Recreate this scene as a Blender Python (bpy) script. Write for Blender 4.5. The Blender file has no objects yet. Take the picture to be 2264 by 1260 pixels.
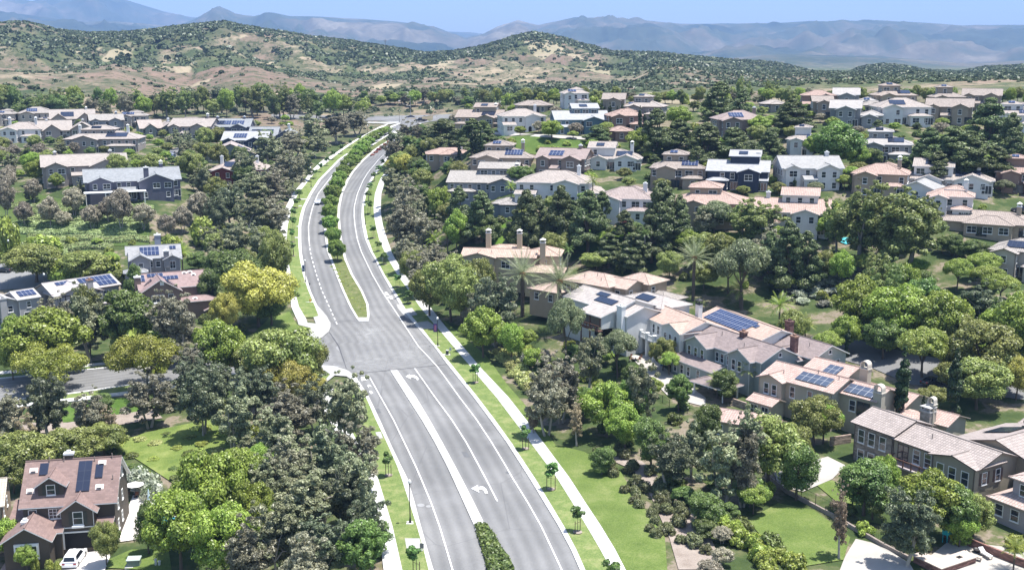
import bpy, bmesh, math, random
import numpy as np
from mathutils import Vector, Matrix
from mathutils.geometry import delaunay_2d_cdt
random.seed(7); np.random.seed(7)
R = math.radians
C = bpy.context.scene.collection
SC = bpy.context.scene
# ------------------------------------------------------------ camera, light, exposure
FPX = 2450.0; TH = R(11.5); CAMZ = 61.0; CX, CY = 1132.0, 630.0
cam_d = bpy.data.cameras.new('camera'); cam = bpy.data.objects.new('camera', cam_d); C.objects.link(cam)
cam.location = (0, 0, CAMZ); cam.rotation_euler = (R(90) - TH, 0, 0)
cam_d.sensor_width = 36; cam_d.lens = FPX / 2264 * 36; cam_d.clip_start = 1; cam_d.clip_end = 60000
SC.camera = cam
SUN_EL, SUN_AZ = R(74), R(92)          # azimuth measured clockwise from +Y: sun high on the right
wd = bpy.data.worlds.new('World'); SC.world = wd; wd.use_nodes = True
nt = wd.node_tree; bg = nt.nodes['Background']
sky = nt.nodes.new('ShaderNodeTexSky'); sky.sky_type = 'NISHITA'; sky.sun_disc = False
sky.sun_elevation = SUN_EL; sky.sun_rotation = SUN_AZ; sky.altitude = 200; sky.air_density = 1.0; sky.dust_density = 1.2; sky.ozone_density = 1.6
nt.links.new(sky.outputs[0], bg.inputs[0]); bg.inputs[1].default_value = 0.118
sun_d = bpy.data.lights.new('sun', 'SUN'); sun = bpy.data.objects.new('sun', sun_d); C.objects.link(sun)
sun_d.energy = 5.0; sun_d.angle = R(0.53); sun_d.color = (1, 0.965, 0.91)
sdir = Vector((math.sin(SUN_AZ) * math.cos(SUN_EL), math.cos(SUN_AZ) * math.cos(SUN_EL), math.sin(SUN_EL)))
sun.rotation_euler = sdir.to_track_quat('Z', 'Y').to_euler(); sun.location = (0, 0, 300)
vs = SC.view_settings; vs.view_transform = 'Standard'; vs.look = 'None'; vs.gamma = 1; vs.use_curve_mapping = False
vs.exposure = 0.96
# ------------------------------------------------------------ helpers
def tag(o, label=None, cat=None, group=None, kind=None):
    if label: o['label'] = label
    if cat: o['category'] = cat
    if group: o['group'] = group
    if kind: o['kind'] = kind
    return o
def empty(name, loc, rz=0.0):
    o = bpy.data.objects.new(name, None); C.objects.link(o); o.location = loc; o.rotation_euler = (0, 0, rz); o.empty_display_size = .3
    return o
def mobj(name, me, parent=None):
    o = bpy.data.objects.new(name, me); C.objects.link(o)
    if parent is not None: o.parent = parent
    return o
class MB:
    """collects polygons (with optional uv and material index) into one mesh"""
    def __init__(s): s.v = []; s.f = []; s.uv = []; s.mi = []
    def face(s, pts, uv=None, mi=0):
        n = len(s.v); s.v += [tuple(p) for p in pts]; s.f.append(tuple(range(n, n + len(pts)))); s.mi.append(mi)
        s.uv += uv if uv else [(0, 0)] * len(pts)
    def box(s, x0, x1, y0, y1, z0, z1, mi=0, M=None):
        p = [Vector(q) for q in ((x0,y0,z0),(x1,y0,z0),(x1,y1,z0),(x0,y1,z0),(x0,y0,z1),(x1,y0,z1),(x1,y1,z1),(x0,y1,z1))]
        if M is not None: p = [M @ q for q in p]
        dx, dy, dz = abs(x1-x0), abs(y1-y0), abs(z1-z0)
        for idx, a, b in (((0,3,2,1),dy,dx),((4,5,6,7),dx,dy),((0,1,5,4),dx,dz),((1,2,6,5),dy,dz),((2,3,7,6),dx,dz),((3,0,4,7),dy,dz)):
            s.face([p[i] for i in idx], [(0,0),(a,0),(a,b),(0,b)], mi)
    def tube(s, a, b, r0, r1, n=7, mi=0, cap=True):
        a, b = Vector(a), Vector(b); d = (b - a).normalized()
        u = d.orthogonal().normalized(); w = d.cross(u)
        A = [a + (u*math.cos(t) + w*math.sin(t)) * r0 for t in [2*math.pi*i/n for i in range(n)]]
        B = [b + (u*math.cos(t) + w*math.sin(t)) * r1 for t in [2*math.pi*i/n for i in range(n)]]
        for i in range(n): s.face([A[i], A[(i+1)%n], B[(i+1)%n], B[i]], None, mi)
        if cap: s.face(B, None, mi); s.face(A[::-1], None, mi)
    def lathe(s, prof, n=16, c=(0,0,0), mi=0):
        rings = [[(c[0]+r*math.cos(2*math.pi*i/n), c[1]+r*math.sin(2*math.pi*i/n), c[2]+z) for i in range(n)] for r, z in prof]
        for k in range(len(rings)-1):
            for i in range(n): s.face([rings[k][i], rings[k][(i+1)%n], rings[k+1][(i+1)%n], rings[k+1][i]], None, mi)
        s.face(rings[-1], None, mi); s.face(rings[0][::-1], None, mi)
    def mesh(s, name, mats, smooth=False, merge=False):
        me = bpy.data.meshes.new(name); me.from_pydata(s.v, [], s.f)
        for m in (mats if isinstance(mats, (list, tuple)) else [mats]): me.materials.append(m)
        uvl = me.uv_layers.new(name='UVMap'); uvl.data.foreach_set('uv', np.array(s.uv, dtype=np.float32).ravel())
        me.polygons.foreach_set('material_index', s.mi)
        if merge:
            bm = bmesh.new(); bm.from_mesh(me); bmesh.ops.remove_doubles(bm, verts=bm.verts, dist=1e-4); bm.to_mesh(me); bm.free()
        if smooth: me.polygons.foreach_set('use_smooth', [True]*len(me.polygons))
        me.update(); return me
    def build(s, name, mats, parent=None, smooth=False, merge=False): return mobj(name, s.mesh(name, mats, smooth, merge), parent)

# ------------------------------------------------------------ materials
def _mat(name):
    m = bpy.data.materials.new(name); m.use_nodes = True; nt = m.node_tree
    return m, nt, nt.nodes['Principled BSDF']
def N(nt, t, **k):
    n = nt.nodes.new(t)
    for a, b in k.items():
        if hasattr(n, a): setattr(n, a, b)
    return n
def ramp(nt, fac, stops):
    r = nt.nodes.new('ShaderNodeValToRGB'); nt.links.new(fac, r.inputs[0]); e = r.color_ramp.elements
    while len(e) < len(stops): e.new(0.5)
    for i, (p, c) in enumerate(stops): e[i].position = p; e[i].color = (*c, 1)
    return r.outputs[0]
def noise(nt, scale, detail=4, rough=.6, coord='Object', dist=0, sc3=None):
    tc = nt.nodes.new('ShaderNodeTexCoord'); n = nt.nodes.new('ShaderNodeTexNoise')
    src = tc.outputs[coord]
    if sc3:
        mp = nt.nodes.new('ShaderNodeMapping'); mp.inputs['Scale'].default_value = sc3; nt.links.new(src, mp.inputs[0]); src = mp.outputs[0]
    nt.links.new(src, n.inputs['Vector']); n.inputs['Scale'].default_value = scale
    n.inputs['Detail'].default_value = detail; n.inputs['Roughness'].default_value = rough; n.inputs['Distortion'].default_value = dist
    return n.outputs[0]
def mix(nt, fac, a, b, mode='MIX'):
    m = nt.nodes.new('ShaderNodeMix'); m.data_type = 'RGBA'; m.blend_type = mode
    for i, v in ((0, fac), (6, a), (7, b)):
        if hasattr(v, 'links') or hasattr(v, 'is_linked'): nt.links.new(v, m.inputs[i])
        elif i == 0: m.inputs[0].default_value = v
        else: m.inputs[i].default_value = (*v, 1)
    return m.outputs[2]
def bump(nt, bs, h, strength=.5, dist=.05):
    b = nt.nodes.new('ShaderNodeBump'); b.inputs['Strength'].default_value = strength; b.inputs['Distance'].default_value = dist
    nt.links.new(h, b.inputs['Height']); nt.links.new(b.outputs[0], bs.inputs['Normal'])
def mul(c, k): return tuple(min(1, x*k) for x in c)
_mc = {}
def plain(name, c, rough=.7, var=.12, scale=1.5, metal=0, spec=.3, b=0):
    if name in _mc: return _mc[name]
    m, nt, bs = _mat(name); n = noise(nt, scale)
    nt.links.new(ramp(nt, n, [(.3, mul(c, 1-var)), (.7, mul(c, 1+var))]), bs.inputs['Base Color'])
    bs.inputs['Roughness'].default_value = rough; bs.inputs['Metallic'].default_value = metal; bs.inputs['Specular IOR Level'].default_value = spec
    if b: bump(nt, bs, noise(nt, scale*8), b, .02)
    _mc[name] = m; return m
def roof_mat(name, c, kind='shingle'):
    if name in _mc: return _mc[name]
    m, nt, bs = _mat(name)
    tc = nt.nodes.new('ShaderNodeTexCoord'); br = nt.nodes.new('ShaderNodeTexBrick'); nt.links.new(tc.outputs['UV'], br.inputs['Vector'])
    br.inputs['Scale'].default_value = 1.0
    tile = kind == 'tile'
    br.inputs['Brick Width'].default_value = .42 if tile else .6; br.inputs['Row Height'].default_value = .55 if tile else .3
    br.inputs['Mortar Size'].default_value = .06 if tile else .02; br.inputs['Mortar Smooth'].default_value = .6; br.offset = 0 if tile else .5
    br.inputs['Color1'].default_value = (*mul(c, 1.22), 1); br.inputs['Color2'].default_value = (*mul(c, .76), 1)
    br.inputs['Mortar'].default_value = (*mul(c, .5 if tile else .75), 1)
    n = noise(nt, .35, 5, .65); n2 = noise(nt, 3, 3, .6)
    o = mix(nt, .38, br.outputs[0], ramp(nt, n, [(.3, mul(c, .8)), (.7, mul(c, 1.2))]))
    if tile: o = mix(nt, ramp(nt, n2, [(.6, (0,0,0)), (.74, (.55,.55,.55))]), o, mul((min(1,c[0]*1.3+.05), c[1]*1.2+.05, c[2]*1.15+.05), 1))
    nt.links.new(o, bs.inputs['Base Color']); bs.inputs['Roughness'].default_value = .8; bs.inputs['Specular IOR Level'].default_value = .25
    bump(nt, bs, br.outputs[1], .8 if tile else .35, -.06 if tile else -.02)
    _mc[name] = m; return m
def wall_mat(name, c, kind='stucco'):
    if name in _mc: return _mc[name]
    m, nt, bs = _mat(name); n = noise(nt, .5, 6, .65)
    col = ramp(nt, n, [(.25, mul(c, .88)), (.75, mul(c, 1.08))])
    if kind == 'siding':
        w = nt.nodes.new('ShaderNodeTexWave'); w.bands_direction = 'Z'; w.wave_profile = 'SAW'; tc = nt.nodes.new('ShaderNodeTexCoord')
        nt.links.new(tc.outputs['Object'], w.inputs[0]); w.inputs['Scale'].default_value = 1.6
        col = mix(nt, ramp(nt, w.outputs[1], [(0, (.45,)*3), (.15, (0,)*3)]), col, mul(c, .55)); bump(nt, bs, w.outputs[1], .5, .03)
    if kind == 'stone':
        v = nt.nodes.new('ShaderNodeTexVoronoi'); tc = nt.nodes.new('ShaderNodeTexCoord'); mp = nt.nodes.new('ShaderNodeMapping')
        mp.inputs['Scale'].default_value = (1.6, 1.6, 4.2); nt.links.new(tc.outputs['Object'], mp.inputs[0]); nt.links.new(mp.outputs[0], v.inputs['Vector']); v.inputs['Scale'].default_value = 1
        hs = nt.nodes.new('ShaderNodeSeparateColor'); nt.links.new(v.outputs['Color'], hs.inputs[0])
        col = mix(nt, .75, col, ramp(nt, hs.outputs[0], [(0, mul(c, .55)), (.5, c), (1, mul(c, 1.5))])); bump(nt, bs, v.outputs['Distance'], .6, .05)
    nt.links.new(col, bs.inputs['Base Color']); bs.inputs['Roughness'].default_value = .85; bs.inputs['Specular IOR Level'].default_value = .2
    _mc[name] = m; return m
def leaf_mat(name, c, c2, trans=.25):
    trans = min(.42, trans*1.45)
    if name in _mc: return _mc[name]
    m, nt, bs = _mat(name); nt.nodes.remove(bs); out = nt.nodes['Material Output']
    c = mul(c, 1.4); c2 = mul(c2, 1.45)
    oi = nt.nodes.new('ShaderNodeObjectInfo'); g = nt.nodes.new('ShaderNodeNewGeometry')
    n = noise(nt, .9, 3, .6)
    base = mix(nt, ramp(nt, n, [(.38, (0,)*3), (.64, (1,)*3)]), c, c2)
    hv = nt.nodes.new('ShaderNodeHueSaturation'); nt.links.new(base, hv.inputs['Color'])
    mr = nt.nodes.new('ShaderNodeMapRange'); nt.links.new(g.outputs['Random Per Island'], mr.inputs[0]); mr.inputs[3].default_value = .5; mr.inputs[4].default_value = 1.6
    mr2 = nt.nodes.new('ShaderNodeMapRange'); nt.links.new(oi.outputs['Random'], mr2.inputs[0]); mr2.inputs[3].default_value = .78; mr2.inputs[4].default_value = 1.22
    mm = nt.nodes.new('ShaderNodeMath'); mm.operation = 'MULTIPLY'; nt.links.new(mr.outputs[0], mm.inputs[0]); nt.links.new(mr2.outputs[0], mm.inputs[1]); nt.links.new(mm.outputs[0], hv.inputs['Value'])
    mr3 = nt.nodes.new('ShaderNodeMapRange'); nt.links.new(oi.outputs['Random'], mr3.inputs[0]); mr3.inputs[3].default_value = .472; mr3.inputs[4].default_value = .503; nt.links.new(mr3.outputs[0], hv.inputs['Hue'])
    d = nt.nodes.new('ShaderNodeBsdfDiffuse'); t = nt.nodes.new('ShaderNodeBsdfTranslucent'); gl = nt.nodes.new('ShaderNodeBsdfGlossy'); gl.inputs['Roughness'].default_value = .45
    gl.inputs['Color'].default_value = (.5, .5, .5, 1)
    nt.links.new(hv.outputs[0], d.inputs[0]); nt.links.new(hv.outputs[0], t.inputs[0])
    s = nt.nodes.new('ShaderNodeMixShader'); s.inputs[0].default_value = trans; nt.links.new(d.outputs[0], s.inputs[1]); nt.links.new(t.outputs[0], s.inputs[2])
    s2 = nt.nodes.new('ShaderNodeMixShader'); s2.inputs[0].default_value = .06; nt.links.new(s.outputs[0], s2.inputs[1]); nt.links.new(gl.outputs[0], s2.inputs[2])
    nt.links.new(s2.outputs[0], out.inputs[0]); _mc[name] = m; return m

# ------------------------------------------------------------ rays and terrain
ct, st = math.cos(TH), math.sin(TH)
def ray(px, py):
    u = (np.asarray(px, float) - CX) / FPX; v = (CY - np.asarray(py, float)) / FPX
    return u, ct + v*st, -st + v*ct
def at_z(px, py, z):
    dx, dy, dz = ray(px, py); t = (z - CAMZ) / dz; return dx*t, dy*t, z
def project(x, y, z):
    zz = z - CAMZ; d = y*ct - zz*st; return CX + FPX*x/d, CY - FPX*(y*st + zz*ct)/d
CTRL = [  # photo point on the ground and the height there
 # main road
 (1100,1250,0),(1000,1000,0),(860,850,0),(860,765,0),(900,720,0),(700,790,0),(790,700,1),(730,620,3),(800,600,3.5),(690,560,6),(775,520,7.5),(700,460,12),(770,450,12.5),
 (715,410,16),(790,400,16.5),(750,370,20),(820,360,20.5),(800,320,24.5),(850,320,25),(860,290,28),(900,265,30),(940,258,31),(830,262,31),(640,470,11),(630,560,5.5),(645,650,2),(850,480,11),(862,540,7),(900,600,4),(960,690,1),(1050,790,0),(1130,880,0),(1240,1030,0),(1370,1220,0),
 (960,1250,0),(880,1150,0),(800,1000,0),(740,900,0),(690,850,0),(1132,1500,0),(900,1700,0),(1400,1700,0),(400,1700,-3),(1900,1700,0),
 # side street and left
 (350,835,-1),(100,860,-2),(-150,880,-3),(350,940,-2.5),(150,975,-3),(560,950,-1),(150,1215,-5),(300,1150,-5),(40,1100,-5),(300,1050,-4.5),(450,1230,-3.5),(620,1220,-1.5),(20,1260,-5.5),(-100,1100,-5),
 (560,730,0),(480,780,-.5),(190,690,2),(385,685,3),(250,740,0),(50,720,1),(60,640,3),(120,640,4),(20,590,5),(340,610,6),(450,600,5),(540,620,4),(200,560,8),(80,545,9),(300,500,13),(100,500,12),(450,500,12),(560,500,9),
 (100,455,17),(300,440,19),(450,430,18),(560,430,15),(190,405,22),(30,420,20),(500,405,20),(380,350,24),(560,365,22),(640,380,18),(60,350,24),(250,340,25),(520,330,25),(640,330,23),(50,300,27),(300,300,28),(600,300,27),(720,290,27),(760,265,30),(100,265,31),(400,262,32),(650,262,31),(-150,300,27),(-200,450,17),(-200,600,5),(-150,750,0),
 (40,235,35),(300,232,35),(600,235,35),(800,235,34),
 # right
 (1120,300,37),(1060,292,37),(1270,298,37),(1400,305,36),(1200,325,31),(1400,345,31),(1000,365,25),(1110,385,26),(1230,390,26.5),(1350,375,28),(1500,405,27),(1640,420,26.5),(1780,418,27),(1940,430,26.5),(2090,425,27),(2250,425,27),
 (950,330,28),(930,290,31),(1080,440,21.5),(1210,450,21.5),(1120,474,20),(1380,487,21),(1560,495,20.5),(1740,515,20),(1870,530,18),(2100,484,23),(2170,520,19.5),(2230,640,14),(1960,500,20),(980,450,16),(960,520,10),
 (1100,540,12),(1300,550,13),(1450,560,13),(1600,570,13),(1850,575,14.5),(2000,600,13.5),(1130,605,7.5),(1330,640,7),(1450,640,8),(1540,660,8),(1650,650,9),(1800,640,9.5),(1810,700,6.5),(1000,640,4),(1150,700,4),
 (1320,735,5),(1440,790,3.5),(1600,840,3),(1750,760,5),(1900,760,5.5),(2050,820,4.5),(2250,760,8),(2200,860,4),(1100,770,1.5),(1200,860,1),(1350,900,1.5),(1500,900,2.5),(1700,900,2.5),(1850,930,2),(2000,950,1.5),(1650,970,1.5),(1300,1000,.8),(1450,1080,.8),(1600,1100,1),(1780,1060,1.5),(1750,1170,0),(1900,1220,0),(2060,1110,1),(2240,1190,0),(2100,1230,0),(1500,1220,0),(2450,900,3),(2500,1200,0),(2450,650,12),
 (2450,400,28),(1700,370,29),(1620,350,31),(1780,345,33),(1950,357,32.5),(1650,300,37),(1500,300,35),(2100,350,32),(2230,350,32),(1880,280,40),(2000,275,40),(2100,270,40.5),(2230,288,38),(1820,246,42.5),(1980,243,43),(2170,243,43),(1700,247,42),(1450,262,40),(1350,252,41),(1250,238,42.5),(1150,250,40),(1000,245,36),(1250,225,42),(1700,228,43),(2100,228,44),(1500,235,41),(2450,260,41),
]
_c = np.array([(*at_z(a, b, z),) for a, b, z in CTRL])
def _phi(d2): return np.sqrt(d2 + 14.0**2)
_A = _phi(((_c[:, None, :2] - _c[None, :, :2])**2).sum(-1)); _n = len(_c)
_P = np.c_[np.ones(_n), _c[:, :2]/100]
_S = np.block([[_A - np.eye(_n)*6.0, _P], [_P.T, np.zeros((3, 3))]])
_w = np.linalg.solve(_S, np.r_[_c[:, 2], 0, 0, 0])
def rbf(x, y):
    sh = x.shape; x = x.ravel(); y = y.ravel(); out = np.empty(len(x))
    for i in range(0, len(x), 20000):
        xs, ys = x[i:i+20000], y[i:i+20000]
        out[i:i+20000] = _phi((xs[:, None]-_c[:, 0])**2 + (ys[:, None]-_c[:, 1])**2) @ _w[:_n] + _w[_n] + _w[_n+1]*xs/100 + _w[_n+2]*ys/100
    return out.reshape(sh)
def fbm(x, y, seed=0, octs=5, ridged=False):
    rs = np.random.RandomState(seed); out = 0; amp = 1; tot = 0
    for o in range(octs):
        a = rs.rand(6)*6.283; k = 2**o; s = 0
        for j in range(3):
            th = a[j] + j*2.1; s = s + np.sin((x*math.cos(th) + y*math.sin(th))*k*6.283 + a[3+j] + 1.7*np.sin((x*math.cos(th+1.3) + y*math.sin(th+1.3))*k*4.1 + a[j]))
        s = s/3
        if ridged: s = 1 - 2*np.abs(s)
        out = out + amp*s; tot += amp; amp *= .5
    return out/tot
RIDGES = [
 (880, 170, 500, 36, [(-600,165),(0,163),(100,166),(250,153),(330,178),(420,202),(500,165),(560,152),(680,178),(760,192),(900,190),(1000,186),(1100,198),(1250,193),(1400,182),(1460,150),(1500,150),(1560,160),(1650,168),(1740,172),(1800,166),(1950,172),(2020,164),(2100,174),(2200,166),(2264,160),(2900,165)]),
 (1500, 420, 500, 30, [(-600,60),(0,52),(60,50),(130,68),(200,75),(300,72),(350,68),(430,58),(500,50),(540,60),(600,68),(700,82),(780,92),(860,105),(940,117),(1000,115),(1050,108),(1100,95),(1150,80),(1180,74),(1230,82),(1300,100),(1350,115),(1450,118),(1504,124),(1560,130),(1640,135),(1720,142),(1780,158),(1830,175),(1860,176),(1900,152),(1950,144),(2000,148),(2050,158),(2120,162),(2180,150),(2264,146),(2900,140)]),
 (4500, 1300, 900, 0, [(-600,150),(1400,148),(1560,133),(1640,126),(1720,119),(1780,121),(1850,123),(1950,128),(2050,133),(2140,140),(2264,134),(2900,130)]),
 (9000, 2600, 1500, -20, [(-600,20),(0,28),(60,34),(120,42),(180,50),(230,46),(300,52),(380,60),(430,45),(460,28),(484,17),(520,34),(560,38),(600,29),(640,37),(700,38),(740,40),(800,43),(880,50),(960,60),(990,72),(1030,85),(1070,75),(1100,60),(1145,47),(1190,58),(1230,50),(1270,40),(1340,42),(1420,45),(1504,53),(1600,54),(1700,53),(1790,48),(1850,50),(1950,46),(2050,52),(2130,58),(2264,57),(2900,60)]),
 (12500, 2500, 1500, 0, [(-600,-10),(0,-4),(70,4),(120,-10),(240,-12),(300,8),(360,26),(420,38),(500,44),(900,66),(1000,70),(1040,72),(1100,80),(1500,90),(2264,90),(2900,90)]),
]
def far_h(az, r):
    x = np.sin(az)*r; y = np.cos(az)*r
    px = CX + FPX*np.tan(az)/ct*1.0
    z = np.full(np.broadcast(az, r).shape, 30.0); z = np.where(r > 2500, 30 - np.clip((r-2500)/2000, 0, 1)*40, z)
    for k, (Rk, wf, wb, base, prof) in enumerate(RIDGES):
        pxs = np.array([p[0] for p in prof], float); pys = np.array([p[1] for p in prof], float)
        dx, dy, dz = ray(pxs, pys); azs = np.arctan2(dx, dy); el = dz/np.hypot(dx, dy)
        lam = [110, 260, 700, 1500, 2500][k]; jit = fbm(az*Rk/lam, az*0, 40+k, 4)*[.0006,.0011,.0009,.0010,.0010][k]
        Rv = Rk*(1 + .07*fbm(az*2.2, az*0, 60+k, 2)) if k < 2 else Rk
        crest = CAMZ + Rv*(np.interp(az, azs, el) + jit)
        t = (r - Rv); wob = fbm(x/(Rk*.16), y/(Rk*.16), 20+k, 3)
        w = np.where(t < 0, wf*(1 + .45*wob), wb)
        g = np.exp(-np.abs(t/w)**1.7)
        h = base + (crest - base)*g
        nz = fbm(x/(Rk*.11), y/(Rk*.11), 80+k, 6, True)
        h = h + nz*(crest-base)*[.12,.18,.28,.26,.26][k]*np.clip(4*g*(1-g), 0, 1)*np.clip(np.abs(t)/wf*2.2, 0, 1)
        z = np.maximum(z, h) + 4*np.exp(-np.abs(z-h)/8)*np.clip(np.abs(t)/wf, 0, 1)
    return z
def height_exact(x, y):
    r = np.hypot(x, y); az = np.arctan2(x, y)
    b = np.clip((r - 610)/140, 0, 1); b = b*b*(3-2*b)
    n = rbf(np.clip(x, -420, 420), np.clip(y, 30, 780)); f = far_h(az, np.maximum(r, 300))
    return n*(1-b) + f*b
GX0, GX1, GY0, GY1, GS = -480, 480, 20, 1400, 3.0
_gx = np.arange(GX0, GX1+.1, GS); _gy = np.arange(GY0, GY1+.1, GS)
_G = height_exact(*np.meshgrid(_gx, _gy))
def H(x, y):
    x = np.asarray(x, float); y = np.asarray(y, float)
    fx = np.clip((x-GX0)/GS, 0, len(_gx)-1.001); fy = np.clip((y-GY0)/GS, 0, len(_gy)-1.001)
    i = fx.astype(int); j = fy.astype(int); a = fx-i; b = fy-j
    return (_G[j,i]*(1-a)+_G[j,i+1]*a)*(1-b) + (_G[j+1,i]*(1-a)+_G[j+1,i+1]*a)*b
_ts = np.geomspace(50, 1390, 700)
def gnd(px, py):
    """where the sight line through a photo point meets the terrain"""
    px = np.atleast_1d(np.asarray(px, float)); py = np.atleast_1d(np.asarray(py, float)); dx, dy, dz = ray(px, py)
    X = dx[:, None]*_ts; Y = dy[:, None]*_ts; Z = CAMZ + dz[:, None]*_ts
    below = Z < H(X, Y); k = np.argmax(below, 1); k = np.where(below.any(1), k, len(_ts)-1); k = np.maximum(k, 1)
    lo = _ts[k-1]; hi = _ts[k]
    for _ in range(14):
        m = (lo+hi)/2; bl = (CAMZ + dz*m) < H(dx*m, dy*m); hi = np.where(bl, m, hi); lo = np.where(bl, lo, m)
    return dx*hi, dy*hi, CAMZ + dz*hi
def g1(px, py): x, y, z = gnd(px, py); return Vector((x[0], y[0], z[0]))
def mpp(p):  # metres per photo pixel at world point p
    return (p[1]*ct - (p[2]-CAMZ)*st) / FPX
# ------------------------------------------------------------ ground sheet
def ground():
    az = np.linspace(-R(46), R(46), 760); r = np.concatenate([np.geomspace(45, 760, 250)[:-1], np.geomspace(760, 17000, 330)])
    A, Rr = np.meshgrid(az, r); X = np.sin(A)*Rr; Y = np.cos(A)*Rr; Z = height_exact(X, Y)
    near = (Rr < 800); Z = np.where(near, H(X, Y), Z) - .02
    nr, na = Rr.shape; me = bpy.data.meshes.new('ground')
    co = np.stack([X, Y, Z], -1).reshape(-1, 3).astype(np.float32)
    idx = np.arange(nr*na).reshape(nr, na); q = np.stack([idx[:-1,:-1], idx[:-1,1:], idx[1:,1:], idx[1:,:-1]], -1).reshape(-1, 4)[:, ::-1]
    me.vertices.add(len(co)); me.vertices.foreach_set('co', co.ravel()); me.loops.add(q.size); me.loops.foreach_set('vertex_index', q.ravel().astype(np.int32))
    me.polygons.add(len(q)); me.polygons.foreach_set('loop_start', np.arange(0, q.size, 4, dtype=np.int32)); me.polygons.foreach_set('use_smooth', [True]*len(q))
    me.update(); me.validate()
    # zone attributes: R = open hill, G = far range, B = scrub density
    hill = np.clip((Rr-495+40*(X > 60))/80, 0, 1); far = np.clip((Rr-2600)/1200, 0, 1)
    n1 = fbm(X/420, Y/420, 5, 5); n2 = fbm(X/75, Y/75, 6, 4)
    k = np.clip((Rr-900)/500, 0, 1)
    scrub = np.clip(.5 + 1.5*(n1*.7 + n2*.3) + .55*(k-.55) + .40*np.clip((X-60)/120,0,1), 0, 1)
    col = np.stack([hill, far, scrub, np.ones_like(hill)], -1).reshape(-1, 4).astype(np.float32)
    at = me.color_attributes.new('zone', 'FLOAT_COLOR', 'POINT'); at.data.foreach_set('color', col.ravel())
    m, nt, bs = _mat('ground_mix')
    a = nt.nodes.new('ShaderNodeAttribute'); a.attribute_name = 'zone'; sp = nt.nodes.new('ShaderNodeSeparateColor'); nt.links.new(a.outputs['Color'], sp.inputs[0])
    gard = ramp(nt, noise(nt, .12, 6, .65), [(.3,(.03,.05,.018)),(.45,(.055,.08,.028)),(.53,(.10,.11,.05)),(.58,(.22,.18,.14)),(.64,(.13,.12,.07)),(.75,(.07,.095,.035))])
    dry = ramp(nt, noise(nt, .006, 7, .62), [(.28,(.14,.095,.075)),(.42,(.19,.125,.10)),(.52,(.175,.13,.10)),(.60,(.34,.28,.19)),(.68,(.22,.155,.12)),(.8,(.15,.115,.085))])
    dry = mix(nt, .35, dry, ramp(nt, noise(nt, .05, 6, .7), [(.3,(.13,.105,.08)),(.7,(.27,.22,.16))]))
    sage = ramp(nt, noise(nt, .035, 6, .7), [(.35,(.045,.07,.035)),(.5,(.085,.105,.05)),(.65,(.16,.14,.085))])
    hill = mix(nt, ramp(nt, sp.outputs[2], [(.36,(0,)*3),(.55,(1,)*3)]), dry, sage)
    hill = mix(nt, ramp(nt, noise(nt, .03, 7, .8), [(.46,(0,)*3),(.56,(.75,)*3)]), hill, (.07,.085,.045))
    hill = mix(nt, ramp(nt, noise(nt, .11, 5, .8), [(.53,(0,)*3),(.58,(.85,)*3)]), hill, (.045,.062,.03))
    hill = mix(nt, ramp(nt, noise(nt, .02, 4, .5, sc3=(1,.35,1)), [(.61,(0,)*3),(.64,(.6,)*3)]), hill, (.38,.32,.22))
    rng = ramp(nt, noise(nt, .0014, 9, .68), [(.34,(.02,.035,.035)),(.48,(.055,.07,.055)),(.57,(.11,.10,.08)),(.68,(.24,.21,.165))])
    c = mix(nt, sp.outputs[0], gard, hill); c = mix(nt, sp.outputs[1], c, rng)
    nt.links.new(c, bs.inputs['Base Color']); bs.inputs['Roughness'].default_value = .95; bs.inputs['Specular IOR Level'].default_value = .1
    bump(nt, bs, noise(nt, .5, 5, .7), .6, .4)
    me.materials.append(m); o = mobj('ground', me); tag(o, kind='structure'); return o
ground()

def grass_mat(name, c1, c2, c3, sc=.25):
    m, nt, bs = _mat(name)
    a = ramp(nt, noise(nt, sc, 5, .65), [(.3, c1), (.5, c2), (.7, c3)])
    b = ramp(nt, noise(nt, 5, 3, .7), [(.3, mul(c1, .75)), (.7, mul(c3, 1.1))]); nt.links.new(mix(nt, .4, a, b), bs.inputs['Base Color'])
    bs.inputs['Roughness'].default_value = .9; bs.inputs['Specular IOR Level'].default_value = .1; bump(nt, bs, noise(nt, 9, 3), .6, .06); return m
M_LAWN = grass_mat('lawn_grass', (.055,.10,.018), (.10,.155,.032), (.21,.235,.09), .18)
M_VERGE = grass_mat('verge_grass', (.07,.13,.03), (.125,.19,.05), (.28,.28,.13), .5)
M_COVER = grass_mat('ground_cover', (.03,.075,.012), (.065,.125,.02), (.13,.19,.05), .35)
M_DIRT = grass_mat('bare_soil', (.19,.15,.12), (.28,.235,.2), (.36,.31,.27), .4)
M_PAVE = plain('pale_paving', (.37,.345,.315), .85, .1, .4, b=.2)
def concrete():
    m, nt, bs = _mat('sidewalk_concrete'); n = noise(nt, .6, 6, .7)
    tc = nt.nodes.new('ShaderNodeTexCoord'); br = nt.nodes.new('ShaderNodeTexBrick'); nt.links.new(tc.outputs['UV'], br.inputs['Vector']); br.offset = 0; br.inputs['Scale'].default_value = 1; br.inputs['Brick Width'].default_value = 50; br.inputs['Row Height'].default_value = 1.6; br.inputs['Mortar Size'].default_value = .035; br.inputs['Color1'].default_value = (1,1,1,1); br.inputs['Color2'].default_value = (.93,.93,.93,1); br.inputs['Mortar'].default_value = (.6,.6,.6,1)
    cc = ramp(nt, n, [(.3,(.50,.49,.47)),(.7,(.64,.63,.60))]); nt.links.new(mix(nt, 1.0, cc, br.outputs[0], 'MULTIPLY'), bs.inputs['Base Color']); bs.inputs['Roughness'].default_value = .9; bump(nt, bs, noise(nt, 8), .2, .02); return m
M_CONC = concrete()
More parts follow.
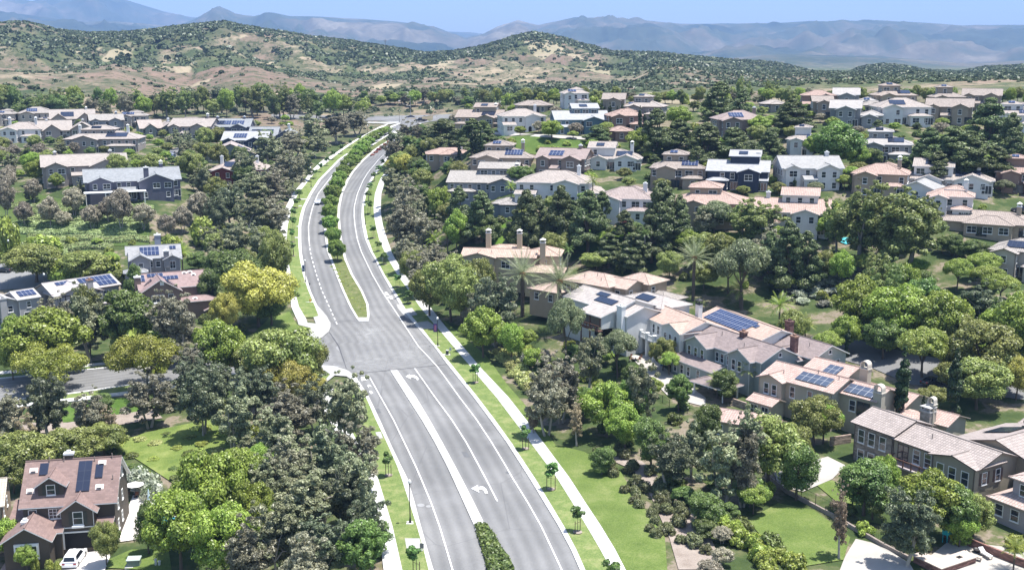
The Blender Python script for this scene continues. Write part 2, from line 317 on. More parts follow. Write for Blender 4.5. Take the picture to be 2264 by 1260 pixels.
def asphalt():
    m, nt, bs = _mat('road_asphalt')
    uv = nt.nodes.new('ShaderNodeUVMap'); w = nt.nodes.new('ShaderNodeSeparateXYZ'); nt.links.new(uv.outputs[0], w.inputs[0])
    big = noise(nt, .05, 6, .6); fine = noise(nt, 4, 4, .7)
    c = ramp(nt, big, [(.3,(.14,.14,.138)),(.5,(.172,.171,.168)),(.72,(.235,.233,.228))])
    # worn wheel paths run with the lanes (the u coordinate is metres across the carriageway)
    sn = nt.nodes.new('ShaderNodeMath'); sn.operation = 'SINE'; mu = nt.nodes.new('ShaderNodeMath'); mu.operation = 'MULTIPLY'; mu.inputs[1].default_value = 3.4
    nt.links.new(w.outputs[0], mu.inputs[0]); nt.links.new(mu.outputs[0], sn.inputs[0])
    ml = nt.nodes.new('ShaderNodeMapRange'); nt.links.new(sn.outputs[0], ml.inputs[0]); ml.inputs[1].default_value = -1; ml.inputs[3].default_value = .80; ml.inputs[4].default_value = 1.08
    mc = nt.nodes.new('ShaderNodeMix'); mc.data_type = 'RGBA'; mc.blend_type = 'MULTIPLY'; mc.inputs[0].default_value = 1; nt.links.new(c, mc.inputs[6]); nt.links.new(ml.outputs[0], mc.inputs[7])
    c = mix(nt, .25, mc.outputs[2], ramp(nt, fine, [(.3,(.1,.1,.105)),(.7,(.24,.24,.245))]))
    # pale scuffs and thin cracks
    sc = noise(nt, .09, 6, .6, dist=.3); c = mix(nt, ramp(nt, sc, [(.54,(0,)*3),(.75,(.35,)*3)]), c, (.30,.30,.30))
    vo = nt.nodes.new('ShaderNodeTexVoronoi'); vo.feature = 'DISTANCE_TO_EDGE'; tc = nt.nodes.new('ShaderNodeTexCoord'); nt.links.new(tc.outputs['Object'], vo.inputs['Vector']); vo.inputs['Scale'].default_value = .07
    c = mix(nt, ramp(nt, vo.outputs[0], [(0,(.5,)*3),(.006,(0,)*3)]), c, (.09,.09,.095))
    nt.links.new(c, bs.inputs['Base Color']); bs.inputs['Roughness'].default_value = .88; bs.inputs['Specular IOR Level'].default_value = .25; bump(nt, bs, fine, .2, .01); return m
M_ASPH = asphalt()
M_PAINT = plain('road_paint', (.78,.78,.77), .7, .06, 3)
def T(s): return [tuple(map(float, p.split(','))) for p in s.split()]
def X(tab, y):
    ys = np.array([p[1] for p in tab]); xs = np.array([p[0] for p in tab]); o = np.argsort(ys, kind='stable'); ys = ys[o]; xs = xs[o]
    r = np.interp(y, ys, xs); r = np.where(y > ys[-1], xs[-1] + (y-ys[-1])*(xs[-1]-xs[-2])/(ys[-1]-ys[-2]), r); return r
def smooth_tab(tab): return tab
L1 = T('856,276 840,281 794,306 775,317 737,343 710,358 688,380 673,400 646,430 632,460 626,480 621,501 620,530 622,558 626,575 632,610 641,645 644,680 656,707')
L2 = T('858,278 821,292 791,311 756,335 723,361 700,379 683,400 659,430 646,460 641,480 636,501 634,530 634,558 636,575 644,610 652,645 661,680 677,707')
L3 = T('884,273 866,279 852,287 781,331 748,354 728,375 704,399 684,430 669,460 663,480 660,501 659,530 661,558 663,575 670,610 682,645 697,680 705,700')
L4 = T('888,273 858,287 787,331 753,354 733,375 710,399 690,430 675,460 670,480 666,501 666,530 667,558 670,575 676,610 687,645 701,676')
L5 = T('850,303 800,331 765,354 744,377 726,400 703,430 691,460 686,480 682,501 683,530 686,558 690,575 700,610 712,645 728,680 746,720')
L6 = T('888,284 850,303 808,331 782,354 760,378 742,400 728,430 720,460 716,480 716,501 719,530 723,558 730,575 743,610 757,645 773,680 789,707 793,712')
R6 = T('893,292 866,311 846,322 827,336 804,357 783,381 771,400 758,430 752,460 751,480 753,501 756,530 762,558 766,575 781,610 802,645 815,675 817,700 815,712')
R5 = T('890,314 868,330 848,344 837,354 827,367 814,382 803,400 790,430 783,460 783,480 785,501 790,530 799,558 807,575 824,610 844,645 868,680 925,767 967,812 1016,880 1054,930 1087,980 1117,1030 1134,1060 1167,1113 1197,1166 1222,1219 1241,1260')
R4 = T('925,274 900,305 880,322 862,340 850,356 837,372 827,386 818,400 805,430 800,460 799,480 801,501 807,530 819,558 829,575 846,610 866,645 890,685 907,707 928,731 960,768 987,805 1047,880 1084,930 1120,980 1152,1030 1171,1060 1203,1113 1235,1166 1263,1219 1281,1260')
R3 = T('932,274 906,305 886,322 868,340 855,356 842,372 832,386 823,400 810,430 804,460 805,480 808,501 814,530 824,558 833,575 851,610 873,645 897,685 936,731 964,767 996,805 1056,880 1094,930 1130,980 1163,1030 1183,1060 1215,1113 1247,1166 1275,1219 1293,1260')
R2 = T('875,360 855,377 840,399 829,430 826,460 827,480 831,501 838,530 850,558 858,575 879,610 904,645 928,680 953,710 983,745 1013,781 1040,812 1060,837 1097,880 1146,945 1232,1060 1265,1113 1297,1166 1328,1219 1350,1260')
R1 = T('884,360 864,377 852,399 843,430 842,460 843,480 847,501 856,530 866,558 874,575 897,610 923,645 951,680 970,705 987,726 1013,756 1049,798 1060,812 1124,880 1175,945 1260,1060 1294,1113 1329,1166 1361,1219 1382,1260')
K4 = T('785,832 816,880 840,930 862,980 886,1030 901,1060 917,1113 931,1166 946,1219 958,1260')
K3 = T('778,838 809,880 831,930 855,980 877,1030 888,1060 905,1113 922,1166 937,1219 947,1260')
K5 = T('814,830 842,880 870,930 894,980 918,1030 931,1060 953,1113 972,1166 988,1219 1000,1260')
K2 = T('738,880 765,930 800,1000 836,1060 852,1113 868,1166 880,1219 889,1260')
K1 = T('700,880 728,930 765,1000 803,1060 820,1113 835,1166 843,1219 848,1260')
ML = T('863,821 900,880 932,930 961,980 987,1030 1001,1060 1025,1113 1049,1166 1066,1219 1078,1260')
MR = T('879,821 920,880 950,930 978,980 1005,1030 1021,1060 1048,1113 1072,1162 1093,1192 1105,1211 1122,1232 1135,1260')
TL = T('917,816 962,880 999,930 1031,980 1058,1030 1074,1060 1101,1113')
AL = L4 + T('712,688 722,700 731,716 731,725 727,735 712,748 690,757 680,759.5 680,807.5 697,808.5 738,811 766,819') + K4
SU = T('-420,878 0,839 237,815 684,759'); SL = T('-420,938 29,885 175,868 288,851 697,808')
def tabrow(tab, e): return [(p[0]+e, p[1]) for p in tab]
def sheet(name, rows, off, mat, kind='structure', parent=None, skirt=0, roll=None):
    """rows: list of (list of photo points); draped on the terrain, off metres above it"""
    n, m = len(rows), len(rows[0]); P = np.array(rows, float).reshape(-1, 2); x, y, z = gnd(P[:, 0], P[:, 1])
    z = z + off; mb = MB(); V = np.stack([x, y, z], -1).reshape(n, m, 3)
    me = bpy.data.meshes.new(name); verts = [tuple(v) for v in V.reshape(-1, 3)]
    faces = [(i*m+j, i*m+j+1, (i+1)*m+j+1, (i+1)*m+j) for i in range(n-1) for j in range(m-1)]
    if skirt:
        for edge in ([(i*m, (i+1)*m) for i in range(n-1)], [((i+1)*m+m-1, i*m+m-1) for i in range(n-1)], [(j+1, j) for j in range(m-1)], [((n-1)*m+j, (n-1)*m+j+1) for j in range(m-1)]):
            for a, b in edge:
                k = len(verts); verts += [(verts[b][0], verts[b][1], verts[b][2]-skirt), (verts[a][0], verts[a][1], verts[a][2]-skirt)]; faces.append((a, b, k, k+1))
    me.from_pydata(verts, [], faces); me.materials.append(mat)
    # uv: metres across from the right-hand edge, metres along
    uv = me.uv_layers.new(name='UVMap'); across = np.zeros((n, m)); along = np.zeros((n, m))
    for i in range(n):
        d = np.r_[0, np.cumsum(np.linalg.norm(np.diff(V[i], axis=0), axis=1))]; i2 = min(i+1, n-1); i1 = i2-1
        t = V[i2].mean(0)-V[i1].mean(0); c = V[i, -1]-V[i, 0]; t = t/(np.linalg.norm(t)+1e-9); cn = c/(np.linalg.norm(c)+1e-9)
        s = math.sqrt(max(.02, 1-float(np.dot(t, cn))**2)); across[i] = (d[-1]-d)*s
        if i: along[i] = along[i-1] + np.linalg.norm(V[i].mean(0)-V[i-1].mean(0))
    au = across.ravel().tolist() + [0]*(len(verts)-n*m); av = along.ravel().tolist() + [0]*(len(verts)-n*m)
    li = np.empty(len(me.loops), dtype=np.int32); me.loops.foreach_get('vertex_index', li)
    uv.data.foreach_set('uv', np.stack([np.array(au)[li], np.array(av)[li]], -1).astype(np.float32).ravel()); me.update()
    bm = bmesh.new(); bm.from_mesh(me); bmesh.ops.recalc_face_normals(bm, faces=bm.faces); bm.to_mesh(me); bm.free()
    if not skirt:
        nn = sum(p.normal.z*p.area for p in me.polygons)
        if nn < 0: me.flip_normals()
    o = mobj(name, me, parent)
    if kind: tag(o, kind=kind)
    return o
def band(name, ta, tb, y0, y1, off, mat, m=5, dy=5, **k):
    ys = np.arange(y0, y1+.01, dy); ys = np.append(ys, y1) if ys[-1] < y1-.5 else ys
    a, b = X(ta, ys), X(tb, ys)
    return sheet(name, [[(a[i]+(b[i]-a[i])*j/(m-1), ys[i]) for j in range(m)] for i in range(len(ys))], off, mat, **k)
def line(name, tab, y0, y1, w, off=.19, parent=None):
    """painted stripe w metres wide following a traced line"""
    ys = np.arange(y0, y1+.01, min(6, (y1-y0)/2)); xs = X(tab, ys); x, y, z = gnd(xs, ys); P = np.stack([x, y], -1); t = np.gradient(P, axis=0); t /= np.linalg.norm(t, axis=1)[:, None]
    nrm = np.stack([-t[:, 1], t[:, 0]], -1)*w/2; mb = MB(); A = P+nrm; B = P-nrm; za = H(A[:,0],A[:,1])+off; zb = H(B[:,0],B[:,1])+off
    for i in range(len(ys)-1): mb.face([(*A[i],za[i]),(*A[i+1],za[i+1]),(*B[i+1],zb[i+1]),(*B[i],zb[i])])
    o = mb.build(name, M_PAINT, parent)
    if sum(p.normal.z for p in o.data.polygons) < 0: o.data.flip_normals()
    tag(o, kind='structure'); return o
def poly(name, pts, off, mat, step=14, kind='structure', parent=None):
    """free-form patch of ground bounded by photo points"""
    P = []; n = len(pts)
    for i in range(n):
        a, b = np.array(pts[i], float), np.array(pts[(i+1) % n], float); k = max(1, int(np.linalg.norm(b-a)/step))
        for j in range(k): P.append(tuple(a+(b-a)*j/k))
    nb = len(P); A = np.array(P); x0, y0 = A.min(0); x1, y1 = A.max(0)
    def inside(x, y):
        c = False
        for i in range(nb):
            xa, ya = P[i]; xb, yb = P[(i+1) % nb]
            if (ya > y) != (yb > y) and x < (xb-xa)*(y-ya)/(yb-ya)+xa: c = not c
        return c
    Q = [(x, y) for x in np.arange(x0+step/2, x1, step) for y in np.arange(y0+step/3, y1, step*.6) if inside(x, y)]
    v = [Vector(p) for p in P+Q]; r = delaunay_2d_cdt(v, [(i, (i+1) % nb) for i in range(nb)], [list(range(nb))], 1, 1e-4)
    vv = np.array([(p.x, p.y) for p in r[0]]); x, y, z = gnd(vv[:, 0], vv[:, 1])
    me = bpy.data.meshes.new(name); me.from_pydata([(a, b, c+off) for a, b, c in zip(x, y, z)], [], [tuple(f) for f in r[2]])
    if sum(p.normal.z*p.area for p in me.polygons) < 0: me.flip_normals()
    me.materials.append(mat); o = mobj(name, me, parent)
    if kind: tag(o, kind=kind)
    return o
# --- main road
band('road', AL, R4, 257, 1420, .12, M_ASPH, m=15, dy=4)
ys = None
def xband(name, up, lo, x0, x1, off, mat, m=6, **k):
    f = lambda tab, x: float(np.interp(x, [p[0] for p in tab], [p[1] for p in tab]))
    return sheet(name, [[(x, f(up, x)+(f(lo, x)-f(up, x))*j/(m-1)) for j in range(m)] for x in np.arange(x0, x1+1, 12)], off, mat, **k)
xband('side_road', SU, SL, -400, 690, .085, M_ASPH)
f2 = lambda tab, d: [(a, b+d) for a, b in tab]
xband('sidewalk', T('-420,863 0,823 188,807 560,768'), T('-420,870 0,829 188,813 560,773'), -400, 560, .22, M_CONC, m=3, skirt=.2)
xband('sidewalk', T('-420,949 29,896 192,878 288,866 560,836'), T('-420,956 29,903 192,885 288,873 560,842'), -400, 560, .22, M_CONC, m=3, skirt=.2)
xband('kerb', f2(SU, -2), f2(SU, .2), -400, 676, .22, M_CONC, m=3, skirt=.2); xband('kerb', f2(SL, -.2), f2(SL, 2.4), -400, 690, .22, M_CONC, m=3, skirt=.2)
xband('verge', T('-420,870 0,829 188,813 560,773'), f2(SU, -2), -400, 560, .16, M_VERGE, m=3)
xband('verge', f2(SL, 2.4), T('-420,949 29,896 192,878 288,866 560,836'), -400, 560, .16, M_VERGE, m=3)
poly('road', [(600,253),(700,256),(845,257),(950,255),(1010,253),(1010,262),(950,270),(925,275),(888,274),(845,268),(700,266),(600,263)], .10, M_ASPH)
poly('sidewalk', [(700,268),(840,271),(884,270),(886,273),(860,276),(840,274),(700,271)], .22, M_CONC)
# sidewalks, verges, kerbs
band('sidewalk', L1, L2, 276, 707, .26, M_CONC, m=3, skirt=.3)
band('verge', L2, L3, 281, 703, .22, M_VERGE, m=4)
band('kerb', L3, L4, 274, 692, .25, M_CONC, m=3, skirt=.14)
poly('sidewalk', [(656,706),(677,706),(680,715),(698,717),(693,703),(704,700),(697,680),(701,676),(712,688),(722,700),(731,716),(731,725),(727,735),(712,748),(684,759),(670,748),(687,727),(660,720)], .24, M_CONC, 8)
poly('sidewalk', [(697,808),(738,811),(766,819),(783,831),(790,843),(778,842),(766,834),(740,832),(724,845),(722,862),(716,862),(716,845),(730,830),(718,821),(690,819)], .24, M_CONC, 8)
band('sidewalk', K1, K2, 862, 1420, .26, M_CONC, m=3, skirt=.3)
band('verge', K2, K3, 862, 1420, .22, M_VERGE, m=4)
band('kerb', K3, K4, 836, 1420, .25, M_CONC, m=3, skirt=.14)
band('kerb', R4, R3, 274, 1420, .25, M_CONC, m=3, skirt=.14)
band('verge', R3, R2, 362, 1420, .22, M_VERGE, m=4)
band('sidewalk', R2, R1, 362, 1420, .26, M_CONC, m=3, skirt=.3)
poly('sidewalk', [(923,715),(946,712),(971,729),(930,730)], .285, M_CONC, 9)
poly('sidewalk', [(897,685),(911,683),(923,698),(909,701)], .285, M_CONC, 9)
poly('kerb', [(876,674),(884,674),(910,706),(906,707),(897,703),(880,684)], .19, M_CONC, 6)
poly('sidewalk', [(895,1193),(928,1193),(935,1221),(900,1222)], .25, M_CONC, 12)
poly('sidewalk', [(830,958),(842,957),(847,971),(836,972)], .25, M_CONC, 6)
for a in ((664,442,678),(660,457,668),(656,502,660),(652,527,659)): poly('sidewalk', [(a[0],a[1]-1.2),(a[2],a[1]-1.2),(a[2],a[1]+1.2),(a[0],a[1]+1.2)], .25, M_CONC, 6)
# median
M_SOILG = grass_mat('median_planting', (.05,.085,.018), (.10,.135,.035), (.22,.20,.11), .6)
def inset(t, d): return [(a+d, b) for a, b in t]
band('median_kerb', L6, R6, 286, 712, .27, M_CONC, m=4, skirt=.16)
band('median_planting', inset(L6, 5), inset(R6, -5), 300, 704, .33, M_SOILG, m=5, skirt=.06)
band('median_kerb', ML, MR, 821, 1420, .27, M_CONC, m=4, skirt=.16)
# paint
line('lane_line', L5, 300, 546, .18); line('lane_line', R5, 330, 1420, .18); line('lane_line', K5, 830, 1420, .18); line('lane_line', TL, 816, 1113, .2)
for i in range(18):
    y = 550 + i*9.6
    if y < 722: line('lane_dash', L5, y, y+5.0, .2)
def at_px(name, pts, off=.2): return poly(name, pts, off, M_PAINT, 6)
at_px('turn_arrow', [(897,834),(906,829),(905,832),(915,831),(923,835),(926,841),(922,842),(919,838),(912,836),(907,836),(909,840)])
at_px('turn_arrow', [(1042,1082),(1057,1074),(1056,1079),(1067,1077),(1075,1083),(1079,1093),(1073,1094),(1069,1086),(1064,1084),(1057,1085),(1060,1091),(1050,1086)])
for p in ([(798,836),(811,835),(813,842),(799,844)], [(812,855),(816,852),(820,855),(821,857),(816,856),(815,859)], [(818,865),(823,868),(825,871),(820,873),(817,869)], [(850,652),(853,656),(850,657)], [(850,648),(855,647),(861,654),(855,655)], [(855,659),(865,655),(869,659),(858,662)], [(862,660),(868,659),(869,663),(863,663)]):
    at_px('bike_marking', p)
M_TAR = plain('tar_seam', (.07,.07,.075), .7)
poly('tar_seam', [(787,826.2),(850,820),(987,806.3),(987,807.4),(850,821.4),(787,827.6)], .135, M_TAR, 12)
poly('tar_seam', [(727,735),(729,735),(750,766),(768,820),(766,819),(748,767)], .135, M_TAR, 10)
M_MAN = plain('manhole_ring', (.27,.27,.27), .8)
for cx, cy, rx in ((930.5, 1118.5, 8.5), (947.5, 1121, 6)):
    poly('manhole_cover', [(cx+rx*math.cos(t), cy+rx*.45*math.sin(t)) for t in np.linspace(0, 6.28, 17)[:-1]], .15, M_MAN, 5)
# lawns, banks and paved yards
poly('lawn', [(975,705),(1000,725),(1075,788),(1120,850),(1190,930),(1228,985),(1290,1000),(1372,1045),(1412,1110),(1470,1190),(1475,1260),(1490,1330),(1420,1330),(1382,1258),(1329,1166),(1260,1060),(1175,945),(1060,812),(987,726)], .2, M_LAWN, 16)
poly('lawn', [(1652,1150),(1720,1113),(1800,1128),(1880,1188),(1865,1238),(1780,1252),(1700,1205)], .1, M_LAWN)
poly('lawn', [(1800,1068),(1840,1062),(1930,1110),(1950,1160),(1900,1150),(1850,1110)], .1, M_LAWN)
poly('lawn', [(240,1238),(290,1216),(372,1212),(380,1262),(340,1262),(235,1256)], .14, M_LAWN)
poly('lawn', [(600,700),(640,690),(656,718),(686,727),(668,746),(600,760),(560,740)], .15, M_LAWN)
poly('lawn', [(692,821),(718,822),(738,832),(722,845),(716,862),(735,905),(700,905),(680,850)], .15, M_LAWN)
poly('lawn', [(1670,740),(1720,730),(1900,905),(1850,905)], .1, M_LAWN)
poly('ground_cover_bank', [(240,985),(330,955),(480,925),(560,990),(530,1085),(400,1080),(300,1015)], .15, grass_mat('sunny_bank', (.06,.11,.02), (.13,.18,.04), (.24,.27,.09), .3))
poly('ground_cover_bank', [(240,880),(320,880),(340,915),(240,925),(140,935),(130,905)], .12, M_COVER)
poly('ground_cover_bank', [(1050,300),(1180,303),(1350,318),(1370,345),(1200,345),(1060,325)], .15, grass_mat('upper_bank', (.035,.075,.015), (.07,.12,.022), (.13,.17,.05), .12))
poly('ground_cover_bank', [(1080,478),(1250,500),(1500,508),(1700,520),(1700,560),(1400,560),(1100,545),(1050,510)], .15, grass_mat('middle_bank', (.035,.09,.012), (.08,.16,.02), (.14,.2,.04), .15))
poly('ground_cover_bank', [(0,430),(60,425),(200,455),(330,470),(330,545),(150,545),(-60,540),(-60,440)], .15, grass_mat('terraced_bank', (.03,.06,.015), (.06,.10,.025), (.12,.15,.05), .15))
poly('bare_soil', [(1310,1000),(1400,1040),(1440,1100),(1480,1190),(1500,1260),(1600,1260),(1560,1160),(1480,1080),(1420,1020)], .12, M_DIRT)
poly('bare_soil', [(560,960),(600,990),(610,1080),(560,1100),(600,1150),(640,1060),(590,960)], .12, M_DIRT)
poly('bare_soil', [(0,935),(150,935),(340,905),(360,925),(200,950),(0,965)], .13, M_DIRT)
poly('path', [(1892,1192),(1925,1200),(1962,1216),(2010,1245),(2030,1278),(1850,1278),(1868,1232)], .12, M_PAVE)
poly('patio', [(1712,1048),(1760,1028),(1830,1010),(1870,1030),(1840,1060),(1775,1088),(1720,1075)], .12, M_PAVE)
poly('patio', [(2050,1235),(2100,1195),(2264,1215),(2330,1262),(2060,1290)], .12, M_PAVE)
poly('patio', [(255,1200),(300,1080),(345,1090),(395,1140),(375,1190),(330,1190)], .14, plain('pool_deck', (.66,.62,.58), .8, .08, .5))
poly('driveway', [(150,1224),(232,1216),(245,1228),(232,1262),(220,1300),(100,1300),(130,1250)], .14, plain('driveway_paving', (.58,.54,.5), .8, .08, .5))
poly('path', [(0,1262),(55,1180),(75,1190),(40,1262)], .14, plain('brick_path', (.42,.30,.25), .85, .15, 2))
poly('path', [(1395,790),(1430,785),(1560,880),(1560,900),(1480,880)], .12, M_PAVE)
poly('road', [(1790,745),(1860,742),(1960,770),(2110,800),(2264,860),(2264,885),(2100,862),(2010,850),(1930,815),(1840,790)], .12, M_ASPH)
poly('road', [(-60,585),(30,583),(130,610),(130,640),(20,640),(-60,650)], .12, M_ASPH)
poly('road', [(376,333),(400,325),(440,332),(440,345),(420,352),(378,352)], .12, M_ASPH)
poly('road', [(1000,284),(1110,300),(1230,306),(1340,312),(1340,306),(1230,300),(1110,294)], .1, M_PAVE)
poly('road', [(2225,480),(2264,478),(2264,492),(2180,495)], .1, M_ASPH)
def water_mat():
    m, nt, bs = _mat('pool_water'); n = noise(nt, 1.2, 3); nt.links.new(ramp(nt, n, [(.3,(.05,.33,.38)),(.7,(.12,.46,.5))]), bs.inputs['Base Color']); bs.inputs['Roughness'].default_value = .08; bump(nt, bs, n, .2, .05); return m
M_POOL = water_mat()
poly('pool_water', [(353,1140),(372,1138),(395,1150),(390,1178),(365,1182),(352,1170)], .2, M_POOL, 8)
poly('pool_water', [(1850,534),(1865,527),(1900,527),(1905,536),(1870,542)], .25, M_POOL, 8)
poly('pool_water', [(1765,519),(1800,519),(1803,526),(1765,527)], .25, M_POOL, 8)
poly('pool_water', [(-30,737),(10,732),(14,750),(-30,755)], .3, M_POOL, 8)

def scuff(name, pts, seed):
    m, nt, bs = _mat(name); bs.inputs['Base Color'].default_value = (.40,.40,.395,1); bs.inputs['Roughness'].default_value = .95
    tc = nt.nodes.new('ShaderNodeTexCoord'); mp = nt.nodes.new('ShaderNodeMapping'); mp.inputs['Location'].default_value = (-.5,-.5,0); nt.links.new(tc.outputs['Generated'], mp.inputs[0])
    ln = nt.nodes.new('ShaderNodeSeparateXYZ'); nt.links.new(mp.outputs[0], ln.inputs[0]); h = nt.nodes.new('ShaderNodeVectorMath'); h.operation = 'LENGTH'; cb = nt.nodes.new('ShaderNodeCombineXYZ'); nt.links.new(ln.outputs[0], cb.inputs[0]); nt.links.new(ln.outputs[1], cb.inputs[1]); nt.links.new(cb.outputs[0], h.inputs[0])
    fall = nt.nodes.new('ShaderNodeMapRange'); nt.links.new(h.outputs['Value'], fall.inputs[0]); fall.inputs[1].default_value = .5; fall.inputs[2].default_value = .05
    nz = ramp(nt, noise(nt, .35, 6, .75, dist=.6), [(.35,(0,)*3),(.7,(1,)*3)]); mm = nt.nodes.new('ShaderNodeMath'); mm.operation = 'MULTIPLY'; nt.links.new(fall.outputs[0], mm.inputs[0]); nt.links.new(nz, mm.inputs[1])
    m2 = nt.nodes.new('ShaderNodeMath'); m2.operation = 'MULTIPLY'; m2.inputs[1].default_value = .7; nt.links.new(mm.outputs[0], m2.inputs[0]); nt.links.new(m2.outputs[0], bs.inputs['Alpha']); poly('worn_patch', pts, .138, m, 10)
scuff('dust_a', [(790,700),(835,700),(860,745),(850,775),(800,775),(785,740)], 1)
scuff('dust_b', [(850,745),(960,740),(990,780),(950,822),(860,826),(835,790)], 2)
scuff('dust_c', [(760,790),(850,770),(870,815),(800,832),(760,820)], 3)
M_PATCH = plain('asphalt_patch', (.115,.117,.122), .85, .1, .8); M_PATCH2 = plain('asphalt_patch_pale', (.235,.235,.24), .9, .1, .8)
for pts in ([(1020,1000),(1032,1000),(1040,1012),(1027,1012)], [(826,905),(838,904),(843,914),(830,915)], [(745,560),(755,560),(757,566),(746,566)][:0]):
    if pts: poly('asphalt_patch', pts, .132, M_PATCH, 6)
poly('asphalt_patch', [(1119,1043),(1126,1045),(1124,1049),(1117,1047)], .132, M_PATCH, 5)
poly('asphalt_patch', [(690,770),(745,764),(768,812),(745,812),(697,806)], .118, M_PATCH2, 14)
# ------------------------------------------------------------ houses
M_FRAME = plain('window_frame_white', (.74,.74,.73), .5, .04)
M_FRAMED = plain('window_frame_dark', (.10,.07,.06), .5, .04)
def glass():
    m, nt, bs = _mat('window_glass'); n = noise(nt, .25, 2, coord='Object')
    nt.links.new(ramp(nt, n, [(.35,(.012,.016,.022)),(.7,(.06,.075,.09))]), bs.inputs['Base Color']); bs.inputs['Roughness'].default_value = .06; bs.inputs['Specular IOR Level'].default_value = .9; return m
M_GLASS = glass()
M_TRIMW = plain('trim_white', (.72,.72,.71), .6, .05); M_TRIMD = plain('trim_dark', (.09,.07,.06), .6, .05); M_TRIMT = plain('trim_tan', (.36,.30,.25), .6, .05)
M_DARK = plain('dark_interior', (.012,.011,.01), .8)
M_METAL = plain('dark_metal', (.03,.03,.032), .45, .1, 3, .3)
M_BRICK = wall_mat('brick_chimney', (.12,.07,.065), 'stone'); M_STONEC = wall_mat('stone_chimney', (.33,.29,.25), 'stone')
def solar_mat(name, c, line, tw, th_):
    m, nt, bs = _mat(name); tc = nt.nodes.new('ShaderNodeTexCoord'); br = nt.nodes.new('ShaderNodeTexBrick'); nt.links.new(tc.outputs['UV'], br.inputs['Vector'])
    br.offset = 0; br.inputs['Scale'].default_value = 1; br.inputs['Brick Width'].default_value = tw; br.inputs['Row Height'].default_value = th_; br.inputs['Mortar Size'].default_value = .035
    br.inputs['Color1'].default_value = (*c, 1); br.inputs['Color2'].default_value = (*mul(c, 1.25), 1); br.inputs['Mortar'].default_value = (*line, 1)
    nt.links.new(br.outputs[0], bs.inputs['Base Color']); bs.inputs['Roughness'].default_value = .16; bs.inputs['Specular IOR Level'].default_value = .6; return m
M_SOLB = solar_mat('solar_cells_blue', (.025,.036,.085), (.36,.38,.42), 1.0, 1.6)
M_SOLK = solar_mat('solar_cells_black', (.018,.024,.045), (.045,.05,.07), 1.0, 1.6)
M_SOLG = solar_mat('solar_cells_grey', (.06,.075,.11), (.45,.45,.45), 1.2, 1.8)
_wm = {}
def window_meshes(w, h, nx, ny, dark=False, sill=True):
    k = (round(w,2), round(h,2), nx, ny, dark, sill)
    if k in _wm: return _wm[k]
    f = MB(); t = .09
    f.box(-w/2-t, w/2+t, -.07, .02, -t, 0); f.box(-w/2-t, w/2+t, -.07, .02, h, h+t); f.box(-w/2-t, -w/2, -.068, .02, 0, h); f.box(w/2, w/2+t, -.068, .02, 0, h)
    for i in range(1, nx): x = -w/2+w*i/nx; f.box(x-.035, x+.035, -.05, .01, 0, h)
    for i in range(1, ny): z = h*i/ny; f.box(-w/2, w/2, -.045, .01, z-.03, z+.03)
    if sill: f.box(-w/2-t-.06, w/2+t+.06, -.14, .02, -t-.1, -t-.002)
    p = MB(); p.face([(-w/2,-.015,0),(w/2,-.015,0),(w/2,-.015,h),(-w/2,-.015,h)])
    _wm[k] = (f.mesh('window', M_FRAMED if dark else M_FRAME), p.mesh('pane', M_GLASS)); 
    fm = MB(); fm.v = list(f.v); fm.f = list(f.f); fm.uv = list(f.uv); fm.mi = list(f.mi); fm.face([(-w/2,-.015,0),(w/2,-.015,0),(w/2,-.015,h),(-w/2,-.015,h)], None, 1)
    _wm[k] += (fm.mesh('window', [M_FRAMED if dark else M_FRAME, M_GLASS]),); return _wm[k]
HOUSES = []
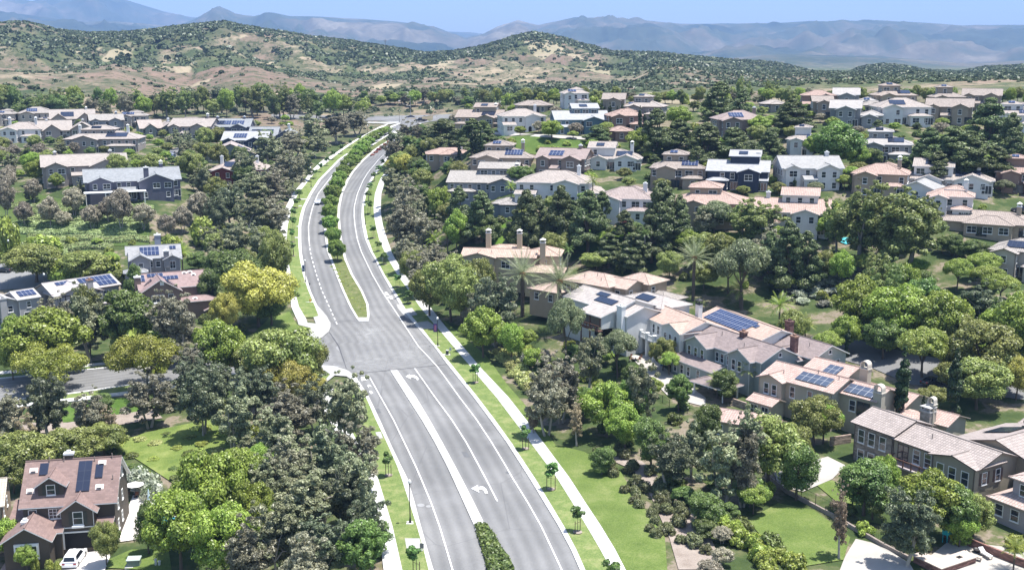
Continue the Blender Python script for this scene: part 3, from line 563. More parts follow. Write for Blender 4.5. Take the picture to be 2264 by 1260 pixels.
class House:
    def __init__(s, label, short, root, st, far=False, cat='house', name='house'):
        s.root = root; s.st = st; s.far = far; s.planes = {}; s.blocks = []
        tag(root, label, cat, 'houses of the neighbourhood' if cat == 'house' else None); HOUSES.append((s, short))
    def window(s, x, y, z, face, w=1.1, h=1.5, nx=1, ny=2, dark=False, sill=True, name='window'):
        fr, pn, comb = window_meshes(w, h, nx, ny, dark, sill); rz = {'f':0,'r':R(90),'b':R(180),'l':R(-90)}[face]
        if s.far: o = mobj(name, comb, s.root)
        else: o = mobj(name, fr, s.root); mobj('pane', pn, o)
        o.location = (x, y, z); o.rotation_euler = (0, 0, rz); return o
    def inside(s, x, y, z, skip):
        for i, b in enumerate(s.blocks):
            if i != skip and b[0]-.3 < x < b[1]+.3 and b[2]-.3 < y < b[3]+.3 and b[4]-.2 < z < b[5]+.4: return True
        return False
    def autowin(s, faces='flr', gap=3.0, w=1.1, h=1.45, rs=None, drop=.12, dark=False, pair=False):
        rs = rs or random.Random(len(HOUSES))
        for i, b in enumerate(s.blocks):
            x0,x1,y0,y1,z0,hh = b[:6]
            fl = [z for z in ((hh-2.15), (hh-5.0)) if z > z0+.4]
            if hh-z0 < 2.2: fl = [z0+.6]
            for fc in faces:
                L = (x1-x0) if fc in 'fb' else (y1-y0); n = int((L-.7)//gap)
                if L > 2.2: n = max(1, n)
                for z in fl:
                    for k in range(n):
                        u = (k+.5)/n; px = x0+(x1-x0)*u if fc in 'fb' else (x1+.002 if fc == 'r' else x0-.002); py = y0+(y1-y0)*u if fc in 'lr' else (y0-.002 if fc == 'f' else y1+.002)
                        ox, oy = {'f':(0,-.5),'b':(0,.5),'l':(-.5,0),'r':(.5,0)}[fc]
                        if s.inside(px+ox, py+oy, z+.7, i) or rs.random() < drop: continue
                        ww = w*(rs.choice([1,1,1.9]) if L/n > 2.9 else 1); hw = h if hh-z0 >= 2.2 else min(h, hh-z0-.8)
                        s.window(px, py, z, fc, ww, hw, 2 if ww > 1.5 else 1, 2, dark)
    def build(s, blocks, oh=.5):
        s.blocks = blocks; W = MB(); Rf = MB(); st = s.st; t = .16; mats = [st['wall']] + [st.get('wall2', st['wall'])]
        for i, b in enumerate(blocks):
            x0,x1,y0,y1,z0,h,kind = b[:7]; p = b[7] if len(b) > 7 else .36; mi = 1 if len(b) > 8 and b[8] == 'w2' else 0
            e = .004*i; base = z0-2.6 if z0 == 0 else z0; o = b[9] if len(b) > 9 else oh
            D = y1-y0; Wd = x1-x0
            def P(v): return tuple(v)
            if kind == 'gx':
                r = D/2*p; ym = (y0+y1)/2
                for X_, sg in ((x0, -1), (x1, 1)):
                    q = [(X_,y0,base),(X_,y1,base),(X_,y1,h),(X_,ym,h+r),(X_,y0,h)]
                    W.face(q if sg > 0 else q[::-1], [(a[1],a[2]) for a in (q if sg > 0 else q[::-1])], mi)
                W.face([(x0,y0,base),(x1,y0,base),(x1,y0,h),(x0,y0,h)], None, mi); W.face([(x1,y1,base),(x0,y1,base),(x0,y1,h),(x1,y1,h)], None, mi)
                for sg, ye in ((-1, y0-o), (1, y1+o)):
                    ze = h-o*p; A=(x0-o,ye,ze+e); B=(x1+o,ye,ze+e); Cc=(x1+o,ym,h+r+e); Dd=(x0-o,ym,h+r+e); L=math.hypot((D/2+o),(r+o*p)); s.slab(Rf,[A,B,Cc,Dd],Wd+2*o,L,t,sg)
                    s.planes[(i,'f' if sg<0 else 'b')] = ([A,B,Cc,Dd] if sg<0 else [B,A,Dd,Cc], t)
            elif kind == 'gy':
                r = Wd/2*p; xm = (x0+x1)/2
                for Y_, sg in ((y0, -1), (y1, 1)):
                    q = [(x0,Y_,base),(x1,Y_,base),(x1,Y_,h),(xm,Y_,h+r),(x0,Y_,h)]; W.face(q if sg < 0 else q[::-1], None, mi)
                W.face([(x1,y0,base),(x1,y1,base),(x1,y1,h),(x1,y0,h)], None, mi); W.face([(x0,y1,base),(x0,y0,base),(x0,y0,h),(x0,y1,h)], None, mi)
                for sg, xe in ((-1, x0-o), (1, x1+o)):
                    ze = h-o*p; A=(xe,y0-o,ze+e); B=(xe,y1+o,ze+e); Cc=(xm,y1+o,h+r+e); Dd=(xm,y0-o,h+r+e); L=math.hypot((Wd/2+o),(r+o*p)); s.slab(Rf,[A,B,Cc,Dd],D+2*o,L,t,-sg)
                    s.planes[(i,'l' if sg<0 else 'r')] = ([B,A,Dd,Cc] if sg<0 else [A,B,Cc,Dd], t)
            else:
                W.box(x0,x1,y0,y1,base,h,mi)
                if kind == 'hip':
                    hipcap = True
                    X0,X1,Y0,Y1 = x0-o,x1+o,y0-o,y1+o; m = min(X1-X0, Y1-Y0)/2; zr = h+.05+m*p; zb = h-.08+e; zt = h+.07+e
                    if X1-X0 >= Y1-Y0: ra, rb = (X0+m,(Y0+Y1)/2,zr), (X1-m,(Y0+Y1)/2,zr)
                    else: ra, rb = ((X0+X1)/2,Y0+m,zr), ((X0+X1)/2,Y1-m,zr)
                    c = [(X0,Y0),(X1,Y0),(X1,Y1),(X0,Y1)]; T_ = [(*q,zt) for q in c]; B_ = [(*q,zb) for q in c]
                    for k in range(4): Rf.face([B_[k],B_[(k+1)%4],T_[(k+1)%4],T_[k]], None, 1)
                    Rf.face(B_[::-1], None, 1); sl = math.hypot(m, m*p)
                    def tf(q, key):
                        a, b2 = Vector(q[0]), Vector(q[1]); u = (b2-a).normalized(); uv = []
                        for g in q: d = Vector(g)-a; uu = d.dot(u); uv.append((uu, (d-u*uu).length))
                        Rf.face(q, uv, 0); s.planes[(i,key)] = ([q[0],q[1],tuple(Vector(q[1])+(Vector(q[2])-Vector(q[1])-u*(Vector(q[2])-Vector(q[1])).dot(u))),tuple(Vector(q[0])+(Vector(q[2])-Vector(q[1])-u*(Vector(q[2])-Vector(q[1])).dot(u)))], .02)
                    if X1-X0 >= Y1-Y0:
                        tf([T_[0],T_[1],rb,ra],'f'); tf([T_[1],T_[2],rb],'r'); tf([T_[2],T_[3],ra,rb],'b'); tf([T_[3],T_[0],ra],'l')
                    else:
                        tf([T_[0],T_[1],ra],'f'); tf([T_[1],T_[2],rb,ra],'r'); tf([T_[2],T_[3],rb],'b'); tf([T_[3],T_[0],ra,rb],'l')
                elif kind == 'sf':   # lean-to roof falling towards the front
                    r = D*p; A=(x0-.3,y0-o,h-o*p+e); B=(x1+.3,y0-o,h-o*p+e); Cc=(x1+.3,y1,h+r+e); Dd=(x0-.3,y1,h+r+e)
                    s.slab(Rf,[A,B,Cc,Dd],Wd+.6,math.hypot(D+o,r+o*p),t,-1); s.planes[(i,'f')] = ([A,B,Cc,Dd], t)
                    for X_, sg in ((x0,-1),(x1,1)):
                        q=[(X_,y0,h),(X_,y1,h),(X_,y1,h+r)]; W.face(q if sg>0 else q[::-1],None,mi)
                elif kind == 'cone':
                    cx_, cy_ = (x0+x1)/2,(y0+y1)/2; rr=(x1-x0)/2+o; n=20
                    for k in range(n):
                        a0,a1=2*math.pi*k/n,2*math.pi*(k+1)/n; q=[(cx_+rr*math.cos(a0),cy_+rr*math.sin(a0),h-.05),(cx_+rr*math.cos(a1),cy_+rr*math.sin(a1),h-.05),(cx_,cy_,h+rr*p)]
                        Rf.face(q,[(0,0),(rr*.31,0),(rr*.15,rr)],0)
            cap = MB() if not hasattr(s, 'cap') else s.cap; s.cap = cap
            if kind == 'gx': r = D/2*p; cap.tube((x0-o, (y0+y1)/2, h+r+t+.03), (x1+o, (y0+y1)/2, h+r+t+.03), .11, .11, 5)
            elif kind == 'gy': r = Wd/2*p; cap.tube(((x0+x1)/2, y0-o, h+r+t+.03), ((x0+x1)/2, y1+o, h+r+t+.03), .11, .11, 5)
            elif kind == 'hip':
                for q, g in ((0, ra), (1, rb if X1-X0 >= Y1-Y0 else ra), (2, rb), (3, ra if X1-X0 >= Y1-Y0 else rb)): cap.tube(T_[q], g, .1, .1, 5)
                cap.tube(ra, rb, .11, .11, 5) if (Vector(ra)-Vector(rb)).length > .2 else None
        s.wall = W.build('wall', mats, s.root); s.roof = Rf.build('roof', [st['roof'], st['trim']], s.root)
        if s.cap.f: s.cap.build('ridge_cap', st.get('ridge', st['roof']), s.root)
        if not s.far:
            for i, b in enumerate(blocks):
                if b[4] == 0 and b[5] > 4 and b[6] in ('gx','gy','hip'):
                    for xx in (b[0]+.12, b[1]-.12):
                        if not s.inside(xx, b[2]-.4, 3, i): dp = MB(); dp.tube((xx, b[2]-.06, -1), (xx, b[2]-.06, b[5]-.15), .05, .05, 5, cap=False); dp.build('downpipe', st['trim'], s.root)
        return s
    def slab(s, Rf, q, lu, lv, t, sg):
        A,B,Cc,Dd = q; up = Vector((0,0,t)); top = [Vector(a)+up for a in q]; uv = [(0,0),(lu,0),(lu,lv),(0,lv)]
        if sg < 0: Rf.face(top, uv, 0); Rf.face(q[::-1], None, 1)
        else: Rf.face(top[::-1], uv[::-1], 0); Rf.face(q, None, 1)
        for k in range(4):
            if k == 2: continue
            a, b, c, d = q[k], q[(k+1)%4], top[(k+1)%4], top[k]
            Rf.face([a,b,c,d] if sg < 0 else [d,c,b,a], None, 1)
    def on_roof(s, key, u, v, lift=.0):
        (A,B,Cc,Dd), t = s.planes[key]; A,B,Cc,Dd = map(Vector,(A,B,Cc,Dd)); U = B-A; V = Dd-A; n = U.cross(V).normalized()
        if n.z < 0: n = -n
        return A + U*u + V*v + Vector((0,0,t)) + n*lift, U.normalized(), V.normalized(), n
    def solar(s, key, u0, u1, v0, v1, mat=None, label=None):
        lf = .12; P = [s.on_roof(key,a,b,lf)[0] for a,b in ((u0,v0),(u1,v0),(u1,v1),(u0,v1))]; n = s.on_roof(key,u0,v0)[3]; lu=(P[1]-P[0]).length; lv=(P[3]-P[0]).length
        nu, nv = max(1,round(lu/1.0)), max(1,round(lv/1.6)); m = MB(); top=[q+n*.05 for q in P]; m.face(top,[(.018,.018),(nu+.018,.018),(nu+.018,nv*1.6+.018),(.018,nv*1.6+.018)],0)
        for k in range(4): m.face([P[k],P[(k+1)%4],top[(k+1)%4],top[k]],None,1)
        m.face(P[::-1],None,1); o = m.build('solar_panel',[mat or M_SOLB, M_METAL],s.root)
        if label: o['label'] = label
        return o
    def chimney(s, x, y, z0, z1, w=1.1, d=.8, mat=None, cap='flat', capm=None):
        m = MB(); m.box(x-w/2,x+w/2,y-d/2,y+d/2,z0,z1); o = m.build('chimney', mat or s.st['wall'], s.root); c = MB()
        if cap == 'flat': c.box(x-w/2-.1,x+w/2+.1,y-d/2-.1,y+d/2+.1,z1-.25,z1+.02); c.box(x-.25,x+.25,y-.22,y+.22,z1+.02,z1+.35)
        elif cap == 'open':
            c.box(x-w/2-.08,x+w/2+.08,y-d/2-.08,y+d/2+.08,z1,z1+.18)
            for sx in (-1,1):
                for sy in (-1,1): c.box(x+sx*(w/2-.1)-.07,x+sx*(w/2-.1)+.07,y+sy*(d/2-.1)-.07,y+sy*(d/2-.1)+.07,z1+.18,z1+.7)
            c.box(x-w/2-.1,x+w/2+.1,y-d/2-.1,y+d/2+.1,z1+.7,z1+.82); c.face([(x-w/2-.1,y-d/2-.1,z1+.821),(x+w/2+.1,y-d/2-.1,z1+.821),(x,y,z1+1.3)]); c.face([(x+w/2+.1,y-d/2-.1,z1+.821),(x+w/2+.1,y+d/2+.1,z1+.821),(x,y,z1+1.3)]); c.face([(x+w/2+.1,y+d/2+.1,z1+.821),(x-w/2-.1,y+d/2+.1,z1+.821),(x,y,z1+1.3)]); c.face([(x-w/2-.1,y+d/2+.1,z1+.821),(x-w/2-.1,y-d/2-.1,z1+.821),(x,y,z1+1.3)])
        elif cap == 'arch':
            n = 10; r = w/2; t2=.16; c.box(x-w/2-.1,x+w/2+.1,y-d/2-.1,y+d/2+.1,z1-.05,z1+.1)
            for k in range(n):
                a0,a1 = math.pi*k/n, math.pi*(k+1)/n
                q = lambda a, rr, yy: (x+rr*math.cos(a), yy, z1+.7+rr*math.sin(a)*.9)
                c.face([q(a0,r,y-d/2),q(a0,r,y+d/2),q(a1,r,y+d/2),q(a1,r,y-d/2)]); c.face([q(a1,r-t2,y-d/2),q(a1,r-t2,y+d/2),q(a0,r-t2,y+d/2),q(a0,r-t2,y-d/2)])
                c.face([q(a0,r,y-d/2),q(a1,r,y-d/2),q(a1,r-t2,y-d/2),q(a0,r-t2,y-d/2)]); c.face([q(a1,r,y+d/2),q(a0,r,y+d/2),q(a0,r-t2,y+d/2),q(a1,r-t2,y+d/2)])
            for sx in (-1,1): c.box(x+sx*(r-t2/2)-t2/2,x+sx*(r-t2/2)+t2/2,y-d/2,y+d/2,z1+.1,z1+.7)
        c.build('chimney_cap', capm or mat or s.st['wall'], o); return o
    def part(s, name, m, mats, label=None):
        o = m.build(name, mats, s.root)
        if label: o['label'] = label
        return o
    def vents(s, key, pts):
        for u, v in pts:
            p, U, V, n = s.on_roof(key, u, v); m = MB(); M4 = Matrix.Translation(p) @ Matrix((( *U,0),(*V,0),(*n,0),(0,0,0,1))).transposed()
            m.box(-.55,.55,-.3,.5,.0,.08,0,M4); m.box(-.3,.3,-.2,.3,.08,.36,0,M4); m.box(-.2,.2,-.205,-.2,.1,.3,1,M4); s.part('roof_vent', m, [plain('vent_tin',(.62,.55,.52),.6), M_DARK])
    def pipes(s, key, pts):
        for u, v in pts:
            p, U, V, n = s.on_roof(key, u, v); m = MB(); m.tube(p-Vector((0,0,.1)), p+Vector((0,0,.7)), .07, .07, 6); s.part('vent_pipe', m, plain('pipe_paint',(.3,.25,.22),.6))
    def panel(s, name, x, y, z, face, w, h, mat, th=.06, parent=None, label=None):
        m = MB(); rz = {'f':0,'r':R(90),'b':R(180),'l':R(-90)}[face]; m.box(-w/2,w/2,-th,.01,0,h); o = m.build(name, mat, parent or s.root); o.location=(x,y,z); o.rotation_euler=(0,0,rz)
        if label: o['label']=label
        return o
    def shutters(s, x, y, z, face, w, h, mat):
        for sg in (-1, 1):
            dx, dy = (sg*(w/2+.38), 0) if face in 'fb' else (0, sg*(w/2+.38)); s.panel('shutter', x+dx, y+dy, z-.05, face, .42, h+.1, mat, .05)
def style(wall, roof, rk='tile', wk='stucco', trim='t', nm=None, wall2=None, wk2='stone'):
    k = nm or f"{wall}{roof}{rk}{wk}"; d = dict(wall=wall_mat('wall_'+k, wall, wk), roof=roof_mat('roof_'+k, roof, rk), trim={'w':M_TRIMW,'d':M_TRIMD,'t':M_TRIMT}[trim])
    if wall2: d['wall2'] = wall_mat('wall2_'+k, wall2, wk2)
    return d
def hero(A, B, zg, h, st, blocks, label, short, **k):
    a = Vector(at_z(*A, zg+h)); b = Vector(at_z(*B, zg+h)); W = (b-a).xy.length; yaw = math.atan2(b.y-a.y, b.x-a.x); c = (a+b)/2
    root = empty('house', (c.x, c.y, zg), yaw); hs = House(label, short, root, st); hs.W = W
    hs.build([(b_[0]*W, b_[1]*W, *b_[2:]) for b_ in blocks]); return hs
STY = dict(
 tan=style((.36,.30,.23),(.33,.275,.24),nm='tan'), tan2=style((.30,.255,.205),(.31,.265,.235),nm='tan2'), tanred=style((.34,.275,.21),(.40,.29,.245),nm='tanred'), white=style((.60,.60,.60),(.36,.315,.285),trim='w',nm='white'),
 whitered=style((.60,.59,.58),(.42,.31,.265),trim='w',nm='whitered'), whitegrey=style((.58,.58,.58),(.30,.295,.29),'shingle',trim='w',nm='whitegrey'), blue=style((.11,.17,.21),(.32,.325,.33),'shingle','siding','w',nm='blue'),
 navy=style((.035,.045,.075),(.33,.33,.34),'shingle','siding','w',nm='navy'), slate=style((.12,.12,.16),(.235,.245,.255),'shingle','siding','w',nm='slate'), bluegrey=style((.22,.24,.27),(.34,.315,.29),'tile','siding','d',nm='bluegrey'),
 grey=style((.26,.27,.28),(.33,.31,.295),'shingle',trim='w',nm='grey'), brown=style((.24,.19,.17),(.27,.215,.20),'shingle',trim='t',nm='brown'), red=style((.14,.035,.03),(.33,.275,.245),'shingle','siding','w',nm='red'),
 pink=style((.31,.275,.255),(.31,.275,.25),'shingle',trim='d',nm='pink'), green=style((.22,.245,.22),(.33,.285,.26),'shingle','siding','d',nm='green'), redbrown=style((.25,.17,.14),(.36,.26,.22),nm='redbrown'),
 whitebrown=style((.66,.66,.67),(.33,.27,.25),nm='whitebrown',trim='w'), cream=style((.38,.35,.31),(.32,.29,.265),trim='d',nm='cream'), )
# ---- lower left: brown three-gable house
s1 = style((.095,.08,.065),(.215,.15,.135),'shingle','siding','w',nm='umber')
h = hero((50,1117),(252,1104),-4.2,6.0,s1,[(-.5,.5,0,10.5,0,6.0,'gx',.80),(-.06,.30,-1.7,2.5,0,5.4,'gy',.72),(-.62,-.14,-5.2,1.5,0,3.1,'gy',.62),(.30,.47,-1.6,0.4,0,2.9,'sf',.35),(-.34,-.06,.9,6.0,6.4,8.35,'gy',.66),(-.66,-.48,-1,5,0,3.0,'sf',.3),(-.14,-.06,-2.4,0,0,2.9,'sf',.3)],
 'dark brown two-storey house with a dormer, dark roof panels and an open garage', 'dark brown dormer house')
W = h.W
h.window(-.2*W,.898,7.0,'f',1.0,1.3); h.shutters(-.2*W,.89,7.0,'f',1.0,1.3,plain('shutter_green',(.05,.055,.045)))
h.window(.12*W,-1.705,3.5,'f',1.15,1.7); h.shutters(.12*W,-1.71,3.5,'f',1.15,1.7,plain('shutter_green',(.05,.055,.045))); h.panel('planter_box',.12*W,-1.85,3.1,'f',1.6,.25,M_TRIMW,.3)
h.window(-.40*W,-.003,3.9,'f',.95,1.3,1,2); h.window(-.14*W,-.003,3.9,'f',1.9,1.3,4,3)
h.window(-.38*W,-5.5,.9,'f',2.6,1.5,3,2); m = MB(); m.box(-.38*W-1.55,-.38*W+1.55,-5.45,-5.18,.45,2.7); h.part('bay_surround',m,M_TRIMW)
m = MB(); m.face([(-.06*W+.25,-1.715,0),(.30*W-.1,-1.715,0),(.30*W-.1,-1.715,2.3),(-.06*W+.25,-1.715,2.3)]); h.part('garage_shade_panel',m,M_DARK,'open garage with its inner shade painted as a dark panel')  # flat panel: the open garage's inner shade put into its dark colour
m = MB(); m.box(-.06*W,-.06*W+.2,-1.8,-1.7,0,2.45); m.box(.30*W-.1,.30*W+.1,-1.8,-1.7,0,2.45); m.box(-.06*W-.2,.30*W+.2,-1.85,-1.7,2.32,2.5); m.box(-.06*W-.2,.30*W+.2,-1.78,-1.7,3.0,3.12); h.part('garage_frame',m,M_TRIMW)
for y, z in ((2.5,3.8),(6,3.8),(4.6,7.4),(7,7.0),(2,1.0),(5,1.0)): h.window(.5*W+.003,y,z,'r',.7,1.3 if z < 6 else 1.1)
h.solar((0,'f'),.56,.70,.28,.93,M_SOLK,'four dark panels stacked up the roof'); h.solar((0,'f'),.16,.25,.68,.93,M_SOLK); h.solar((0,'f'),.74,.82,.55,.84,M_SOLK)
h.vents((0,'f'),[(.1,.78),(.8,.86),(.1,.34),(.80,.34)]); h.pipes((0,'f'),[(.25,.96),(.40,.95),(.72,.92),(.9,.97),(.93,.5)])
h.chimney(-.06*W,5.6,9,11.2,1.15,.8,None,'flat',M_TRIMW); h.chimney(-.42*W,-3.0,3.2,5.0,.8,.7,M_TRIMW,'flat')
H1 = h
# ---- far left edge: tan house beside it
h = hero((-120,1130),(2,1116),-4.6,6.0,style((.34,.26,.19),(.52,.46,.38),'tile',nm='sandy'),[(-.5,.5,0,10,0,6.0,'gx',.38)],'sandy stucco house cut off by the left edge, next to the brown house','sandy house at the left edge')
for y, z in ((2,3.6),(6,3.6),(4,.9)): h.window(.5*h.W+.003,y,z,'r',.8,1.3)
h.autowin('f')
# ---- right: stone and tan house
s2 = style((.30,.27,.21),(.35,.30,.275),'tile','stucco','d',nm='olive',wall2=(.23,.205,.18))
h = hero((1890,935),(2165,1032),.6,6.5,s2,[(-.5,-.165,0,8.5,0,6.7,'gx',.34,'w2'),(-.165,.5,.05,8.3,0,6.35,'gx',.34),(.18,.5,-.75,5,0,6.3,'gy',.24),(-.02,.72,8.3,22,0,5.4,'gy',.30),(.05,.95,22,36,0,5.2,'gx',.34),(.1,.5,21,33,0,5.9,'gx',.34)],
 'long tan house with a stone-faced end, timber balcony and three black roof panels', 'stone-ended tan house')
W = h.W
for x in (-.435,-.345,-.25): h.window(x*W,-.004,3.9,'f',1.05,1.9)
for x in (-.43,-.34,-.25): h.window(x*W,-.004,.6,'f',1.1,2.1)
for x in (.03,.12): h.window(x*W,.046,3.7,'f',1.05,2.0,1,3)
h.window(-.08*W,.046,3.3,'f',1.7,2.4,2,2,True,False,'balcony_door')
for x in (.245,.335,.43): h.window(x*W,-.755,3.5,'f',1.05,1.9)
for x in (.30,.37): h.window(x*W,-.755,.4,'f',1.1,2.0,2,2)
for y in (1.3,4.2): h.window(.5*W+.004,y,3.8,'r',.9,1.6); h.shutters(.5*W+.006,y,3.8,'r',.9,1.6,plain('shutter_brown',(.09,.06,.05)))
m = MB(); m.box(-.15*W,.19*W,-1.7,.04,2.9,3.1); fl = h.part('balcony_floor',m,plain('balcony_boards',(.34,.30,.31),.8))
m = MB()
for i in range(6):
    x = -.145*W+(.33*W)*i/5; m.box(x-.08,x+.08,-1.7,-1.55,3.1,4.2)
m.box(-.15*W,.19*W,-1.68,-1.58,4.05,4.15); m.box(-.15*W,.19*W,-1.65,-1.61,3.3,3.36)
for i in range(50): x = -.145*W+.33*W*i/49; m.box(x-.015,x+.015,-1.645,-1.615,3.36,4.05)
m.box(-.15*W,-.14*W,-1.55,.0,4.05,4.15); m.build('railing',plain('railing_wood',(.16,.085,.065),.7),fl)
m = MB()
for sx in (-.1,.05,.17): m.box(sx*W-.1,sx*W+.1,-1.5,-1.3,-1,2.9)
h.part('balcony_post',m,plain('railing_wood',(.16,.085,.065),.7))
m = MB(); m.box(.225*W,.445*W,-2.1,-.77,2.35,2.5)
for i in range(12): x = .23*W+.21*W*i/11; m.tube((x,-2.25,2.5),(x,-.8,2.95),.12,.12,6)
h.part('awning',m,roof_mat('roof_olive',(.35,.30,.275),'tile'))
h.solar((3,'l'),.32,.62,.30,.80,M_SOLK); h.solar((4,'f'),.20,.42,.42,.92,M_SOLK); h.solar((4,'f'),.30,.46,.05,.38,M_SOLK); h.solar((4,'f'),.48,.60,.55,.95,M_SOLK)
h.chimney(-.40*W,14,1,6.6,1.8,1.5,M_STONEC,'open',plain('chimney_cap_stone',(.5,.48,.45)))
h.pipes((3,'r'),[(.3,.5),(.55,.7)]); h.pipes((1,'f'),[(.35,.6)])
H2 = h
# ---- right edge, lower: pale pinkish house cut off by the frame
h = hero((2192,1098),(2330,1150),.5,3.0,style((.36,.33,.34),(.46,.36,.32),nm='mauve'),[(-.5,.5,0,9,0,3.0,'hip',.33),(-.30,.6,1.8,11,0,6.0,'hip',.33)],'mauve stucco house with a low front wing, cut off by the right edge','mauve house at the lower right')
for x in (-.36,-.1,.2): h.window(x*h.W,-.004,.9,'f',1.1,1.5)
h.window(-.12*h.W,1.796,3.9,'f',1.1,1.5); h.window(.3*h.W,1.796,3.9,'f',1.1,1.5)
# ---- red tiled house with solar panels
s3 = style((.41,.375,.30),(.46,.335,.29),'tile','stucco','t',nm='sand')
h = hero((1688,828),(1918,888),2.2,6.2,s3,[(-.5,.18,0,8.2,0,6.2,'gx',.36),(-.5,-.27,-1.2,4,0,6.1,'gy',.36),(.18,.5,2.2,9,0,5.9,'gx',.36),(-.46,-.24,-4.6,-1.2,0,2.9,'gx',.36),(-.40,.0,8.2,17,0,5.8,'gx',.34),(.10,.55,9,17,0,3.6,'gx',.34),(.56,.74,6.0,10.5,0,3.2,'cone',.35),(.74,.98,7,13,0,3.2,'gx',.34)],
 'sand stucco house with pink clay tiles, arched chimneys and several roof panel groups', 'clay-tiled arched-chimney house')
W = h.W
for x in (-.42,-.34): h.window(x*W,-1.205,3.6,'f',.85,1.7)
for x in (-.2,-.03,.08): h.window(x*W,-.004,3.6,'f',.85,1.8)
h.window(.30*W,2.196,3.3,'f',1.0,1.7); h.window(.40*W,2.196,2.8,'f',2.2,2.3,2,1,True,False,'balcony_door')
for x in (-.41,-.30): h.window(x*W,-4.605,.8,'f',1.3,1.5,2)
h.solar((0,'f'),.44,.86,.25,.75,M_SOLG); h.solar((2,'f'),.14,.86,.14,.72,M_SOLG); h.solar((4,'f'),.45,.75,.2,.75,M_SOLG); h.solar((5,'f'),.5,.72,.25,.8,M_SOLB)
h.chimney(.52*W,2.6,0,7.3,1.5,1.1,None,'arch',plain('stucco_cap',(.52,.48,.41))); h.chimney(.13*W,11,4,8.0,1.5,1.2,None,'arch',plain('stucco_cap',(.52,.48,.41))); h.chimney(.86*W,6.6,0,6.2,1.1,1.0,None,'arch',plain('stucco_cap',(.52,.48,.41)))
h.pipes((0,'f'),[(.25,.4),(.62,.85),(.9,.8)])
H3 = h
h = hero((1560,925),(1712,950),1.2,2.9,s3,[(-.5,.32,0,6,0,2.9,'hip',.34),(.1,.5,.8,5,0,2.8,'gx',.34)],'low clay-tiled garden building in front of the arched-chimney house','low clay-tiled garden building'); h.autowin('fl')
# ---- sage green sided house
s4 = style((.32,.36,.345),(.235,.19,.18),'shingle','siding','w',nm='sage')
h = hero((1527,747),(1684,800),3.2,6.0,s4,[(-.5,.5,0,8.5,0,6.0,'gx',.46),(-.46,-.15,-1.8,4,0,5.9,'gy',.50),(.12,.42,-1.2,4,0,5.9,'gy',.50),(-.5,.1,-4.4,-1.8,0,2.8,'sf',.25),(-.3,.62,10,18,0,5.8,'gx',.46),(.15,.5,8.5,11,0,5.2,'gy',.46)],
 'sage green sided house with brown shingles, white trim and two brick chimneys', 'sage green sided house')
W = h.W
for x in (-.40,-.305,-.21): h.window(x*W,-1.805,3.4,'f',.8,1.8)
for x in (.20,.28): h.window(x*W,-1.205,3.4,'f',.85,1.8)
for x in (-.10,-.03,.06): h.window(x*W,-.004,3.4,'f',.8,1.6)
for x in (-.44,-.34,-.24,-.1): h.window(x*W,-4.405,.5,'f',.8,1.6)
for y in (3,6): h.window(.5*W+.004,y,3.2,'r',.85,1.4)
h.window(.5*W+.006,4.25,6.4,'r',.6,.6,1,1); h.window(.62*W+.006,14,6.2,'r',.6,.6,1,1); h.window(.62*W+.004,12.5,3.4,'r',.85,1.4); h.window(.62*W+.004,16,3.4,'r',.85,1.4)
h.chimney(.02*W,4.0,6,9.0,1.2,.9,M_BRICK,'flat',plain('clay_pot',(.25,.15,.11))); h.chimney(.40*W,9.4,4,9.1,1.2,.9,M_BRICK,'flat',plain('clay_pot',(.25,.15,.11))); h.chimney(-.02*W,16,6,9.4,1.4,1.0,M_BRICK,'flat')
h.solar((4,'f'),.08,.45,.45,.85,M_SOLB); h.pipes((0,'f'),[(.65,.5),(.3,.7)]); h.pipes((4,'f'),[(.6,.5),(.8,.6)])
m = MB(); m.box(.66*W,.66*W+2.2,9.0,11.2,0,3.0); m.box(.66*W-.3,.66*W+2.5,8.7,11.5,3.0,3.15); m.box(.66*W+.5,.66*W+1.7,9.5,10.7,3.15,3.9); h.part('entry_porch',m,M_TRIMW)
# patio roof pavilion
h2 = hero((1530,842),(1600,862),2.3,2.6,s4,[(-.5,.5,0,4.5,2.45,2.6,'hip',.35)],'brown-roofed open garden pavilion in front of the sage house','garden pavilion',)
m = MB()
for sx in (-.45,.45):
    for y in (.3,4.2): m.box(sx*h2.W-.12,sx*h2.W+.12,y-.12,y+.12,-.8,2.45)
h2.part('post',m,M_TRIMW)
# ---- white house with the big blue array
s5 = style((.60,.61,.60),(.46,.34,.28),'tile','stucco','w',nm='chalk')
h = hero((1386,680),(1512,733),4.2,6.4,s5,[(-.5,.5,0,9,0,6.2,'gx',.36),(-.5,-.2,-1.0,5,0,6.1,'gy',.34),(.02,.95,10,19,0,6.0,'gx',.34),(.2,.5,-.8,4,0,6.1,'gy',.34)],
 'white stucco house under terracotta tiles with a very large blue roof panel array', 'white house with the big blue array')
W = h.W
for x in (-.44,-.36,-.28): h.window(x*W,-1.005,3.7,'f',.7,1.7)
for x in (-.12,0,.08): h.window(x*W,-.004,3.7,'f',.8,1.7)
for x in (.26,.34,.43): h.window(x*W,-.805,3.3,'f',.8,1.8)
for x in (-.42,.30,.40): h.window(x*W,-1.005 if x < 0 else -.805,.6,'f',.9,1.9)
for y in (2.5,6): h.window(.5*W+.004,y,3.6,'r',.9,1.5,1,2,True)
for y in (12.5,16): h.window(.95*W+.004,y,3.6,'r',.9,1.5,1,2,True)
h.solar((2,'f'),.10,.70,.12,.92,M_SOLB,'large blue roof array of four panel rows'); h.solar((2,'f'),.70,.76,.62,.8,M_SOLB)
h.chimney(.12*W,8.6,5,9.2,1.2,.9,None,'open',plain('cap_black',(.04,.04,.04)))
m = MB(); m.box(-.2*W,.2*W,-2.6,-.02,2.75,2.95)
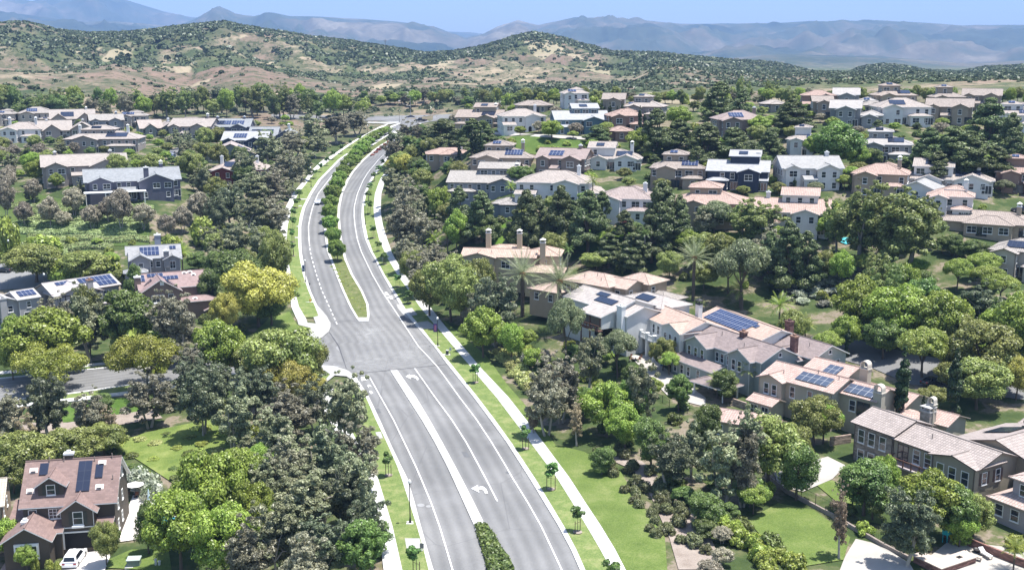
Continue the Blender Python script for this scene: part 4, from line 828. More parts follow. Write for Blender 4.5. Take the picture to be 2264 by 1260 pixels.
for x in (-.19,-.05,.07,.19): m.box(x*W-.3,x*W+.3,-2.6,-2.0,-1,4.1); m.box(x*W-.4,x*W+.4,-2.7,-1.9,4.1,4.25)
for i in range(34): x = (-.19+.38*i/33)*W; m.box(x-.06,x+.06,-2.4,-2.28,2.95,3.8)
m.box(-.19*W,.19*W,-2.45,-2.25,3.8,3.92); h.part('balcony',m,M_TRIMW)
# ---- grey roofed white house with timber balcony
s6 = style((.55,.55,.54),(.42,.38,.355),'tile','stucco','w',nm='bone',wall2=(.2,.17,.15))
h = hero((1250,655),(1378,694),6.0,6.2,s6,[(-.5,.36,0,10,0,6.2,'gx',.34),(.36,.5,1,9,0,5.6,'gx',.34),(.0,.36,-3.2,0,2.9,5.4,'sf',.28),(-.2,.45,10.5,18,0,5.8,'hip',.34)],
 'pale stucco house with grey tiles, a covered timber balcony and dark roof panels', 'balcony house between the date palms')
W = h.W
for x in (-.35,-.15): h.window(x*W,-.004,3.6,'f',1,1.5)
m = MB(); m.face([(.03*W,-3.205,2.95),(.33*W,-3.205,2.95),(.33*W,-3.205,5.2),(.03*W,-3.205,5.2)]); h.part('porch_shade_panel',m,plain('shaded_porch',(.16,.14,.12)))  # flat face on the solid block, coloured as the porch's shade
for x in (.02,.17,.34): 
    m = MB(); m.box(x*W-.12,x*W+.12,-3.35,-3.15,-1,5.4); h.part('post',m,plain('railing_wood',(.16,.085,.065),.7))
m = MB(); m.box(-.02*W,.38*W,-4.3,-3.2,2.6,2.8)
for i in range(9): x=(-.01+.38*i/8)*W; m.box(x-.07,x+.07,-4.3,-4.16,2.8,3.8)
m.box(-.02*W,.38*W,-4.28,-4.18,3.7,3.8); h.part('balcony',m,plain('railing_wood',(.16,.085,.065),.7))
m = MB(); m.face([(.03*W,-.01,0),(.33*W,-.01,0),(.33*W,-.01,2.5),(.03*W,-.01,2.5)]); h.part('patio_shade_panel',m,M_DARK)  # near-black sheet on the wall: patio shade painted as colour
h.window(.40*W,.996,3.3,'f',.8,1.4); h.shutters(.40*W,.99,3.3,'f',.8,1.4,plain('shutter_slate',(.06,.08,.11)))
h.chimney(.44*W,.4,-1,7.6,1.6,1.0,M_TRIMW,'flat'); h.solar((0,'f'),.50,.84,.30,.62,M_SOLK); h.solar((0,'f'),.40,.6,.64,.88,M_SOLK); h.solar((3,'f'),.30,.62,.25,.75,M_SOLK)
# ---- tan tiled houses uphill of the palms
s7 = style((.42,.36,.26),(.46,.34,.275),'tile','stucco','t',nm='ochre')
h = hero((1022,566),(1182,570),8.8,6.0,s7,[(-.5,.5,0,8,0,6.0,'gx',.30),(-.5,-.05,-1.0,5,0,5.9,'gy',.26),(.42,.82,2.2,11,0,6.1,'hip',.38),(-.25,.3,8,14,0,5.8,'hip',.40),(.4,.9,-4,2.2,0,3.2,'hip',.33)],
 'ochre stucco house with terracotta tiles and three capped chimneys behind the palms', 'ochre house with three chimneys')
W = h.W
for x, w in ((-.42,.9),(-.22,.9)): h.window(x*W,-1.005,3.6,'f',w,1.4)
h.window(.1*W,-.004,3.3,'f',1.9,1.6,2); h.window(.62*W,2.196,3.7,'f',.9,1.4); h.window(.82*W+.004,6,3.6,'r',1,1.5)
h.chimney(-.22*W,9.2,5,10.2,1.2,1.0,None,'open',plain('cap_white',(.6,.58,.55))); h.chimney(.22*W,9.5,5,10.2,1.2,1.0,None,'open',plain('cap_white',(.6,.58,.55))); h.chimney(.60*W,1.7,0,9.3,1.3,1.0,None,'open',plain('cap_white',(.6,.58,.55)))
h.pipes((0,'f'),[(.4,.5),(.8,.4)])
h = hero((1240,618),(1372,640),7.5,5.8,style((.36,.29,.22),(.45,.34,.285),'tile',nm='clay'),[(-.5,.3,0,9,0,5.8,'hip',.36),(-.05,.5,2,9,0,5.6,'gx',.34),(.1,.6,8,15,0,5.8,'hip',.40),(-.9,-.4,-3,4,0,3.4,'hip',.33)],'low brown house with terracotta tiles and many roof vents, right of the date palms','vented terracotta house')
h.autowin('fr'); h.pipes((0,'f'),[(.4,.5),(.6,.7),(.75,.4)])
h = hero((1392,652),(1470,668),7,3.2,STY['cream'],[(-.5,.5,0,7,0,3.2,'hip',.34)],'small cream-roofed garage behind the two white houses','small cream garage'); h.autowin('f')
# ---- left: gabled houses with panels
s8 = style((.28,.27,.28),(.27,.27,.275),'shingle','siding','w',nm='stormy')
h = hero((288,572),(398,566),6.5,5.6,s8,[(-.5,.5,0,9,0,5.6,'gx',.50),(-.5,-.1,-1.6,4,0,5.4,'gy',.55),(.18,.5,-1.2,3,0,5.2,'gy',.5),(-.62,-.2,-4.6,-1.6,0,2.8,'hip',.4),(-.56,-.1,8,13,0,5.4,'gx',.6)],
 'blue-grey gabled house with a dark panel array beside the terraced bank', 'blue-grey gabled house')
W = h.W; h.window(-.3*W,-1.605,3.0,'f',1.1,1.5); h.window(.05*W,-.004,3.2,'f',1,1.3); h.window(.34*W,-1.205,2.8,'f',1.2,1.8,2); h.window(-.1*W,-.004,3.2,'f',.9,1.3)
h.solar((0,'f'),.22,.58,.2,.85,M_SOLB); h.solar((0,'f'),.78,.90,.6,.85,M_SOLB); h.chimney(.08*W,8,5,10.2,1.5,1.0,plain('chimney_slate',(.2,.22,.27)),'flat',M_TRIMW); h.chimney(.22*W,-1,3,7.4,1.3,.9,None,'flat',M_TRIMW)
s9 = style((.22,.165,.14),(.27,.195,.185),'shingle','siding','w',nm='cocoa')
h = hero((310,640),(460,628),3.0,5.8,s9,[(-.5,.5,0,10,0,5.8,'gx',.50),(-.5,.06,-2.6,5,0,5.5,'gy',.62),(.06,.58,-4,0,0,2.8,'hip',.35)],
 'brown two-storey house with white bay windows and dark panels on two slopes', 'brown house above the yellow tree')
W = h.W; h.window(-.27*W,-2.605,3.0,'f',2.6,1.6,3,2); h.window(-.08*W,-2.605,3.0,'f',1.1,1.6); h.panel('gable_vent',-.2*W,-2.61,6.9,'f',.9,.9,M_TRIMW); m = MB(); m.box(-.45*W,-.12*W,-2.9,-2.6,2.6,2.85); h.part('bay_surround',m,M_TRIMW)
h.solar((0,'f'),.16,.38,.74,.95,M_SOLB); h.solar((0,'f'),.02,.12,.5,.9,M_SOLB); h.solar((0,'f'),.36,.58,.52,.74,M_SOLB); h.solar((1,'l'),.1,.55,.2,.7,M_SOLK); h.solar((1,'r'),.1,.6,.2,.7,M_SOLK)
h.chimney(-.52*W,2,-1,8.5,1.4,1,None,'flat',M_TRIMW); h.vents((0,'f'),[(.68,.85),(.76,.88),(.80,.70)]); h.vents((2,'f'),[(.4,.4)])
for y in (2,6): h.window(.5*W+.003,y,3.4,'r',.8,1.2)
s10 = style((.33,.31,.31),(.40,.37,.365),'shingle','stucco','t',nm='tudor')
h = hero((116,650),(262,628),3.0,5.6,s10,[(-.5,.5,0,9,0,5.6,'gx',.38),(-.5,.16,-2.4,4,0,5.3,'gy',.36),(-.3,.2,-4.6,-2.4,0,2.7,'sf',.3)],
 'half-timbered grey house with a wide stepped blue panel array', 'half-timbered grey house')
W = h.W; h.window(-.13*W,-2.605+.2,2.9,'f',1.7,1.5,2); h.window(-.34*W,-2.405,3.2,'f',.7,.8,1,1); h.window(.3*W,-.004,3.2,'f',1.2,1.3,2)
m = MB()
for x in (-.46,-.38,-.26,-.2,-.05,.02,.12): m.box(x*W-.09,x*W+.09,-2.47,-2.401,2.8,5.6)
m.box(-.5*W,.14*W,-2.48,-2.402,5.0,5.2); m.box(-.5*W,.14*W,-2.485,-2.403,2.7,2.9); h.part('timber_framing',m,plain('timber_dark',(.06,.045,.04),.7))
h.solar((0,'f'),.48,.96,.50,.92,M_SOLB); h.solar((0,'f'),.70,.96,.12,.5,M_SOLB); h.solar((0,'f'),.16,.34,.62,.88,M_SOLB); h.chimney(-.02*W,-2.7,-1,8.3,1.3,1,s10['wall'],'flat',plain('clay_pot',(.25,.15,.11))); h.solar((2,'f'),.5,.9,.2,.9,M_SOLB)
h = hero((-30,672),(82,655),1.8,6.2,style((.33,.33,.335),(.40,.38,.37),'shingle',trim='w',nm='fog'),[(-.5,.1,0,8,0,6.0,'gy',.36),(.1,.5,-.6,6,0,6.3,'gx',.36)],'pale grey two-storey house with a tilted blue array at the left edge','pale grey house at the left edge')
W = h.W; h.window(.3*W,-.605,4.2,'f',.8,1.2); h.window(.25*W,-.605,1.0,'f',1.2,2); h.window(-.3*W,-.004,1.0,'f',1.6,1.6,2); h.window(-.05*W,-.004,3.6,'f',1.0,1.3); h.solar((1,'f'),.2,.9,.25,.85,M_SOLB); h.chimney(-.2*W,-.4,-1,7.0,1.4,.8,None,'flat')
# small roof near the yellow tree
h = hero((455,685),(500,680),1.0,2.6,s9,[(-.5,.5,0,4,0,2.6,'gy',.45)],'small brown-roofed pool house left of the bright yellow tree','small brown pool house')

# ---- the other houses: template blocks, each placed on the terrain at its own spot
def blocks_for(k, W):
    D = max(8.5, min(14.5, W*.78))
    if k == 'cross': return [(-W/2,W/2,0,D,0,5.6,'gx',.42),(W*.06,W*.42,-2.2,D*.5,0,5.4,'gy',.42),(-W*.46,-W*.22,-1.1,D*.4,0,5.5,'gy',.42),(-W*.16,W*.03,-2.6,0,0,2.8,'sf',.3)]
    if k == 'hip': return [(-W/2,W/2,0,D,0,5.6,'hip',.40),(-W*.44,-W*.06,-2.2,D*.5,0,5.4,'gy',.34),(W*.08,W*.46,-3.4,0,0,2.9,'hip',.33),(-W*.10,W*.30,D*.35,D*.95,5.6,7.0,'hip',.36)]
    if k == 'hip2': return [(-W/2,W/2,0,D,0,5.8,'hip',.36),(W*.02,W*.36,-1.4,D*.5,0,5.7,'gy',.3),(W*.4,W*.66,1.5,D-1,0,3.0,'hip',.33),(-W*.5,-W*.22,-2.6,0,0,2.9,'sf',.32)]
    if k == 'tower': return [(-W/2,W/2,0,D,0,5.2,'gx',.36),(-W*.14,W*.34,D*.35,D*.95,5.2,8.9,'gx',.32),(W*.02,W*.36,-2.2,D*.4,0,5.1,'gy',.34),(-W*.48,-W*.16,-3.0,0,0,2.8,'hip',.33),(W*.38,W*.5,-1.2,.0,0,2.9,'sf',.3)]
    if k == 'tower2': return [(-W/2,W/2,0,D,0,5.2,'hip',.36),(-W*.30,W*.14,D*.35,D*.95,5.2,8.6,'hip',.32),(-W*.38,-W*.04,-2.4,D*.4,0,5.1,'gy',.32),(W*.10,W*.46,-3.0,0,0,2.7,'hip',.34)]
    if k == 'long': return [(-W/2,W/2,0,D,0,3.8,'gx',.55),(-W*.46,-W*.16,-1.2,D*.5,0,4.0,'gy',.75),(W*.12,W*.44,-1.8,D*.5,0,4.0,'gy',.75)]
    if k == 'long2': return [(-W/2,W*.1,0,D,0,4.0,'gx',.52),(W*.1,W/2,-1.5,D-1,0,4.4,'gy',.6),(-W*.38,-W*.10,-1.2,D*.5,0,4.2,'gy',.7)]
    if k == 'gable': return [(-W/2,W/2,0,D+2,0,4.0,'gy',.42)]
    if k == 'low': return [(-W/2,W/2,0,D*.8,0,3.0,'hip',.36),(-W*.2,W*.3,-2,D*.4,0,3.0,'hip',.36)]
    if k == 'lowtower': return [(-W/2,W/2,0,D,0,3.2,'hip',.36),(-W*.44,W*.02,1.5,D*.75,0,6.4,'gx',.34),(W*.05,W*.45,-2.4,D*.5,0,3.3,'gy',.36),(-W*.4,-W*.1,-1.4,1.5,0,3.1,'gy',.4)]
    if k == 'split': return [(-W/2,W*.08,0,D,0,5.8,'gx',.36),(W*.08,W/2,.6,D-1,0,3.5,'hip',.36),(-W*.38,-W*.02,-2.2,D*.4,0,5.4,'gy',.36),(W*.12,W*.4,-1.8,.6,0,3.1,'gy',.36)]
FAR = [ # x0,x1,base y,yaw,template,style,solar,chimneys,label,short
 (1008,1106,289,-12,'tower','tan',2,1,'tan three-level house with scattered roof panels at the top left of the hill','tan three-level hill house'),
 (1112,1206,292,10,'hip2','white',0,1,'bright white villa with an arched doorway standing on the upper bank','white arched-door villa'),
 (1146,1222,250,8,'low','tan2',0,0,'low tan-roofed house behind the white arched-door villa','low tan house behind the villa'),
 (1230,1345,297,8,'tower','blue',1,1,'teal blue sided house with white trim and a small upper floor','teal blue house'),
 (1245,1300,238,6,'hip','white',2,0,'white house with two roof panel groups on the skyline behind the teal house','white skyline house behind the teal one'),
 (1334,1412,254,-6,'split','tan2',1,0,'tan split-level house among thin cypresses','tan split-level house by cypresses'),
 (1380,1462,268,-14,'tower2','pink',1,0,'pinkish house with a blue panelled upper roof behind the cypresses','pinkish panelled house'),
 (1348,1424,292,8,'hip','redbrown',0,0,'reddish brown house right of the teal blue house','reddish brown house'),
 (1350,1392,310,0,'low','redbrown',0,0,'small dark garden pavilion below the reddish brown house','small dark pavilion'),
 (947,1036,360,4,'low','tanred',0,1,'low house with salmon clay tiles between palms and tall cypresses','salmon-tiled low house'),
 (1042,1172,386,-8,'tower2','tan2',2,1,'tan house with a square upper room carrying a small panel group','tan square-tower house'),
 (1184,1292,391,-16,'cross','brown',1,1,'dark brown shingled house with steep gables','dark brown steep-gabled house'),
 (1295,1412,374,-8,'lowtower','white',2,1,'white house with panels on a small upper block and a long low wing','white low-winged house'),
 (1440,1556,413,-8,'tower2','tan2',2,1,'tan house with chimney and two linked upper blocks left of the navy house','tan twin-block house'),
 (992,1166,442,-8,'tower','bluegrey',0,1,'long blue-grey sided house with pale roofs and dark eaves','long blue-grey house'),
 (1143,1298,450,-10,'hip2','white',0,1,'long white house with a wide pale hip roof','long white hip-roofed house'),
 (1100,1143,474,-10,'low','bluegrey',0,0,'square grey garden pavilion beside the long white house','square grey pavilion'),
 (1318,1440,486,-10,'hip','whitebrown',0,1,'white house with a broad brown hip roof above the green bank','white brown-roofed house'),
 (1566,1692,420,-8,'tower','navy',1,1,'navy blue sided house with a tall gabled top room','navy blue house'),
 (1732,1858,417,8,'cross','whitegrey',0,1,'pale house with a steep dark grey shingle roof','steep grey-roofed house'),
 (1886,1998,432,-12,'hip','tanred',0,1,'tan house with a pinkish hip roof and brick chimney','pinkish hip-roofed house'),
 (2014,2184,424,-10,'lowtower','white',2,1,'white house with an upper block and white chimney near the right side','white upper-block house'),
 (2206,2300,425,-6,'tower2','redbrown',1,0,'brown two-storey house cut by the right edge above the street','brown house at the upper right edge'),
 (1740,1812,347,-10,'tower2','white',3,0,'narrow white house with dark shutters and stacked panel groups','narrow white shuttered house'),
 (1900,2008,360,-6,'tower2','grey',3,0,'grey house with three panel groups and an arched doorway','grey arched-door house'),
 (1590,1694,303,10,'hip','brown',1,1,'brown hip-roofed house half hidden by pines','half hidden brown hip-roofed house'),
 (1838,1944,279,-8,'split','grey',0,0,'grey gabled house left in the upper right row','grey gabled row house'),
 (1944,2052,275,6,'hip','white',1,0,'white hip-roofed house in the middle of the upper right row','white mid-row house'),
 (2050,2142,273,-10,'cross','tan2',0,0,'tan gabled house on the right of the upper right row','tan gabled row house'),
 (1800,1868,262,0,'split','tan2',0,0,'tan split-level house below the brown skyline house','tan house below the skyline'),
 (1905,1962,252,8,'low','cream',0,0,'low cream house squeezed between the two grey and tan skyline houses','low cream skyline house'),
 (2062,2128,247,0,'tower2','tan2',1,0,'small tan house with an upper block behind the tan gabled row house','small tan upper-block house'),
 (2226,2300,256,-6,'low','white',1,0,'low white house at the far upper right edge','low white upper-right house'),
 (395,455,282,10,'low','tan2',0,0,'low tan house behind the twin-gabled tan house','low tan back-row house'),
 (1777,1842,247,0,'hip2','redbrown',0,0,'brown house with a flat-looking pale roof on the right skyline','brown skyline house'),
 (1845,1934,245,-6,'split','grey',1,0,'grey skyline house with a panel group on its upper roof','grey skyline house with panels'),
 (1938,2022,243,5,'tower2','tan',2,0,'tan skyline house with panel groups on the left of its roof','tan skyline house with panels'),
 (2130,2206,245,-10,'cross','tan2',0,0,'tan skyline house just left of the dark pines on the right','tan skyline house by the pines'),
 (2200,2290,290,-6,'tower2','white',2,0,'white house with teal shutters cut by the right edge','white teal-shuttered house'),
 (1687,1738,248,6,'low','pink',0,0,'low pinkish skyline house between two dark pines','low pinkish skyline house'),
 (1492,1640,494,-8,'tower2','tanred',0,0,'tan stucco house with clay tiles and a small upper block','tan clay-tiled house'),
 (1670,1824,515,-8,'tower','whitered',0,2,'white house with clay tiles, dark balcony and shaded patio','white clay-tiled balcony house'),
 (2052,2142,484,-10,'hip','whitered',0,1,'white house with a dark balcony door right of the big pines','white house right of the big pines'),
 (1985,2062,452,-20,'gable','whitegrey',0,0,'white gabled wing with arched windows above the big pines','white gabled arched-window house'),
 (2078,2270,520,-16,'low','tan',0,1,'long low house with weathered grey-tan tiles and a stone chimney','long low grey-tan house'),
 (2190,2320,612,-20,'hip','cream',1,1,'cream house with a brown roof and dark panels at the right edge','cream house at the right edge'),
 (-12,32,278,0,'hip','cream',2,0,'pale house with blue panels at the far left edge of the back row','pale far-left panel house'),
 (46,118,276,6,'hip','cream',2,0,'pale house with two panel groups in the back left row','pale twin-panel house'),
 (118,206,280,8,'long','pink',1,1,'long pinkish house with two dark-edged gables','long pinkish gabled house'),
 (204,272,293,12,'cross','bluegrey',0,1,'steep blue-gabled house in the left neighbourhood','steep blue-gabled house'),
 (270,322,283,0,'hip','cream',3,0,'pale house with a large blue array in the back left row','pale large-array house'),
 (314,392,303,16,'long2','green',0,1,'grey-green gabled house with a wide tan roof','grey-green wide-roofed house'),
 (374,466,308,-14,'cross','pink',0,1,'tan-roofed house with twin triangular gables','twin-gabled tan house'),
 (464,550,308,-6,'cross','slate',3,2,'blue house with two roof panel groups and white chimneys','blue house with white chimneys'),
 (552,650,323,-6,'long2','slate',3,1,'dark sided house with a pale gabled roof near the tree belt','dark sided pale-gabled house'),
 (495,588,340,-6,'cross','navy',1,0,'blue gabled house with a white lower roof','blue house with a white lower roof'),
 (462,560,364,4,'gable','green',1,0,'grey house with a barn-like striped gable','barn-gabled grey house'),
 (470,582,411,-4,'hip','red',1,2,'dark red sided house with a panel row and two chimneys','dark red house'),
 (6,86,315,-6,'hip','white',0,2,'white two-storey house at the left with slim chimneys','white house at the upper left'),
 (92,202,308,8,'long2','pink',0,2,'pinkish house with white chimneys left of centre in the left neighbourhood','pinkish white-chimneyed house'),
 (150,300,337,-6,'tower2','pink',3,2,'pale house with three panel groups and a boxy chimney','pale three-array house'),
 (106,276,404,10,'cross','pink',0,2,'wide taupe house with steep gables and tall windows','wide taupe house'),
 (192,402,438,10,'cross','slate',0,1,'long slate grey sided house with white-framed windows and a white patio roof','long slate sided house'),
 (-60,8,345,0,'low','cream',0,0,'low cream house cut by the left edge','low cream left-edge house'),
]
BASE_ADJ = 2
for i, (x0, x1, by, yaw, k, stn, ns, nc, label, short) in enumerate(FAR):
    p = g1((x0+x1)/2, by); s_ = mpp(p); a = abs(R(yaw)); W = (x1-x0)*s_/(math.cos(a)+.35*math.sin(a)); W = max(8, min(W*1.08, 28))
    face = math.atan2(p.x, p.y)  # sight-line bearing
    small = 'pavilion' in label
    root = empty('pavilion' if small else 'house', (p.x, p.y, p.z-.1), R(yaw) - face*.6); hs = House(label, short, root, STY[stn], far=by < 470, cat='pavilion' if small else 'house')
    bl = blocks_for(k, W); hs.build(bl); rs = random.Random(i*7+1); hs.autowin('flr', gap=2.5, w=1.05, h=1.5, rs=rs, drop=.12)
    if not small and W > 9:
        for u in (rs.uniform(-.05,.0), rs.uniform(.4,.46)):
            x = u*W; yy = min([b[2] for b in bl if b[4] == 0 and b[0]-.2 < x < b[1]+.2]+[99])
            if yy < 50: hs.window(x, yy-.004, .15, 'f', 2.3, 2.1, 3, 1, stn in ('tan','tan2','redbrown','brown'), False, 'patio_door')
    hs.short = short
    keys = [kk for kk in [(1,'f'),(0,'f'),(2,'f')] if kk in hs.planes]
    if bl[0][6] == 'gy': keys = [(0,'r'),(0,'l')]
    if k.startswith('tower') or k == 'lowtower': keys = [kk for kk in [(1,'f'),(0,'f')] if kk in hs.planes]
    for n in range(ns):
        kk = keys[n % len(keys)]; u0 = [.25,.55,.10][n] if kk[0] == 0 else .3; hs.solar(kk, u0, u0+.28, .25, .72, M_SOLB if i % 3 else M_SOLK)
    D = bl[0][3]
    for n in range(nc):
        x = [W*.32, -W*.34][n]; hs.chimney(x, D*.5, 3, bl[0][5]+D*.5*.4+1.3, 1.0, .8, None if i % 3 else M_TRIMW, 'flat' if i % 2 else 'open', M_TRIMW)
    if short == 'long slate sided house':
        hs.chimney(W*.14,-.55,-1,9.6,1.5,1.05,None,'flat',M_TRIMW)
        m = MB(); m.box(-W*.52,W*.12,-6.5,-2.6,2.7,2.85)
        for x in (-.5,-.3,-.1,.1): m.box(x*W-.12,x*W+.12,-6.4,-6.2,-1,2.7)
        hs.part('patio_cover', m, M_TRIMW)
    if 'clay-tiled balcony' in short or 'tan three-level' in short:
        x = W*.38; m = MB(); m.box(x-2.2,x+2.2,-1.4,0,2.7,2.85); m.box(x-2.2,x+2.2,-1.4,-1.33,3.6,3.7)
        for j in range(18): m.box(x-2.2+4.4*j/17-.02,x-2.2+4.4*j/17+.02,-1.39,-1.35,2.85,3.6)
        hs.part('balcony', m, M_TRIMD); hs.panel('patio_shade_panel', x, -.02, .1, 'f', 4.0, 2.3, M_DARK, .02)  # the panel under the balcony paints the patio's shade as a dark sheet
    if 'arched-door' in short: 
        for q in ((-.3,2.6,2.3),(.12,1.2,2.2),(.3,1.2,2.2)):
            m = MB(); x = q[0]*W; yy = -1.42 if k == 'hip2' and 0 < q[0] < .36 else -.02; yy = -3.05 if False else yy; m.face([(x-q[1]/2,yy,.1)]+[(x+q[1]/2,yy,.1)]+[(x+q[1]/2*math.cos(t),yy,q[2]-.6+q[1]/2*math.sin(t)) for t in np.linspace(0,math.pi,9)]); hs.part('arched_door', m, M_DARK)
# ------------------------------------------------------------ vegetation prototypes (unit height, unit width; scaled per plant)
def quads_mesh(name, P, U, V, mat, tri=False):
    """leaf clusters: P centres, U/V half axes"""
    n = len(P); co = np.stack([P-U*.55-V, P+U*.55-V*.8, P+U+V*.25, P+V, P-U+V*.1], 1).astype(np.float32).reshape(-1, 3)
    me = bpy.data.meshes.new(name); me.vertices.add(5*n); me.vertices.foreach_set('co', co.ravel()); me.loops.add(5*n); me.loops.foreach_set('vertex_index', np.arange(5*n, dtype=np.int32))
    me.polygons.add(n); me.polygons.foreach_set('loop_start', np.arange(0, 5*n, 5, dtype=np.int32)); me.update(); me.validate(); me.materials.append(mat); return me
def leaves_on(cent, rad, n, size, rs, up=.35, jitter=.8, flat=.75, aspect=1.4):
    """n leaf clusters over lobes (centres, radii), in metres"""
    cent = np.asarray(cent); rad = np.asarray(rad); w = rad**2; idx = rs.choice(len(cent), n, p=w/w.sum())
    d = rs.normal(size=(n, 3)); d[:, 2] = d[:, 2]*.9 + up*.6; d /= np.linalg.norm(d, axis=1)[:, None]
    rr = rad[idx]*(.55 + .62*rs.rand(n)**.8); P = cent[idx] + d*rr[:, None]*np.array([1, 1, flat])
    nm = d + rs.normal(size=(n, 3))*jitter*.6 + np.array([0, 0, up]); nm /= np.linalg.norm(nm, axis=1)[:, None]
    a = rs.normal(size=(n, 3)); U = np.cross(nm, a); U /= np.linalg.norm(U, axis=1)[:, None]; V = np.cross(nm, U)
    s = size*(.6 + .8*rs.rand(n))[:, None]; return P, U*s, V*s*aspect
def lobes(kind, rs, Hh, Wd):
    R_ = Wd/2; c = []; r = []
    if kind == 'round':
        for _ in range(80):
            d = rs.normal(size=3); d /= np.linalg.norm(d); k = .55 + .32*rs.rand(); z = .60*Hh + d[2]*k*Hh*.36
            if z < .28*Hh: z = .28*Hh + rs.rand()*.1*Hh
            c.append((d[0]*k*R_, d[1]*k*R_, z)); r.append(R_*(.13 + .15*rs.rand()))
    elif kind == 'umbrella':
        for _ in range(60):
            a = rs.rand()*6.283; k = math.sqrt(rs.rand())*.86; c.append((math.cos(a)*k*R_, math.sin(a)*k*R_, Hh*(.80 - .28*k*k + .09*rs.normal()*.8))); r.append(R_*(.14 + .10*rs.rand()))
    elif kind == 'airy':      # several upright uneven masses
        for _ in range(rs.randint(5, 9)):
            a = rs.rand()*6.283; k = .12+.5*rs.rand(); bx, by = math.cos(a)*k*R_, math.sin(a)*k*R_; top = Hh*(.62 + .36*rs.rand()); bot = Hh*(.22 + .16*rs.rand())
            for j in range(9):
                t = j/8; z = bot + (top-bot)*t; w = R_*(.16 + .26*math.sin(math.pi*min(1, t*.85+.15)))*(.7+.6*rs.rand()); c += [(bx*(1+.25*t)+rs.normal()*R_*.2, by*(1+.25*t)+rs.normal()*R_*.2, z+rs.normal()*.03*Hh) for _ in range(2)]; r += [w*.5, w*.38]
    elif kind == 'cone':      # shaggy conifer, irregular
        for _ in range(70):
            t = rs.rand()**.8; z = Hh*(.14 + .84*t); k = (1-t)**.62; a = rs.rand()*6.283; q = (.45+.45*rs.rand())*k; c.append((math.cos(a)*q*R_, math.sin(a)*q*R_, z)); r.append(R_*(.10+.18*k)*(.8+.4*rs.rand()))
    elif kind == 'oval':
        for _ in range(44):
            d = rs.normal(size=3); d /= np.linalg.norm(d); k = .5 + .35*rs.rand(); c.append((d[0]*k*R_, d[1]*k*R_, .56*Hh + d[2]*k*Hh*.44)); r.append(R_*(.22+.18*rs.rand()))
    elif kind == 'weep':
        for _ in range(50):
            a = rs.rand()*6.283; k = math.sqrt(rs.rand())*.8; c.append((math.cos(a)*k*R_, math.sin(a)*k*R_, Hh*(.82-.45*k*k*(.6+.6*rs.rand())))); r.append(R_*(.16+.12*rs.rand()))
    elif kind == 'column':
        for _ in range(60):
            t = rs.rand(); z = Hh*(.05+.93*t); w = R_*min(1, (1-t)*3.2+.1)*min(1, .55+t*2.5); a = rs.rand()*6.283; c.append((math.cos(a)*w*.5, math.sin(a)*w*.5, z)); r.append(max(.12, w*.55))
    elif kind == 'mound':
        for _ in range(26):
            d = rs.normal(size=3); d /= np.linalg.norm(d); d[2] = abs(d[2]); k = .45+.35*rs.rand(); c.append((d[0]*k*R_, d[1]*k*R_, Hh*(.15+.55*d[2]*k*1.3))); r.append(R_*(.26+.14*rs.rand()))
    elif kind == 'young':
        for _ in range(12):
            d = rs.normal(size=3); d /= np.linalg.norm(d); k = .2+.55*rs.rand(); c.append((d[0]*k*R_, d[1]*k*R_, Hh*(.72+.24*d[2]*k*1.2))); r.append(R_*(.22+.2*rs.rand()))
    return np.array(c), np.array(r)
BARKS = dict(pale=plain('bark_pale', (.36,.33,.29), .9, .25, 2), brown=plain('bark_brown', (.12,.095,.075), .95, .25, 2), grey=plain('bark_grey', (.2,.185,.165), .95, .25, 2))
def trunk_mesh(rs, Hh, R_, cen, bark, multi=1, r0=None, limbs=5):
    m = MB(); r0 = r0 or .018*Hh+.05; hi = [q for q in cen if q[2] < Hh*.85]; hi = hi if len(hi) else list(cen)
    for k in range(multi):
        a = rs.rand()*6.283; lean = (.10 if multi > 1 else .03)*Hh; b0 = Vector((0, 0, -.8)) + Vector((math.cos(a), math.sin(a), 0))*(.12*(multi > 1)); fork = Vector((math.cos(a)*lean, math.sin(a)*lean, Hh*(.26+.08*rs.rand())))
        mid = b0.lerp(fork, .5) + Vector((rs.normal()*.06, rs.normal()*.06, 0)); rr = r0/(1 if multi == 1 else 1.5); m.tube(b0, mid, rr*1.35, rr, 8, cap=False); m.tube(mid, fork, rr, rr*.8, 8, cap=False)
        for j in range(max(2, limbs//multi)):
            t = Vector(hi[rs.randint(len(hi))]); md = fork.lerp(t, .5) + Vector((0, 0, .06*Hh)); m.tube(fork, md, rr*.6, rr*.38, 6, cap=False); m.tube(md, t, rr*.38, rr*.1, 5, cap=False)
    return m.mesh('trunk', bark, True)
KINDS = {}
def make_kind(key, desc, name, cat, shape, Hh, Wd, n, size, c1, c2, bark='brown', multi=1, variants=3, trans=.25, jitter=.8, aspect=1.4, limbs=6, flat=.75):
    big = shape not in ('mound', 'young'); n = int(n*(4.2 if big else 2.6)); size *= .44 if big else .55
    if key == 'HB': n = 420; size = .36
    mat = leaf_mat('leaf_'+key, c1, c2, trans); out = []
    for v in range(variants):
        rs = np.random.RandomState(hash_(key)+v*13); c, r = lobes(shape, rs, Hh, Wd); P, U, V = leaves_on(c, r, n, size, rs, jitter=jitter, aspect=aspect, flat=flat)
        zt = np.percentile(P[:, 2], 99.7); xs = np.percentile(np.hypot(P[:, 0], P[:, 1]), 98.5)
        S = np.array([1/(2*xs), 1/(2*xs), 1/zt]); cm = quads_mesh('crown', P*S, U*S, V*S, mat); tm = None
        if bark:
            tm = trunk_mesh(rs, Hh, Wd/2, c, BARKS[bark], multi, limbs=limbs); tm.transform(Matrix.Diagonal((S[0], S[1], S[2], 1)))
        out.append((cm, tm))
    KINDS[key] = dict(desc=desc, name=name, cat=cat, meshes=out)
